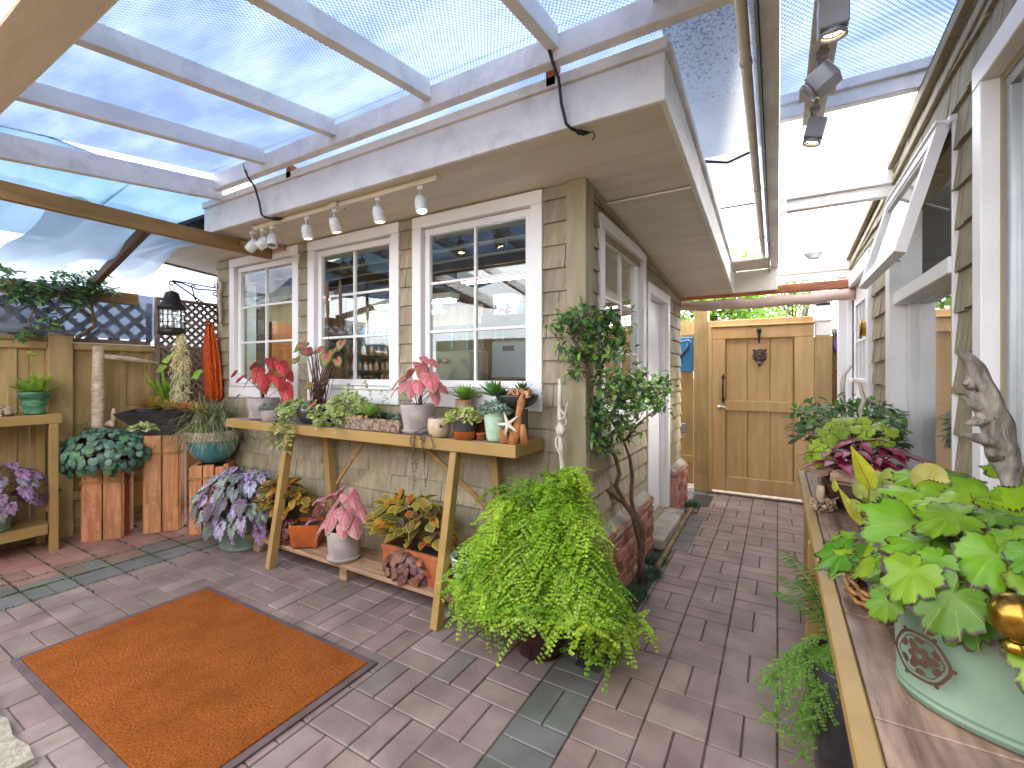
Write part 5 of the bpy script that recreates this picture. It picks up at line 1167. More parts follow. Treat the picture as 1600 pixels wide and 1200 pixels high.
# 7 tall striped pot with agave
Y = 2.18; x = tx(726, Y); k_ = mpp((x, Y))
t = thing('potted_agave', 'bright green agave in a brown and cream banded pot under the right window', 'potted plant', (x, Y, TZ))
top = pot(t, (x, Y, TZ), 14.5*k_, 13*k_, .16, M['creampot']); 
a = MB(); a.lathe([(.0146*0+14.62*k_, .118), (14.9*k_, .125), (14.95*k_, .158), (14.6*k_, .1615)], (x, Y, TZ), 36, closed=False)
a.lathe([(14.7*k_, 0.16), (14.6*k_, .2), (13.8*k_, .2), (13.6*k_, .19)], (x, Y, TZ), 36, closed=False); a.build('brown_band', M['brownband'], t)
a = MB(); rosette(a, V((x, Y, TZ+.20)), 46, .13, .028, (.22, .42, .06), 'agave', .15, 1.45); a.build('foliage', LM['succ'], t)
# 8 orange and dark pot
Y = 2.0; x = tx(726, Y); k_ = mpp((x, Y))
t = thing('potted_sedum', 'yellow green sedum in a dark pot with an orange base near the table front', 'potted plant', (x, Y, TZ))
top = pot(t, (x, Y, TZ), 18*k_, 17*k_, .105, M['copper']); a = MB(); a.lathe([(17.7*k_, .045), (18.3*k_, .05), (18.6*k_, .103), (18.2*k_, .107)], (x, Y, TZ), 36, closed=False); a.build('dark_band', M['dark'], t)
a = MB(); mound(a, top+V((0, -.01, .02)), .10, .085, .055, 260, .034, .014, 'spoon', lambda: jit((.48, .56, .16), .2), -.35, 1.5, .1, .7); a.build('foliage', LM['succ'], t)
# 9 mint ribbed pot
Y = 2.02; x = tx(774, Y); k_ = mpp((x, Y))
t = thing('potted_agave', 'green agave with grey sedum in a ribbed mint pot beside the starfish', 'potted plant', (x, Y, TZ-.0))
top = pot(t, (x, Y, TZ), 18.5*k_, 12*k_, .15, M['mintpot'], 'ribbed')
a = MB(); rosette(a, top+V((-.03, .03, .10)), 48, .125, .026, (.13, .30, .07), 'agave', .1, 1.45); mound(a, top+V((0, -.01, .03)), .085, .075, .045, 200, .03, .016, 'ovate', lambda: jit((.22, .34, .24), .2), -.3, 1.5); a.build('foliage', LM['succ'], t)
# 10 dark bowl on pillar
Y = 2.12; x = tx(808, Y); k_ = mpp((x, Y))
t = thing('pedestal', 'square dark pedestal carrying a black bowl at the right end of the table', 'pedestal', (x, Y, TZ))
a = MB(); r = 14*k_; a.box((x-r, Y-r*.8, TZ), (x+r, Y+r*.8, TZ+.165), .004); a.build('block', M['brownglaze'], t)
t = thing('succulent_bowl', 'black shallow bowl with dark succulents and peach coral on the dark pedestal', 'bowl', (x, Y, TZ+.167))
top = pot(t, (x, Y, TZ+.167), 34*k_, 12*k_, .075, M['black'], 'bowl', soil=True)
a = MB(); rosette(a, top+V((.02, .02, .02)), 44, .09, .012, (.05, .13, .05), 'agave', .15, 1.4); rosette(a, top+V((-.08, -.01, .0)), 30, .06, .012, (.13, .26, .08)); rosette(a, top+V((-.05, .03, .0)), 24, .06, .012, (.1, .2, .06)); a.build('succulents', LM['succ'], t)
a = MB()
for k in range(26):
    p = top+V((u(-.02, .10), u(-.07, .02), u(0, .03))); a.tube([p, p+rv(.02)+V((0, 0, .01)), p+rv(.03)+V((0, 0, .012))], [.011, .009, .004], 6, wob=.25)
a.build('coral', M['coral'], t)
# 11 driftwood and starfish
Y = 1.985; q = pz(806, 650, Y)
a = MB(); zt_ = P(811, 617, Y=Y).z; xb = tx(811, Y)
a.tube([(xb-.03, Y, TZ), (xb-.015, Y+.004, TZ+.07), (xb+.0, Y, TZ+.14), (xb+.012, Y+.004, zt_-.03), (xb+.018, Y, zt_)], [.026, .022, .019, .022, .008], 9, wob=.18)
a.tube([(xb+.03, Y+.01, TZ), (xb+.025, Y, TZ+.05), (xb+.022, Y, TZ+.10)], [.022, .02, .012], 9, wob=.2)
for k in range(9):
    x_ = xb-.11+k*.011; a.tube([(x_, Y+u(-.012, .015), TZ), (x_+u(-.01, .01), Y+u(-.01, .01), TZ+u(.03, .06)), (x_+.006, Y, TZ+u(.06, .085))], [.014, .012, .006], 7, wob=.25)
tag(a.build('driftwood', M['driftorange'], org=(xb, Y, TZ)), 'upright orange driftwood piece at the right front corner of the table', 'driftwood')
a = MB(); sc_ = P(794, 663, Y=1.955); c0 = V((sc_.x, 1.953, sc_.z)); vs = [c0+V((0, -.012, 0))]
arms = []
for k in range(5):
    g = PI/2+.35+2*PI*k/5; L = .062*u(.92, 1.1); e = c0+V((math.cos(g)*L, u(-.004, .004), math.sin(g)*L)); a.tube([c0, c0.lerp(e, .35), c0.lerp(e, .75), e], [.0115, .009, .0055, .002], 8, wob=.06)
a.sphere(c0, .014, 8, sy=.7)
tag(a.build('starfish', M['starfish'], org=c0), 'white dried starfish leaning on the orange driftwood', 'starfish')
# 12 terracotta pots behind
for px_, yy, lb in ((753, 2.14, 'small square terracotta pot half hidden behind the mint ribbed pot'), (742, 1.99, 'low terracotta saucer pot between the orange and mint pots')):
    x = tx(px_, yy); t = thing('terracotta_pot', lb, 'pot', (x, yy, TZ))
    if yy > 2.1: pot(t, (x, yy, TZ), .06, .052, .115, M['terra'], 'rimmed', n=4, rz=PI/4+.3)
    else: x = tx(747, 2.0); pot(t, (x, 2.03, TZ), .028, .022, .035, M['terra'], 'rimmed')
t = thing('potted_succulent', 'tiny grey pot with a dark succulent between the mint pot and the pedestal', 'potted plant', (tx(788, 2.2), 2.2, TZ))
top = pot(t, (tx(788, 2.2), 2.2, TZ), .03, .025, .07, M['greypot']); a = MB(); rosette(a, top, 20, .05, .012, (.12, .2, .12)); a.build('foliage', LM['succ'], t)
# ================= LOW PLANK SHELF =================
LZ = .1355
Y = 2.10; x = tx(407, Y)
t = thing('glazed_pot', 'yellow green glazed pot at the left end of the low plank shelf', 'pot', (x, Y, LZ))
top = pot(t, (x, Y, LZ), .075, .06, .17, M['yelgreen'], 'ribbed')
a = MB(); s = MB()
for p, nn_, d in ell_pts(top+V((0, 0, .04)), .13, .12, .12, 16, .1, 1.4): fan(a, p, nn_+V((0, -.3, .4)), V((d.x, d.y, -.5)), .055, SHIELD, jit((.45, .40, .50), .2), 20, tooth=.06)
a.build('foliage', LM['rex'], t)
# copper square pot with coleus
Y = 2.05; x = tx(482, Y); k_ = mpp((x, Y))
t = thing('coleus_planter', 'orange leaved coleus in a square copper glazed pot on the low shelf', 'planter', (x, Y, LZ))
a = MB(); rt = Matrix.Rotation(.62, 4, 'Z'); hh = .165
for lo, hi in (((-.10, -.10, .012), (.10, -.088, hh)), ((-.10, .088, .012), (.10, .10, hh)), ((-.10, -.0875, .012), (-.088, .0875, hh)), ((.088, -.0875, .012), (.10, .0875, hh)), ((-.088, -.088, .012), (.088, .088, .03))):
    b = MB(); b.box(lo, hi, .003); a.add([rt @ V((v[0]*(.86+.14*v[2]/hh), v[1]*(.86+.14*v[2]/hh), v[2]))+V((x, Y, LZ)) for v in b.v], b.f)
for sx_ in (-1, 1):
    for sy_ in (-1, 1): p = rt @ V((.07*sx_, .07*sy_, 0)); a.lathe([(.001, 0), (.012, 0), (.012, .014), (0, .014)], (x+p.x, Y+p.y, LZ), 10)
a.build('pot', M['copper'], t)
b = MB(); bb = MB(); bb.box((-.082, -.082, .13), (.082, .082, .14), .002); b.add([rt @ V(v)+V((x, Y, LZ)) for v in bb.v], bb.f); b.build('soil', M['soil'], t)
def coleus(t, c, rx, ry, rz_, n, L, tints, nm='foliage', mat='coleus', lo=-.1, W=.62, sn=14):
    f = MB(); s = MB()
    for p, nn_, d in ell_pts(c, rx, ry, rz_, n, lo, 1.45, .2):
        dd = V((d.x, d.y, u(-.2, .3)))+rv(.3); blade(f, p-dd.normalized()*L*.4, dd, (nn_*.6+V((.1, -.4, .8))+rv(.25)).normalized(), L*u(.75, 1.2), L*W*u(.8, 1.15), 'ovate', .45, .12, jit(R.choice(tints), .15), 6)
        if R.random() < .6: petiole(s, c+V((u(-.03, .03), u(-.03, .03), -rz_*.4)), p, .0018)
    f.build(nm, LM[mat], t); s.build('stems', M['stem'], t)
q = pz(447, 775, 2.06)
coleus(t, V((q.x, 2.04, .38)), .24, .13, .19, 110, .09, [(.55, .17, .03), (.30, .20, .05), (.42, .10, .03), (.16, .15, .05), (.22, .09, .06), (.5, .26, .04)])
a = MB()
for p, nn_, d in ell_pts(V((tx(445, 1.98), 1.985, .23)), .085, .06, .11, 46, -1.0, 1.4, .2): fan(a, p, nn_+V((.1, -.4, .3)), V((d.x, d.y, -.7)), .028, MAPLE, jit((.16, .05, .055), .3), 22, tooth=.04)
a.build('burgundy_foliage', LM['heuch'], t)
# grey pot pink caladium
Y = 2.02; x = tx(538, Y); k_ = mpp((x, Y))
t = thing('potted_caladium', 'pink and white caladium in a grey cylinder pot on the low shelf', 'potted plant', (x, Y, LZ))
top = pot(t, (x, Y, LZ), 26*k_, 23*k_, .20, M['greypot'], 'saucer')
sp = [(pz(a, b, Y+e), r*k_) for a, b, e, r in ((498, 790, 0, 26), (505, 815, -.06, 28), (488, 808, 0, 22), (530, 765, .04, 20), (548, 775, -.02, 28), (524, 785, -.02, 22), (520, 800, -.08, 27), (540, 800, -.09, 22), (552, 812, -.06, 26), (516, 772, .03, 18), (562, 795, 0, 20), (535, 822, -.1, 18), (500, 778, .05, 18))]
caladium(t, top, sp, lambda: jit((.70, .30, .34), .15), LM['calpink'])
# terracotta trough with coleus and heuchera
x0, x1 = tx(600, 2.0), tx(700, 2.0); xm = (x0+x1)/2
t = thing('terracotta_trough', 'terracotta trough of orange and yellow edged coleus on the low shelf', 'planter', (xm, 2.06, LZ))
a = MB()
for lo, hi in (((x0, 1.99, LZ), (x1, 2.003, LZ+.15)), ((x0, 2.14, LZ), (x1, 2.155, LZ+.15)), ((x0, 2.0035, LZ), (x0+.014, 2.1395, LZ+.149)), ((x1-.014, 2.0035, LZ), (x1, 2.1395, LZ+.149)), ((x0-.008, 1.982, LZ+.15), (x1+.008, 2.003, LZ+.178)), ((x0-.008, 2.14, LZ+.15), (x1+.008, 2.16, LZ+.178)), ((x0-.008, 2.0035, LZ+.1495), (x0+.014, 2.1395, LZ+.1775)), ((x1-.014, 2.0035, LZ+.1495), (x1+.008, 2.1395, LZ+.1775))): a.box(lo, hi, .003)
a.build('trough', M['terra'], t)
a = MB(); a.box((x0+.0145, 2.004, LZ+.13), (x1-.0145, 2.139, LZ+.155), .003); a.build('soil', M['soil'], t)
coleus(t, V((xm-.05, 2.02, .41)), .29, .13, .21, 160, .09, [(.48, .20, .03), (.34, .26, .05), (.42, .13, .04), (.18, .18, .05), (.20, .10, .07), (.12, .14, .04)])
t = thing('heuchera_plant', 'burgundy heuchera leaves low in front of the terracotta trough', 'plant', (xm-.08, 1.96, LZ))
a = MB(); s = MB()
for p, nn_, d in ell_pts(V((tx(630, 1.96), 1.975, .20)), .15, .05, .10, 85, -.6, 1.4, .25):
    fan(a, p, nn_+V((.1, -.6, .5)), V((d.x, d.y, -.4)), u(.022, .034), MAPLE, jit(R.choice([(.22, .09, .08), (.16, .06, .07), (.30, .13, .09), (.5, .12, .06) if R.random() < .3 else (.2, .1, .1)]), .2), 22, tooth=.04)
    petiole(s, (tx(630, 1.96), 1.99, LZ+.01), p, .0014)
a.build('foliage', LM['heuch'], t); s.build('stems', M['stem'], t)
# pale mint pot with spider plant
Y = 1.96; x = tx(728, Y); k_ = mpp((x, Y))
t = thing('potted_spider_plant', 'pale mint pot with a small spider plant at the right end of the low shelf', 'potted plant', (x, Y, LZ))
top = pot(t, (x, 2.02, LZ), 35*k_, 24*k_, .235, M['palemint'], 'taper', fill=.85)
a = MB()
for k in range(60): az = u(0, 6.28); el = u(.3, 1.4); blade(a, top+V((u(-.02, .02), u(-.02, .02), 0)), sph(az, el), V((0, 0, 1)), u(.10, .17), .009, 'grass', 1.3, .3, jit((.16, .32, .07), .25), 6)
a.build('foliage', LM['plain'], t)
# ================= FLOOR: mint tin with rex begonia =================
c = P(348, 868, Z=0); cx_, cy_ = c.x-.08, c.y+.16
t = thing('begonia_tin', 'mint oval tin of silver and purple rex begonia on the paving left of the table', 'planter', (cx_, cy_, 0))
top = pot(t, (cx_, cy_, .001), .185, .16, .26, M['mint'], 'tin', 1, .72, .1)
def rexm(t, c, rx, ry, rz_, n, L, lo=-.5):
    a = MB(); s = MB()
    for p, nn_, d in ell_pts(c, rx, ry, rz_, n, lo, 1.45, .14):
        tt = R.choice([(.46, .42, .58), (.32, .38, .36), (.44, .30, .54), (.50, .46, .56), (.16, .22, .19), (.26, .32, .28), (.14, .11, .15)])
        fan(a, p, (nn_*.8+V((.15, -.45, .5))+rv(.2)), V((d.x, d.y, -.9))+V((.1, -.3, 0)), L*u(.7, 1.1), REX, jit(tt, .15), 36, tooth=.05, wave=.08); petiole(s, V((c[0], c[1], c[2]-rz_*.5)), p, .002)
    a.build('foliage', LM['rex'], t); s.build('stems', M['stem'], t)
rexm(t, V((cx_+.02, cy_-.0, .33)), .34, .25, .27, 150, .072)
def emblem(t, cfn, r):
    """raised brown rosette badge; cfn(a,b)-> point and normal on the tin"""
    a = MB()
    def ring(r0, w_, f=lambda g: 1, n=48):
        vs = []
        for k in range(n):
            g = 2*PI*k/n
            for q in (r0-w_/2, r0+w_/2): vs.append(cfn(q*f(g)*math.cos(g), q*f(g)*math.sin(g)))
        a.add(vs, [[2*k, 2*((k+1) % n), 2*((k+1) % n)+1, 2*k+1] for k in range(n)])
    ring(r, r*.13, lambda g: 1+.025*math.cos(6*g)); ring(r*.80, r*.05, lambda g: 1+.05*math.cos(6*g)); ring(r*.14, r*.07)
    n = 48; vs = [cfn(0, 0)]
    for k in range(n): g = 2*PI*k/n; q = r*(.34+.24*max(0, math.cos(3*g))**1.5+.12*abs(math.cos(3*g))); vs.append(cfn(q*math.cos(g), q*math.sin(g)))
    vs2 = vs
    inner = [cfn(r*.19*math.cos(2*PI*k/n), r*.19*math.sin(2*PI*k/n)) for k in range(n)]; b = vs2[1:]+inner
    a.add(b, [[k, (k+1) % n, n+(k+1) % n, n+k] for k in range(n)])
    for k in range(6):
        g0 = 2*PI*k/6+PI/6; pts = [cfn(r*.68*math.cos(g0)+r*.14*math.cos(h)*math.cos(g0)-r*.2*math.sin(h)*math.sin(g0), r*.68*math.sin(g0)+r*.14*math.cos(h)*math.sin(g0)+r*.2*math.sin(h)*math.cos(g0)) for h in [2*PI*i/10 for i in range(10)]]
        a.add(pts, [list(range(10))])
        g1 = 2*PI*k/6; pts = [cfn(r*1.13*math.cos(g1)+r*.09*math.cos(h), r*1.13*math.sin(g1)+r*.09*math.sin(h)) for h in [2*PI*i/8 for i in range(8)]]; a.add(pts, [list(range(8))])
    a.build('rosette_emblem', pm('brown_embossed_paint', s2l('4f3428'), s2l('3a261d'), 30, rough=.6), t)
def tin_pt(cx, cy, rt_, rb_, h, sy, rz, az0, z0):
    def f(a_, b_):
        z = z0+b_; r = rb_+(rt_-rb_)*z/h+.0015; az = az0+a_/(r*(.5+.5*sy)); x = r*math.cos(az); y = r*math.sin(az)*sy
        return V((cx+x*math.cos(rz)-y*math.sin(rz), cy+x*math.sin(rz)+y*math.cos(rz), z))
    return f
emblem(t, tin_pt(cx_, cy_, .187, .163, .26, .72, .1, -1.15, .175), .036)
# ================= MAIDENHAIR FERN =================
cx_, cy_ = -1.0, 1.99
t = thing('maidenhair_fern', 'large bright green maidenhair fern in a glossy burgundy pot on the paving', 'potted fern', (cx_, cy_, 0))
top = pot(t, (cx_, cy_, .001), .15, .112, .36, M['burg'], 'taper')
f = MB(); s = MB()
def mfern(c, az, reach, peak, drop, tint, pl=.12, step=.024, lf=.0135):
    n = 22; pts = []
    for i in range(n+1):
        q = i/n; r = reach*(q**1.15); z = max((.37 if math.sin(az) < -.45 and abs(c[0]+1) < .2 else .22)-.24*max(0, R.random()-.86)*7-c[2]+u(-.03, .03), peak*math.sin(min(1, q*1.25)*PI/2)-drop*max(0, q-.3)**1.7*2.0)
        pts.append(V((c[0]+math.cos(az)*r, c[1]+math.sin(az)*r*.85, c[2]+z)))
    s.tube(pts[::2], [.0013]*len(pts[::2]), 4)
    L = sum((pts[i+1]-pts[i]).length for i in range(n)); m = int(L*.72/step)
    for j in range(m):
        q = .28+.72*j/m; i = min(n-1, int(q*n)); p = pts[i].lerp(pts[i+1], q*n-i); d = (pts[i+1]-pts[i]).normalized(); sd = d.cross(V((0, 0, 1))).normalized()*(1 if j % 2 else -1)
        l = pl*math.sin(PI*min(1, .25+.75*(1-(q-.28)/.72)))*u(.7, 1.15)+.012; bd = (sd*.8+d*.6+V((0, 0, -.15))+rv(.2)).normalized()
        k = 0.0; e = p
        while k < l:
            e = p+bd*k+V((0, 0, -k*k*2.5)); ss = bd.cross(V((0, 0, 1))).normalized()
            for sg in (-1, 1):
                dd = (ss*sg*.9+bd*.5+V((0, 0, u(-.7, .2)))).normalized(); w_ = dd.cross(V((u(-.4, .4), -.5+u(-.3, .3), 1))).normalized(); h = lf*u(.75, 1.2)
                f.add([e, e+dd*h*.7-w_*h*.55, e+dd*h*1.15, e+dd*h*.7+w_*h*.55], [[0, 1, 2, 3]], 0, [(0, .5), (.6, .1), (1, .5), (.6, .9)], jit(tint, .22, .08))
            k += lf*1.0
for k in range(165):
    az = u(0, 2*PI); el = R.random(); tt = R.choice([(.36, .56, .04), (.28, .48, .03), (.46, .64, .06), (.20, .38, .03), (.42, .60, .08)])
    reach = .17+.33*(1-el)**.8+u(-.05, .05); peak = .22+.40*el; drop = u(.1, .55)*(1-el*.3)
    if math.cos(az) < -.3: peak = min(peak, .48)
    if math.sin(az) > .3: reach = min(reach, .26)
    mfern((cx_+u(-.04, .04), cy_+u(-.04, .04), .33), az, reach, peak, drop, tt)
for az, reach, drop in ((-2.75, .46, 1.0), (-2.35, .42, 1.05), (-.75, .34, .9), (-.35, .42, .8), (-2.1, .36, 1.0), (.0, .44, .8), (-2.6, .36, 1.0)):
    for q in range(3): mfern((cx_, cy_, .33), az+u(-.18, .18), reach*u(.85, 1), .14, drop*.62, (.28, .48, .05))
f.build('foliage', LM['fern'], t); s.build('stems', M['cable'], t)
t = thing('stoneware_pot', 'dark stoneware pot behind the maidenhair fern holding a white stick', 'pot', (-.80, 2.17, 0))
pot(t, (-.80, 2.17, .001), .085, .07, .24, M['dark'], 'taper', fill=.8)
a = MB()
for k in range(40): az = u(0, 6.28); blade(a, (-.80+.03*math.cos(az), 2.17+.03*math.sin(az), .19), sph(az, u(.7, 1.4)), V((0, 0, 1)), u(.12, .26), .006, 'grass', 1.6, .2, jit((.42, .38, .2), .3), 5)
a.build('dry_grass', LM['plain'], t)
a = MB(); q1 = P(875, 592, Y=2.12); a.tube([(-.86, 2.15, .2), (q1.x+.02, 2.13, .7), (q1.x+.004, 2.12, 1.0), (q1.x-.002, 2.12, 1.15), (q1.x, 2.12, q1.z)], [.013, .013, .014, .012, .010], 9, wob=.08)
pts = [(q1.x+.04*math.sin(k*.9)*(1-k/16)+.004, 2.12-.018*math.cos(k*.9)-.004, 1.17-.032*k) for k in range(14)]; a.tube(pts, [.005]*14, 6)
a.tube([(q1.x-.01, 2.11, 1.10), (q1.x+.035, 2.10, 1.13), (q1.x+.05, 2.10, 1.20)], [.005, .004, .003], 6); a.sphere((q1.x+.006, 2.11, 1.06), .024, 8, sz=1.4, wob=.1)
tag(a.build('white_stick', M['whitewood'], org=(q1.x, 2.12, .2)), 'bleached white stick wrapped by a pale vine behind the fern', 'stick')
# ================= LEFT SIDE =================
def plinth_post(name, lb, x, y, wd, h, rz, nb=2, top=True):
    t = thing(name, lb, 'plinth', (x, y, 0), 'cedar board plinths')
    bw = wd/nb; rt = Matrix.Rotation(rz, 4, 'Z')
    for side in range(4):
        for k in range(nb):
            a = MB(); hh = h-u(0, .02); o = -wd/2+k*bw
            a.box((o+.003+(.002 if k else 0), -wd/2-.001*k, 0), (o+bw-.004, -wd/2+.035, hh), .005, tint=jit((1, .95, .92), .14, .05))
            q = Matrix.Rotation(rz+side*PI/2, 4, 'Z'); s2 = MB(); s2.add([q @ V((v[0]*(.93 if True else 1), v[1], v[2]))+V((x, y, 0)) for v in a.v], a.f, tint=a.t[0]); s2.build('board', M['cedar'], t)
    a = MB()
    for z in (h*.80, h*.80+.016):
        n = 4; pts = []
        for i in range(5): g = rz+PI/4+i*PI/2+PI; pts.append(V((x+(wd/2*1.42+.003)*math.cos(g), y+(wd/2*1.42+.003)*math.sin(g), z+.006*math.sin(i*2+z*20))))
        a.tube(pts, .0045, 6)
    a.build('raffia_tie', M['rope'], t)
    a = MB(); b = MB(); b.box((-wd/2+.04, -wd/2+.04, h-.06), (wd/2-.04, wd/2-.04, h-.022), .002); a.add([rt @ V(v)+V((x, y, 0)) for v in b.v], b.f); a.build('inner_top', M['cedar'], t)
    return t
pA = (-4.79, 1.57); pB = (-4.60, 1.90); pC = (-4.22, 2.10)
plinth_post('cedar_plinth', 'short cedar board plinth tied with raffia under the dark green peperomia', pA[0], pA[1], .27, .58, .98)
plinth_post('cedar_plinth', 'tall cedar board plinth tied with raffia under the black tapered bowl', pB[0], pB[1], .26, .82, .98)
plinth_post('cedar_plinth', 'cedar board plinth tied with raffia under the teal glazed bowl', pC[0], pC[1], .28, .575, .85, 3)
# peperomia bowl
t = thing('peperomia_bowl', 'wide mound of round dark green peperomia leaves in a low bowl on the short plinth', 'planter', (pA[0], pA[1], .582))
top = pot(t, (pA[0], pA[1], .582), .15, .09, .09, M['dark'], 'bowl')
a = MB(); s = MB()
for p, nn_, d in ell_pts(top+V((0, -.01, .03)), .35, .30, .20, 380, -.75, 1.5, .12):
    fan(a, p, nn_+V((.3, -.3, .35))+rv(.3), V((d.x, d.y, -.7)), u(.022, .036), ROUND, jit(R.choice([(.10, .20, .14), (.14, .26, .19), (.07, .14, .12), (.09, .20, .08)]), .2), 14, (.5, 1), cup=-.15, wave=.03)
    if R.random() < .4: petiole(s, top, p, .0016)
a.build('foliage', LM['pep'], t); s.build('stems', M['stem'], t)
a = MB()
for px_, py_ in ((130, 668), (212, 672)):
    q = pz(px_, py_, 1.5); mound(a, V((q.x, 1.55, q.z)), .10, .08, .05, 90, .035, .02, 'ovate', lambda: jit((.38, .50, .20), .2))
a.build('pale_foliage', LM['varieg'], t)
a = MB(); q = pz(178, 655, 1.62); a.tube([(q.x, 1.62, q.z-.05), (q.x+.004, 1.62, q.z), (q.x-.008, 1.62, q.z+.05), (q.x+.0, 1.62, q.z+.09)], [.02, .016, .02, .010], 8, wob=.2); a.tube([(q.x-.06, 1.6, q.z-.05), (q.x, 1.6, q.z-.03), (q.x+.06, 1.6, q.z-.05)], [.03, .03, .015], 8, wob=.2); a.build('bark_piece', M['driftpale'], t)
# bromeliad bowl
t = thing('bromeliad_bowl', 'black tapered bowl of bromeliads with pale hanging moss on the tall plinth', 'planter', (pB[0], pB[1], .822))
a = MB(); q = .285; b_ = .115; hh = .20; cs = [(-1, -1), (1, -1), (1, 1), (-1, 1)]; rt = Matrix.Rotation(.98, 4, 'Z')
vs = [(x*b_, y*b_, 0) for x, y in cs]+[(x*q, y*q, hh) for x, y in cs]+[(x*(q-.012), y*(q-.012), hh) for x, y in cs]+[(x*(q-.03), y*(q-.03), hh-.03) for x, y in cs]
a.add([rt @ V(v)+V((pB[0], pB[1], .822)) for v in vs], [[3, 2, 1, 0]]+[[k, (k+1) % 4, 4+(k+1) % 4, 4+k] for k in range(4)]+[[4+k, 4+(k+1) % 4, 8+(k+1) % 4, 8+k] for k in range(4)]+[[8+k, 8+(k+1) % 4, 12+(k+1) % 4, 12+k] for k in range(4)])
a.build('bowl', M['dark'], t); a = MB(); a.add([rt @ V((x*(q-.03), y*(q-.03), hh-.028))+V((pB[0], pB[1], .822)) for x, y in cs], [[0, 1, 2, 3]]); a.build('soil', M['soil'], t)
tb = V((pB[0], pB[1], .822+hh-.02)); a = MB()
for px_, py_, n, L, cc in ((240, 612, 30, .20, (.60, .50, .10)), (262, 605, 26, .18, (.48, .48, .08)), (285, 606, 24, .17, (.72, .34, .16)), (226, 600, 14, .17, (.75, .25, .22)), (305, 612, 18, .14, (.40, .42, .12))):
    p = pz(px_, py_, 1.9); p = V((p.x, 1.92, tb.z+.02)); rosette(a, p, n, L, .034, cc, 'strap', .35, 1.3, .3, .5, 6)
a.build('bromeliads', LM['brom'], t)
a = MB(); p0 = pz(262, 610, 2.0)
for k in range(22): 
    az = u(0, 6.28); el = u(.7, 1.45); blade(a, V((p0.x+u(-.04, .05), 2.0, tb.z+.08)), sph(az, el), V((0, -1, .2)), u(.16, .34), .05, 'strap', .3, .3, jit((.30, .50, .06), .2), 6, .25)
for px_, py_ in ((225, 590), (307, 585), (262, 560), (250, 575), (272, 552)):
    q = pz(px_, py_, 1.98); fan(a, q, V((.2, -.8, .5)), V((u(-1, 1), -.2, .2)), .06, OVAL, jit((.32, .5, .08), .2), 14, wave=.12)
a.build('broad_foliage', LM['plain'], t)
a = MB(); q1 = pz(286, 522, 1.95); q2 = pz(284, 620, 1.95)
for k in range(520):
    s_ = R.random(); z = q1.z+(q2.z-q1.z)*s_; w_ = .015+.055*math.sin(min(1, s_*1.3+.05)*PI*.62); p = V((q1.x+u(-w_, w_), 1.93+u(-w_, w_)*.8, z)); pts = [p]
    for j in range(4): p = p+V((u(-.022, .022), u(-.015, .015), u(-.03, .006))); pts.append(p)
    a.tube(pts, [.0022, .0022, .002, .0016, .001], 4, tint=jit((1, 1, 1), .2) if s_ < .55 else jit((.8, .9, .95), .2), cap=False)
a.build('hanging_moss', pm('pale_moss', s2l('f0e2b0'), s2l('dccb98'), 20, rough=.8, tint=True), t)
a = MB(); a.tube([(q1.x, 1.95, tb.z), (q1.x, 1.95, q1.z+.01)], .006, 6); a.build('stake', M['stem'], t)
# teal bowl with grass
t = thing('grass_bowl', 'teal and sand glazed bowl of arching striped grass on its cedar plinth', 'planter', (pC[0], pC[1], .58))
top = pot(t, (pC[0], pC[1], .578), .205, .085, .27, M['tealglaze'], 'bowl', fill=.9)
a = MB(); a.lathe([(.1985, .195), (.2045, .20), (.2095, .255), (.2035, .273), (.192, .274)], (pC[0], pC[1], .578), 40, closed=False); a.build('sand_rim', M['sandglaze'], t)
a = MB()
for k in range(520):
    az = u(0, 6.28); el = u(.35, 1.45); c0 = top+V((u(-.10, .10), u(-.09, .09), 0)); L = u(.28, .52)*(.75+.4*math.sin(el))
    blade(a, c0, sph(az, el), V((0, 0, 1)), L, .010, 'grass', u(.9, 1.9), .2, jit(R.choice([(.14, .22, .07), (.22, .30, .12), (.30, .33, .16), (.12, .16, .07)]), .2), 7)
a.build('grass', LM['grass'], t)
a = MB(); q = pz(312, 672, 1.97); mound(a, V((q.x, 1.95, q.z)), .07, .05, .03, 120, .014, .011, 'ovate', lambda: jit((.35, .52, .06), .2)); hang(a, q.x-.0, 1.90, q.z, q.z-.09, 10, .014, lambda: jit((.35, .52, .06), .2)); hang(a, q.x-.05, 1.93, q.z, q.z-.03, 4, .014, lambda: jit((.35, .52, .06), .2)); a.build('creeping_foliage', LM['plain'], t)
# red pot with asparagus fern
t = thing('asparagus_fern', 'small feathery asparagus fern in a dark red pot between the plinths', 'potted fern', (-4.42, 2.22, 0))
top = pot(t, (-4.42, 2.24, .001), .10, .08, .42, pm('dark_red_glaze', s2l('7b2a1c'), s2l('5c1a12'), 6, rough=.3), 'taper')
f = MB(); s = MB()
for k in range(26): mfern((-4.42, 2.22, .40), u(-2.9, -.2), u(.12, .26), .2, u(.3, .8), (.13, .30, .04), .055, .012, .0075)
f.build('foliage', LM['fern'], t); s.build('stems', M['stemgreen'], t)
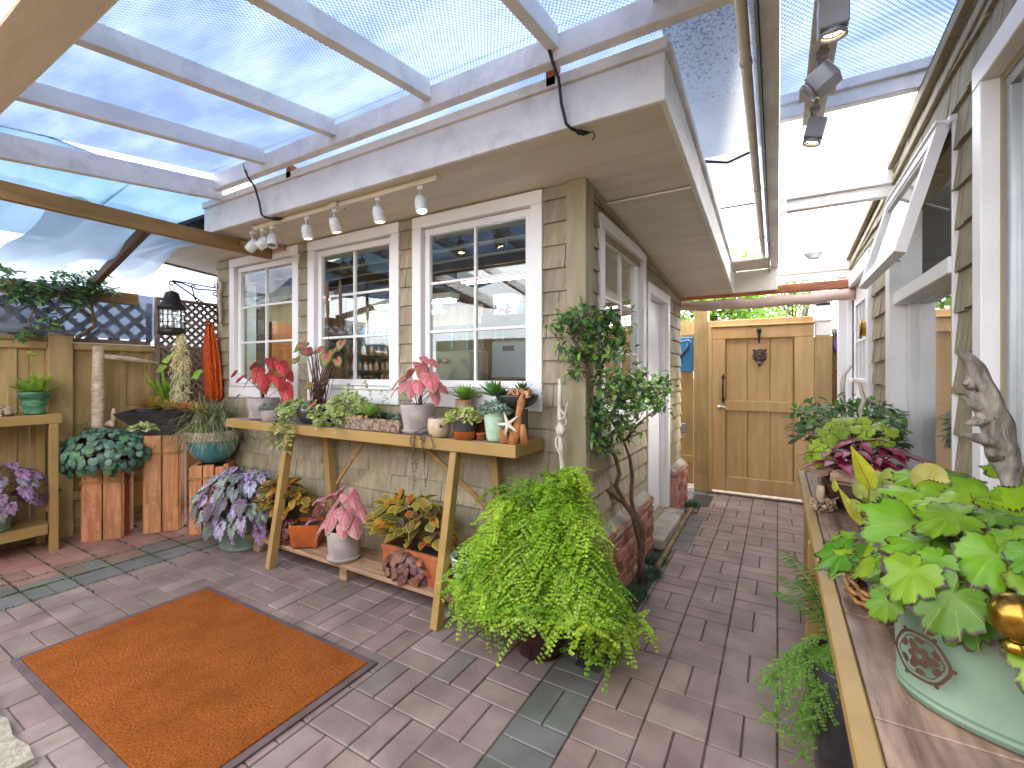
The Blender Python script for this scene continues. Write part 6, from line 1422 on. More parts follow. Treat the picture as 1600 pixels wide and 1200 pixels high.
# orange amaranth bundle
a = MB(); q1 = pz(328, 508, 2.24); q2 = pz(335, 625, 2.24)
for k in range(95):
    s0 = u(0, .12); x0 = q1.x+u(-.02, .02); dx = u(-.085, .085); dy = u(-.04, .04); pts = []
    for j in range(9):
        s_ = s0+(1-s0)*j/8*u(.96, 1); w_ = math.sin(min(1, s_*1.5+.18)*PI/2) if s_ > .12 else .35; pts.append(V((x0+(q2.x-q1.x)*s_+dx*w_+u(-.005, .005), 2.23+dy*w_, q1.z+(q2.z-q1.z)*s_)))
    rr = u(.006, .010); a.tube(pts, [rr*.5]+[rr]*7+[rr*.5], 6, tint=jit(R.choice([(1, 1, 1), (1, .75, .6), (1.1, 1.3, 1.1)]), .2), wob=.35)
for k in range(24): p = V((q1.x+u(-.02, .03), 2.23, q1.z)); a.tube([p, p+V((u(-.05, .05), u(-.03, .03), u(.01, .05)))], [.004, .001], 4, tint=(1, .9, .8))
tag(a.build('amaranth_bundle', M['petal'], org=(q1.x, 2.23, 1.4)), 'bright orange dried amaranth bundle hanging in front of the dark lattice', 'dried flowers')
# birch post and pole
a = MB(); q = pz(153, 545, 1.56); xx = -4.93; yy = 1.59; ztop = P(153, 541, X=xx).z; yy = P(153, 541, X=xx).y
a.tube([(xx, yy, 0), (xx+.004, yy, .4), (xx-.003, yy, .95), (xx+.004, yy, 1.15), (xx-.003, yy, 1.17), (xx+.002, yy, 1.4), (xx, yy, ztop)], [.050, .047, .044, .042, .045, .038, .036], 14, wob=.04)
tag(a.build('birch_post', M['birch'], org=(xx, yy, 0)), 'pale peeled birch post standing against the left fence', 'post')
a = MB(); y1 = P(245, 566, X=-4.93).y; a.tube([(xx, yy+.04, P(163, 557, X=xx).z), (xx+.03, (yy+y1)/2, 1.468), (xx+.01, y1, P(245, 568, X=xx).z)], [.020, .021, .014], 10, wob=.05)
tag(a.build('birch_pole', M['birch'], org=(xx, yy+.2, 1.45)), 'thin horizontal birch pole reaching right from the birch post', 'pole')
# rex begonia etc on the left stand
t = thing('fern_urn', 'green glazed urn of broad bright green leaves on top of the left stand', 'potted plant', (-4.89, 1.13, 1.036))
cx_, cy_ = P(54, 630, X=-4.89).x, P(54, 630, X=-4.89).y
top = pot(t, (cx_, cy_, 1.036), .098, .062, .165, M['greenpot'], 'urn', n=40)
a = MB()
for k in range(85):
    az = u(0, 6.28); el = u(.12, 1.35); blade(a, top+V((u(-.04, .04), u(-.04, .04), .0)), sph(az, el), V((0, 0, 1)), u(.10, .19), .035, 'spoon', .1, .35, jit(R.choice([(.36, .56, .06), (.26, .46, .05), (.44, .60, .12)]), .15), 6, curl=.1)
for p_ in ((8, 603), (22, 606)):
    q = P(p_[0], p_[1], X=-4.80); k0 = top; blade(a, k0, q-k0, V((0, 0, 1)), (q-k0).length, .035, 'spoon', .0, .3, (.40, .58, .10), 7)
a.build('foliage', LM['plain'], t)
a = MB(); fl = MB()
for px_, py_ in ((47, 551), (52, 553)):
    q = P(px_, py_, X=-4.88); a.tube([top, top.lerp(q, .5)+V((.005, 0, 0)), q], .0018, 5); fl.sphere(q, .017, 6, sz=.8, wob=.25, tint=(.55, .62, .08))
a.build('flower_stalks', M['stemgreen'], t); fl.build('flower_buds', LM['plain'], t)
a = MB()
for k in range(26): p = V((-4.86+u(-.08, .08), .98+u(-.10, .03), 1.04+u(0, .03))); a.tube([p, p+rv(.04), p+rv(.05)], [.016, .014, .007], 6, wob=.3)
tag(a.build('bark_chunks', M['driftpale'], org=(-4.86, .95, 1.04)), 'curled bark chunks on the left stand at the photo edge', 'bark')
t = thing('begonia_tin', 'mint tin of purple rex begonia on the lower shelf of the left stand', 'planter', (-4.87, .93, .215))
cx_, cy_ = -4.87, .93; top = pot(t, (cx_, cy_, .2105), .115, .10, .20, M['mint'], 'tin')
a = MB(); s = MB()
for p, nn_, d in ell_pts(top+V((.02, .02, .10)), .25, .26, .20, 60, -.5, 1.4, .15):
    fan(a, p, nn_*.7+V((.5, -.25, .5))+rv(.2), V((d.x, d.y, -.6)), u(.045, .07), REX, jit(R.choice([(.42, .22, .40), (.34, .20, .34), (.25, .2, .27), (.14, .09, .13)]), .15), 36, tooth=.05); petiole(s, top, p, .002)
a.build('foliage', LM['rex'], t); s.build('stems', M['stem'], t)
# shrub growing over the fence
def twigtree(t, trunk, nbr, leaffn, brad=.006, matn='bark'):
    pass
def gnarl(Mb, pts, rad, n=20, sub=5, amp=.14, seed=0):
    P_ = [V(p) for p in pts]; o = []; r = []
    for i in range(len(P_)-1):
        for k in range(sub):
            s_ = k/sub; a0 = P_[max(i-1, 0)]; a3 = P_[min(i+2, len(P_)-1)]; p1, p2 = P_[i], P_[i+1]
            o.append(.5*((2*p1)+(p2-a0)*s_+(2*a0-5*p1+4*p2-a3)*s_*s_+(3*p1-a0-3*p2+a3)*s_**3)); r.append(rad[i]+(rad[i+1]-rad[i])*s_)
    o.append(P_[-1]); r.append(rad[-1]); b = len(Mb.v); Mb.tube(o, r, n)
    fr = [u(.7, 1.3) for _ in range(6)]
    for i in range(len(o)):
        for k in range(n):
            v = V(Mb.v[b+i*n+k]); d = v-o[i]; g = 2*PI*k/n; w_ = 1+amp*(math.sin(3*g+i*.35*fr[0]+seed)*.8+math.sin(7*g-i*.2*fr[1])*.45+math.sin(11*g+i*.1)*.3+math.sin(i*.9*fr[2]+2*g)*.5); Mb.v[b+i*n+k] = tuple(o[i]+d*w_)
t = thing('climbing_shrub', 'glossy dark leaved shrub spreading over the top of the left fence', 'shrub', (-4.97, 1.45, 1.63))
a = MB(); X0_ = -4.95
def PX(px, py, dx=0): return P(px, py, X=X0_+dx)
br = [[(120, 528), (148, 510), (146, 495), (142, 470), (146, 445)], [(146, 495), (120, 480), (90, 482), (60, 470), (30, 485), (5, 470)], [(142, 470), (120, 455), (100, 440), (60, 440), (20, 450)], [(143, 462), (155, 440), (165, 430)], [(142, 458), (175, 452), (190, 448)], [(142, 468), (170, 470), (186, 475)], [(120, 480), (90, 505), (60, 515), (40, 520)], [(60, 470), (45, 500), (55, 530)], [(120, 455), (112, 435), (96, 425)], [(30, 450), (20, 440), (8, 430)]]
pts_l = []
for i, b in enumerate(br):
    pts = [PX(x_, y_, u(-.03, .05)) for x_, y_ in b]; a.tube(pts, [max(.003, (.017 if i == 0 else .008)*(1-.75*j/len(pts))) for j in range(len(pts))], 7, wob=.1)
    for p, q in zip(pts, pts[1:]):
        for s_ in range(6): pts_l.append(p.lerp(q, s_/6))
a.build('branches', M['bark'], t); f = MB()
dens = [(25, 455, 30, 22, 90), (65, 450, 40, 20, 130), (110, 445, 40, 18, 130), (145, 450, 22, 18, 110), (80, 500, 30, 14, 60), (120, 468, 30, 12, 80), (45, 520, 24, 12, 45), (165, 455, 22, 14, 50), (8, 430, 14, 20, 50), (100, 425, 20, 6, 25), (55, 470, 40, 14, 60), (140, 428, 5, 12, 14)]
for cx_, cy_, rx, ry, n in dens:
    for k in range(n):
        p = PX(cx_+R.gauss(0, rx*.5), cy_+R.gauss(0, ry*.5), u(-.12, .14)); d = V((u(-.5, .8), u(-1, 1), u(-.7, .5))); blade(f, p, d, V((.3, -.2, 1))+rv(.5), u(.04, .075), u(.02, .03), 'ovate', .35, .3, jit(R.choice([(.06, .14, .06), (.09, .20, .08), (.15, .28, .06), (.05, .11, .07)]), .3), 5)
f.build('foliage', LM['glossy'], t)

# ================= ESPALIERED TREE BY THE SIDE WINDOW =================
t = thing('espalier_camellia', 'slender twisting camellia tree trained against the shop corner and side window', 'tree', (-.76, 2.95, 0))
def W3p(px, py, Y): return P(px, py, Y=Y)
tr_ = [[(1003, 885, 2.92), (1000, 845, 2.90), (990, 805, 2.85), (975, 785, 2.80), (955, 770, 2.72), (935, 755, 2.6), (920, 735, 2.5), (915, 700, 2.42), (918, 650, 2.36), (925, 600, 2.30), (915, 560, 2.24), (895, 530, 2.18), (890, 505, 2.17)],
       [(1000, 880, 2.93), (1005, 840, 2.9), (1003, 820, 2.9), (990, 798, 2.88), (986, 780, 2.86), (988, 745, 2.84), (984, 715, 2.82), (975, 690, 2.8), (965, 660, 2.75)],
       [(976, 787, 2.8), (962, 760, 2.76), (968, 740, 2.74), (962, 715, 2.7), (950, 695, 2.65), (940, 660, 2.55), (935, 620, 2.45), (940, 580, 2.4), (955, 540, 2.4), (970, 505, 2.45)],
       [(975, 690, 2.8), (1000, 660, 2.85), (1025, 640, 2.95)], [(925, 600, 2.3), (945, 560, 2.3), (950, 510, 2.3), (945, 485, 2.3)], [(915, 560, 2.24), (900, 550, 2.2), (880, 545, 2.14)], [(895, 530, 2.18), (905, 495, 2.2), (890, 480, 2.2)], [(935, 755, 2.6), (925, 720, 2.45), (905, 670, 2.34)], [(955, 540, 2.4), (940, 505, 2.4), (955, 480, 2.4)]]
a = MB()
for i, b in enumerate(tr_):
    pts = [W3p(*q) for q in b]
    if pts[0].z < .2: pts.insert(0, V((pts[0].x+.01, pts[0].y, -.02)))
    r0 = (.023, .020, .015)[i] if i < 3 else .009
    a.tube(pts, [max(.004, r0*(1-.72*j/len(pts))) for j in range(len(pts))], 10, wob=.1)
a.build('trunk', M['bark'], t); f = MB(); tw = MB()
dens = [(890, 500, 22, 20, 2.16, 90), (925, 510, 26, 26, 2.2, 150), (950, 500, 24, 22, 2.26, 140), (915, 550, 24, 16, 2.2, 80), (945, 545, 26, 22, 2.3, 110), (965, 525, 16, 20, 2.36, 60), (880, 545, 14, 10, 2.13, 24), (900, 580, 12, 14, 2.2, 30), (950, 595, 28, 22, 2.35, 110), (985, 590, 24, 22, 2.5, 120), (1010, 615, 26, 28, 2.65, 150), (1030, 620, 20, 22, 2.75, 90), (975, 630, 36, 28, 2.5, 190), (940, 640, 24, 26, 2.4, 120), (930, 680, 22, 18, 2.4, 70), (975, 670, 24, 18, 2.55, 80), (915, 650, 14, 14, 2.35, 36), (950, 700, 16, 12, 2.5, 30), (1035, 600, 14, 12, 2.8, 40), (870, 510, 6, 6, 2.12, 9), (915, 480, 20, 6, 2.2, 24)]
for cx_, cy_, rx, ry, Y_, n in dens:
    for k in range(int(n*.9)):
        p = P(cx_+R.gauss(0, rx*.52), cy_+R.gauss(0, ry*.52), Y=Y_+u(-.09, .07)); d = V((u(-.7, 1), u(-1, .4), u(-.7, .6)))
        c_ = R.choice([(.09, .20, .065), (.13, .28, .07), (.07, .16, .07), (.22, .38, .07)]) if cx_ < 1000 or R.random() < .3 else R.choice([(.20, .36, .06), (.13, .28, .05), (.28, .44, .10)])
        blade(f, p, d, V((.3, -.3, 1))+rv(.5), u(.032, .058), u(.017, .026), 'ovate', .35, .3, jit(c_, .3), 5)
        if k % 5 == 0: tw.tube([p, p+rv(.03), p+V((u(-.03, .03), u(-.02, .04), -.05))], [.001, .0015, .002], 4)
f.build('crown', LM['glossy'], t); tw.build('twig_growth', M['bark'], t)
# mondo grass clumps along the wall
def tuft(x, y, r, n, lb, col=(.05, .12, .06)):
    a = MB()
    for k in range(n):
        q = r*math.sqrt(R.random()); az = u(0, 6.28); blade(a, (x+q*math.cos(az), y+q*math.sin(az), 0), sph(az+u(-.6, .6), u(.6, 1.5)), V((0, 0, 1)), u(.035, .075), .0045, 'grass', 1.2, .2, jit(col, .35), 4)
    tag(a.build('mondo_grass', LM['plain'], org=(x, y, 0)), lb, 'ground plant', 'low tufts along the shop wall')
for x, y, r, lb in ((-.745, 2.12, .075, 'small dark green tuft beside the foot of the maidenhair fern'), (-.745, 2.45, .07, 'dark green tuft against the brick plinth, second from the fern'), (-.75, 2.75, .07, 'dark green tuft beside the camellia trunk on its near side'), (-.745, 3.08, .075, 'dark green tuft just past the camellia trunk'), (-.75, 3.32, .06, 'dark green tuft before the concrete door step'), (-.76, 4.88, .07, 'dark green tuft beside the far brick plinth')):
    tuft(x, y, r, 520, lb)
a = MB(); a.box((-.815, 1.96, -.04), (-.745, 3.6, -.0), .002); a.box((-.815, 4.6, -.04), (-.6, 5.4, 0), .002); a.box((-.7449, 1.96, -.04), (-.69, 3.6, .001), .002); a.build('planting_strip', M['earth'], kind='structure')
# trees beyond the gate
def bgtree(lb, x, y, zc, r, n, cols, lf=.09, gaps=.3):
    t = thing('broadleaf_tree', lb, 'tree', (x, y, 0), 'trees beyond the gate')
    a = MB(); a.tube([(x, y, 0), (x+.05, y, zc*.5), (x-.05, y, zc)], [.12, .09, .05], 10)
    for k in range(9): d = sph(u(0, 6.28), u(.1, 1.2)); a.tube([(x, y, zc*.7), V((x, y, zc))+d*r*.5, V((x, y, zc))+d*r*.9], [.04, .02, .006], 6)
    a.build('trunk', M['bark'], t); f = MB(); cl = [V((x, y, zc))+sph(u(0, 6.28), u(-.6, 1.4))*r*u(.3, .9) for k in range(26)]
    for k in range(n):
        c = R.choice(cl); p = c+V((R.gauss(0, 1), R.gauss(0, 1), R.gauss(0, 1)))*r*.17; blade(f, p, rv(1), V((0, 0, 1))+rv(.8), lf*u(.6, 1.3), lf*.6, 'ovate', .3, .2, jit(R.choice(cols), .25), 3)
    f.build('crown', LM['plain'], t)
bgtree('bright green leafy tree showing above the left half of the gate', -1.0, 9.5, 2.5, 1.25, 7000, [(.22, .40, .05), (.14, .30, .05), (.32, .50, .08)])
bgtree('thin grey green tree showing above the right half of the gate', .35, 11.5, 2.6, .95, 1500, [(.20, .26, .12), (.28, .34, .16)], .08)

# ================= RIGHT BENCH PLANTS =================
BZ = .752
def pr_(px, py, Z=BZ): return P(px, py, Z=Z)
# far shrub
t = thing('potted_shrub', 'variegated green shrub in a brown pot at the far end of the bench', 'potted plant', (.36, 3.1, BZ))
top = pot(t, (.36, 3.1, BZ), .09, .07, .15, M['brownglaze'], 'belly')
f = MB(); s = MB(); 
for p, nn_, d in ell_pts((.35, 3.08, 1.04), .25, .24, .15, 560, -.5, 1.5, .35):
    dd = V((d.x, d.y, u(-.6, .5)))+rv(.5); p = V((min(p.x, .53), p.y, p.z)); blade(f, p, dd, V((0, -.2, 1))+rv(.5), u(.03, .06), u(.02, .034), 'ovate', .35, .25, jit(R.choice([(.07, .18, .05), (.12, .28, .06), (.24, .36, .20), (.05, .12, .05)]), .3), 5)
    if R.random() < .15: petiole(s, top, p, .002)
for p_ in ((1247, 640), (1252, 660), (1262, 628), (1255, 645)):
    q = P(p_[0], p_[1], Y=3.05)
    for k in range(6): blade(f, q+rv(.025), rv(1), V((0, 0, 1)), .05, .028, 'ovate', .3, .2, jit((.14, .3, .07), .3), 5)
    s.tube([top, (top+q)/2+V((0, 0, .04)), q], [.003, .002, .0015], 5)
f.build('foliage', LM['plain'], t); s.build('stems', M['stem'], t)
# antler like white sticks
for b, lb in (([(1349, 700), (1348, 660), (1345, 640), (1350, 625), (1343, 600), (1333, 592)], 'white antler like stick with a dark tip rising behind the coleus'), ([(1318, 650), (1316, 600), (1320, 585), (1330, 570)], 'thin pale branch with a chrome tip against the white door frame')):
    a = MB(); Y_ = 2.9 if b[0][0] > 1330 else 3.18; pts = [P(x_, y_, Y=Y_) for x_, y_ in b]; pts.insert(0, V((pts[0].x, Y_, BZ)))
    n = len(pts); a.tube(pts, [.016*(1-.7*i/n) for i in range(n)], 8, wob=.1)
    tag(a.build('antler_stick', M['whitewood'], org=pts[0]), lb, 'stick')
# coleus
cxx, cyy = .305, 2.50
t = thing('coleus_pot', 'magenta and lime coleus in a large dark brown glazed pot on the bench', 'planter', (cxx, cyy, BZ))
top = pot(t, (cxx, cyy, BZ), .135, .09, .185, M['brownglaze'], 'belly', n=40)
f = MB(); s = MB()
for px_, py_, dY, r, L in ((1340, 690, 0, 1, .13), (1375, 700, .05, 1, .13), (1300, 708, -.05, 1, .12), (1330, 705, -.1, 1, .12), (1395, 712, .0, 1, .13), (1362, 715, -.12, 1, .12), (1310, 722, -.15, 1, .13), (1380, 730, -.12, 1, .12), (1350, 725, -.18, 1, .11), (1325, 685, .1, 1, .1)):
    q = P(px_, py_, Y=cyy+dY)
    for k in range(7):
        az = k*2.4+px_; blade(f, q, V((math.cos(az), math.sin(az)-.2, u(-.1, .3))), V((0, 0, 1)), L*u(.8, 1.3), L*.4, 'lance', .5, .22, jit((.20, .02, .07), .2), 8, .1)
    s.tube([top, top.lerp(q, .6)+V((0, 0, -.01)), q], [.004, .003, .002], 6)
f.build('magenta_foliage', LM['magenta'], t)
f = MB()
for px_, py_, dY, r in ((1288, 672, .1, .05), (1300, 660, .15, .055), (1320, 655, .2, .05), (1345, 660, .2, .055), (1370, 665, .18, .05), (1275, 695, .0, .05), (1285, 705, -.05, .05), (1390, 672, .15, .045), (1310, 672, .08, .05), (1280, 720, -.08, .04), (1385, 690, .1, .05), (1355, 672, .1, .05), (1335, 668, .12, .04), (1362, 690, .0, .04), (1268, 712, 0, .035), (1400, 735, -.05, .04), (1296, 686, .02, .05)):
    q = P(px_, py_, Y=cyy+dY); q.x = min(q.x, .54); fan(f, q, V((-.2, -.6, .8))+rv(.3), V((u(-1, 1), -.4, -.4)), r, MAPLE, jit((.30, .44, .04), .25), 34, tooth=.07, wave=.08); s.tube([top, (top+q)/2, q], .002, 5)
f.build('lime_foliage', LM['begonia'], t); s.build('stems', M['stem'], t)
t = thing('shelf_fungus', 'pair of pale bracket fungus pieces leaning beside the coleus pot', 'fungus', (.16, 2.55, BZ))
for px_, py_, r in ((1283, 729, .06), (1322, 745, .055)):
    a = MB(); q = P(px_, py_, Y=2.42 if px_ < 1300 else 2.3); fan(a, q, V((-.1, -.3, 1)), V((-.5, -1, 0)), r, ROUND, (1, 1, 1), 26, cup=.12, droop=.1, wave=.1); vs0 = list(a.v); a.add([V(v)-V((0, 0, .012)) for v in vs0], list(a.f)); a.build('bracket', M['driftpale'], t)
a = MB()
for k in range(34): p = V((.165+u(-.03, .04), 2.36+u(-.03, .03), BZ+u(.005, .05))); a.tube([p, p+rv(.018), p+rv(.026)], [.011, .009, .003], 6, wob=.3)
a.tube([(.165, 2.42, BZ), (.165, 2.42, BZ+.10)], [.02, .018], 8, wob=.2)
tag(a.build('root_chunk', M['driftpale'], org=(.165, 2.38, BZ)), 'crumbly pale root chunk on the bench edge left of the dark glazed pot', 'driftwood')
# pitcher plant
cx_, cy_ = .31, 1.98
t = thing('pitcher_plant', 'yellow veined pitcher plant with tall hooded tubes in front of the coleus pot', 'potted plant', (cx_, cy_, BZ))
top = pot(t, (cx_, cy_, BZ), .07, .055, .07, M['dark'])
def pitcher(Mb, hd, base, q, w_, lean, tint, hood=True):
    q = V(q); base = V(base); pts = [base, base.lerp(q, .35)+V((0, 0, -.01)), base.lerp(q, .7), base.lerp(q, .92), q]; Mb.tube(pts, [w_*.18, w_*.35, w_*.75, w_, w_*1.05], 12, tint=tint, cap=False)
    if hood:
        d = (q-base).normalized(); b = V(lean).normalized(); fan(hd, q+d*w_*.9-b*w_*.5, (b*.3+d*.3+V((0, -.9, .2))), d+b*.4, w_*1.9, OVAL, jit(tint, .1), 22, cup=.2, droop=.0, wave=.08)
a = MB(); h = MB()
for px_, py_, dy, w_ in ((1365, 770, 0, .022), (1388, 760, .05, .020), (1350, 775, -.05, .015), (1375, 790, -.06, .02), (1345, 795, -.08, .012), (1395, 785, .0, .018), (1372, 752, .06, .012), (1385, 798, -.05, .016)):
    q = P(px_, py_, Y=cy_+dy); pitcher(a, h, top, q, w_, (u(-1, 1), -.5, .1), jit((.48, .56, .12), .15))
q = P(1340, 760, Y=cy_+.0); 
blade(h, P(1363, 768, Y=1.98), P(1332, 706, Y=1.98)-P(1363, 768, Y=1.98), V((.2, -1, .1)), .165, .062, 'lance', -.1, .5, (.62, .62, .05), 9)
blade(h, P(1345, 820, Y=1.93), P(1310, 765, Y=1.93)-P(1345, 820, Y=1.93), V((.2, -1, .1)), .14, .032, 'lance', -.1, .5, (.62, .60, .08), 9)
blade(h, P(1305, 768, Y=1.93), V((-.1, 0, 1)), V((.2, -1, .1)), .05, .02, 'lance', -.1, .5, (.55, .58, .10), 6)
a.build('pitcher_tubes', LM['pitcher'], t); 
q = P(1452, 755, Y=1.62); a2 = MB(); a2.tube([top, (.40, 1.7, .95), q-V((0, 0, .03)), q], [.005, .01, .018, .022], 12, tint=(.55, .55, .15), cap=False); fan(h, q+V((0, 0, .01)), V((.1, -1, .3)), V((.15, 0, 1)), .043, ROUND, (.62, .55, .16), 26, cup=.15, wave=.07, droop=0); a2.build('tall_tube', LM['pitcher'], t)
h.build('hood_foliage', LM['pitcher'], t)
# folded bark shell
a = MB(); vs = []; n, m = 14, 22; c0 = V((.235, 1.76, BZ+.036))
for i in range(n+1):
    s_ = i/n
    for k in range(m+1):
        g = -2.2+4.6*k/m; r = .036*(1-.25*s_)*(1+.10*math.sin(k*1.3+i)+.05*math.sin(i*2.1)); ax = V((.75, -.62, 0)).normalized(); sd_ = V((.62, .75, 0)).normalized(); vs.append(c0+ax*(s_*.15-.04+.01*math.sin(k*.9))+sd_*r*math.sin(g)+V((0, 0, r*math.cos(g))))
a.add(vs, [[i*(m+1)+k, i*(m+1)+k+1, (i+1)*(m+1)+k+1, (i+1)*(m+1)+k] for i in range(n) for k in range(m)], smooth=True)
vs2 = [V(v)-(V(v)-c0).normalized()*.003 for v in vs]; a.add(vs2, [[i*(m+1)+k, (i+1)*(m+1)+k, (i+1)*(m+1)+k+1, i*(m+1)+k+1] for i in range(n) for k in range(m)], smooth=True)
tag(a.build('bark_shell', M['coral'], org=c0), 'curled peach coloured bark shell on the bench behind the big begonia', 'bark')
# wicker tray
cw = V((.30, 1.50, BZ)); t = thing('wicker_tray', 'round wicker tray holding a copper dish, half under the begonia leaves', 'tray', cw)
a = MB()
for j in range(5):
    pts = [(cw.x+(.130+.012*(j % 2)+.004*math.sin(k*5+j*2))*math.cos(2*PI*k/60), cw.y+(.130+.012*(j % 2)+.004*math.sin(k*5+j*2))*math.sin(2*PI*k/60), BZ+.012+.008*j+.003*math.sin(k*3+j)) for k in range(61)]; a.tube(pts, .0052, 6)
a.build('woven_rim', M['wicker'], t)
a = MB(); a.lathe([(.001, .004), (.125, .006), (.125, .01), (0, .01)], cw, 30); a.build('base', M['wicker'], t)
t = thing('copper_dish', 'shallow copper brown dish sitting in the wicker tray', 'dish', (cw.x, cw.y, BZ+.011)); pot(t, (cw.x, cw.y, BZ+.0115), .10, .05, .075, M['copper'], 'bowl', soil=True)
# ---- big mint planter with begonia ----
pc = V((.405, 1.12, BZ)); RT, RB, HP, SY, RZ = .213, .205, .20, .62, -.12
t = thing('begonia_planter', 'large oval mint planter with a brown rosette and huge lime begonia leaves', 'planter', pc)
top = pot(t, pc, RT, RB, HP, M['mint'], 'tin', 1, SY, RZ, n=72)
emblem(t, tin_pt(pc.x, pc.y, RT, RB, HP, SY, RZ, -2.42, .855), .040)
f = MB(); s = MB()
BIG = [(1432, 818, .98, .105, (-.1, -.75, .65), (0, -.5, -.9)), (1440, 770, 1.2, .10, (-.1, -.35, .95), (.2, -1, 0)), (1372, 862, 1.15, .058, (-.5, -.4, .8), (-1, -.4, -.3)), (1392, 885, 1.02, .062, (-.4, -.7, .6), (.1, -.6, -.9)), (1462, 905, .90, .075, (-.4, -.8, .5), (-.2, -.4, -1)), (1500, 855, .95, .085, (0, -.6, .8), (.9, -.5, -.3)), (1540, 940, .84, .10, (-.3, -.8, .5), (.5, -.3, -.9)), (1465, 955, .87, .07, (-.5, -.8, .4), (-.6, -.3, -.8)), (1570, 860, .85, .10, (.1, -.7, .8), (.5, -.5, -.6)), (1590, 790, 1.0, .09, (.0, -.5, .9), (.6, -.6, -.2)), (1510, 780, 1.15, .09, (.0, -.4, .9), (.6, -.5, 0)), (1480, 745, 1.3, .08, (0, -.3, 1), (.4, -1, .2)), (1590, 905, .80, .10, (0, -.8, .6), (.3, -.3, -1)), (1400, 790, 1.25, .06, (-.3, -.4, .9), (-1, -.3, 0)), (1420, 870, 1.05, .07, (-.2, -.8, .6), (-.3, -.5, -.9)), (1555, 1000, .80, .07, (-.3, -.9, .3), (.2, -.2, -1)), (1415, 905, 1.0, .06, (-.5, -.7, .5), (-.9, -.3, -.6)), (1530, 890, .9, .07, (-.1, -.8, .6), (-.5, -.4, -.8)), (1430, 745, 1.4, .06, (0, -.3, .9), (-.8, -.6, 0)), (1575, 740, 1.25, .06, (0, -.5, .8), (.3, -.2, .8)), (1520, 985, .82, .075, (-.4, -.8, .4), (-.2, -.2, -1)), (1495, 920, .88, .07, (-.3, -.8, .5), (.3, -.4, -.8)), (1560, 820, .9, .085, (.1, -.5, .8), (-.6, -.5, -.3)), (1600, 840, .85, .1, (0, -.5, .8), (.6, -.4, -.4)), (1570, 960, .80, .08, (-.2, -.8, .5), (-.5, -.3, -.8)), (1475, 850, 1.0, .08, (0, -.7, .7), (.5, -.5, -.5)), (1545, 770, 1.05, .08, (0, -.5, .9), (-.3, -.8, -.1)), (1400, 830, 1.1, .07, (-.2, -.6, .8), (-.7, -.5, -.3)), (1318, 862, 1.33, .068, (-.4, -.5, .8), (-1, -.4, -.1)), (1335, 872, 1.30, .055, (-.3, -.6, .7), (-.8, -.5, -.5)), (1368, 868, 1.18, .06, (-.4, -.8, .5), (-.2, -.4, -1)), (1330, 845, 1.36, .05, (-.1, -.5, .9), (-1, -.1, 0))]
for px_, py_, dd_, r, n_, d_ in BIG:
    q = P(px_, py_, d=dd_*.98); tt = R.choice([(.15, .33, .008), (.20, .38, .008), (.09, .24, .012), (.27, .41, .01)])
    fan(f, q, V(n_), V(d_), r*1.08, BEG, jit(tt, .12), 110, (.3, .55, .8, .92, 1), tooth=.055, wave=.05, droop=.18, cup=-.05)
    petiole(s, top+V((u(-.06, .06), u(-.03, .03), -.01)), q-V(n_).normalized()*.004, .0035)
for p, nn_, d in ell_pts(top+V((0, .0, .03)), .22, .17, .15, 60, -.2, 1.5, .3):
    fan(f, p, nn_*.5+V((-.1, -.5, .7))+rv(.3), V((d.x, d.y, -.5)), u(.035, .065), MAPLE, jit(R.choice([(.14, .30, .01), (.09, .22, .012), (.20, .32, .012)]), .2), 44, (.4, .75, 1), tooth=.05, wave=.08); petiole(s, top, p, .0025)
f.build('foliage', LM['begonia'], t); s.build('leaf_stalks', M['stemgreen'], t)
# big driftwood
a = MB(); D = 1.13
def dp(px, py, d=D): return P(px, py, d=d)
gnarl(a, [dp(1580, 830), dp(1581, 790), dp(1578, 748), dp(1572, 722), dp(1566, 698), dp(1556, 668), dp(1545, 635), dp(1533, 603), dp(1522, 575), dp(1510, 556), dp(1495, 543)], [.016, .017, .019, .027, .030, .028, .029, .025, .018, .012, .003], 26)
gnarl(a, [dp(1562, 694), dp(1543, 688), dp(1524, 684), dp(1502, 679)], [.026, .018, .011, .004], 12)
gnarl(a, [dp(1545, 640), dp(1528, 634), dp(1514, 628), dp(1504, 620)], [.026, .016, .009, .002], 10)
a.tube([dp(1530, 600), dp(1518, 592), dp(1505, 600)], [.026, .015, .004], 9, wob=.12)
a.tube([dp(1558, 712), dp(1550, 705), dp(1545, 712)], [.022, .013, .005], 9, wob=.15); gnarl(a, [dp(1540, 652), dp(1522, 660), dp(1508, 662)], [.02, .012, .002], 8)
for q in ((1552, 706), (1520, 600)): a.sphere(dp(*q), .015, 7, wob=.2)
z0 = dp(1578, 830); a.tube([z0, V((z0.x, z0.y, BZ+.12))], [.017, .015], 10)
tag(a.build('tall_driftwood', M['drift'], org=z0), 'tall weathered grey driftwood branch standing in the begonia planter', 'driftwood')
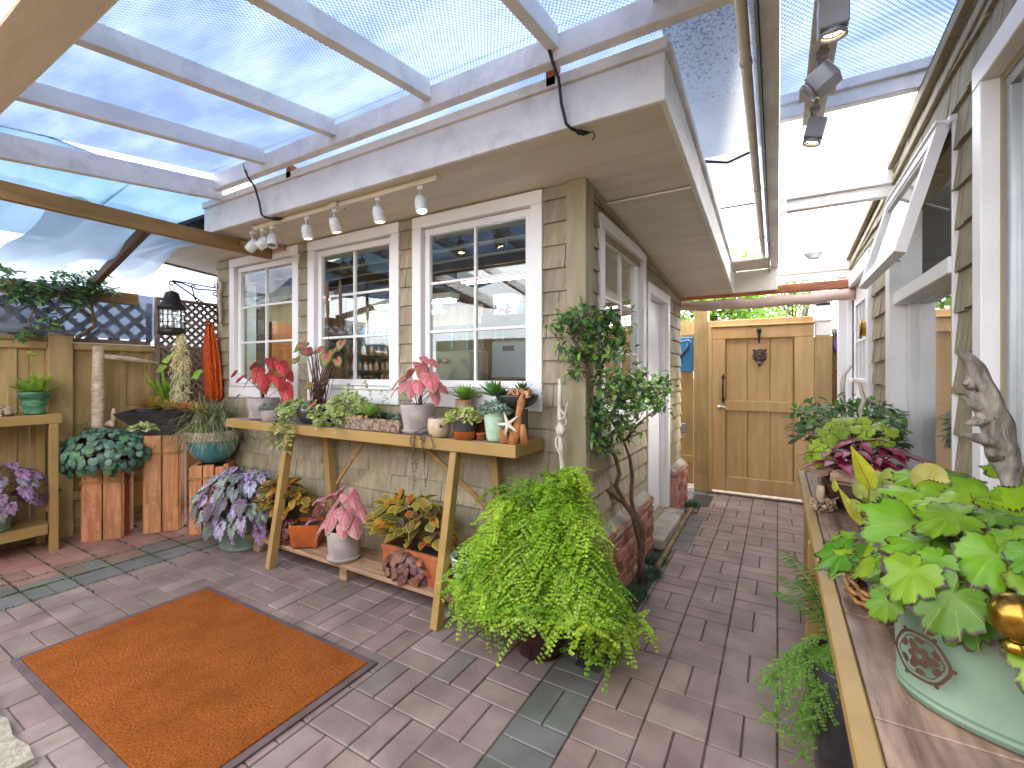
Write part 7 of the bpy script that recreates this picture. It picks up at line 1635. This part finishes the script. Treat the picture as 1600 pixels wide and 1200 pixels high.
t = thing('brass_finial_stake', 'brass ball finial on a stake at the right photo edge before the begonia', 'stake', (.5, 1.0, BZ))
q = P(1588, 965, d=.66); a = MB(); a.sphere(q, .031, 14, sz=1.1); a.lathe([(.012, -.05), (.018, -.042), (.010, -.034)], q, 16); a.build('ball', M['brass'], t); a = MB(); a.tube([q+V((.0, 0, -.045)), q+V((.02, .0, -.065)), q+V((.06, .0, -.075)), q+V((.09, 0, -.10)), V((q.x+.10, q.y, BZ))], .004, 8); a.build('rod', M['brass'], t)
# fern pots under the bench
t = thing('bench_fern', 'ferns in a glossy black pot on the paving under the bench edge', 'potted fern', (.21, 1.78, 0))
top = pot(t, (.21, 1.78, .001), .135, .10, .44, M['black'], 'taper')
f = MB(); s = MB()
for k in range(16):
    az = u(1.9, 4.6); reach = u(.10, .27); pk = u(.04, .12); tt = (.20, .38, .06)
    mfern((.21, 1.78, .43), az, reach, pk, u(.1, .4), tt, .045, .011, .008)
for tgt in ((1222, 858), (1240, 870), (1222, 900), (1216, 925), (1250, 905)):
    q = P(tgt[0], tgt[1], Y=1.95); p0 = V(top); d = q-p0; n = 22; pts = [p0+d*(k/n)+V((0, 0, .06*math.sin(PI*k/n))) for k in range(n+1)]; s.tube(pts, .0022, 5)
    for k in range(3, n+1):
        dv = (pts[k]-pts[k-1]).normalized(); sd_ = dv.cross(V((0, 0, 1))).normalized(); L = .042*math.sin(PI*min(1, .2+.8*(1-k/n)))+.006
        for sg in (-1, 1): blade(f, pts[k], sd_*sg+dv*.5+V((0, 0, u(-.5, -.1))), V((0, 0, 1)), L, .011, 'lance', .5, .1, jit((.12, .27, .05), .2), 4)
f.build('foliage', LM['fern'], t); s.build('stems', M['stemgreen'], t)
# unseen fence added behind the camera to darken the reflections in the panes
t = thing('board_fence', 'tan board fence added behind the camera to darken the reflections in the panes', 'fence', (-1.5, -1.6, 0))
a = MB()
for k in range(34): a.box((-5.2+k*.17, -1.62, 0), (-5.035+k*.17, -1.6, 1.9), .003)
a.build('board_panel', M['fence'], t)
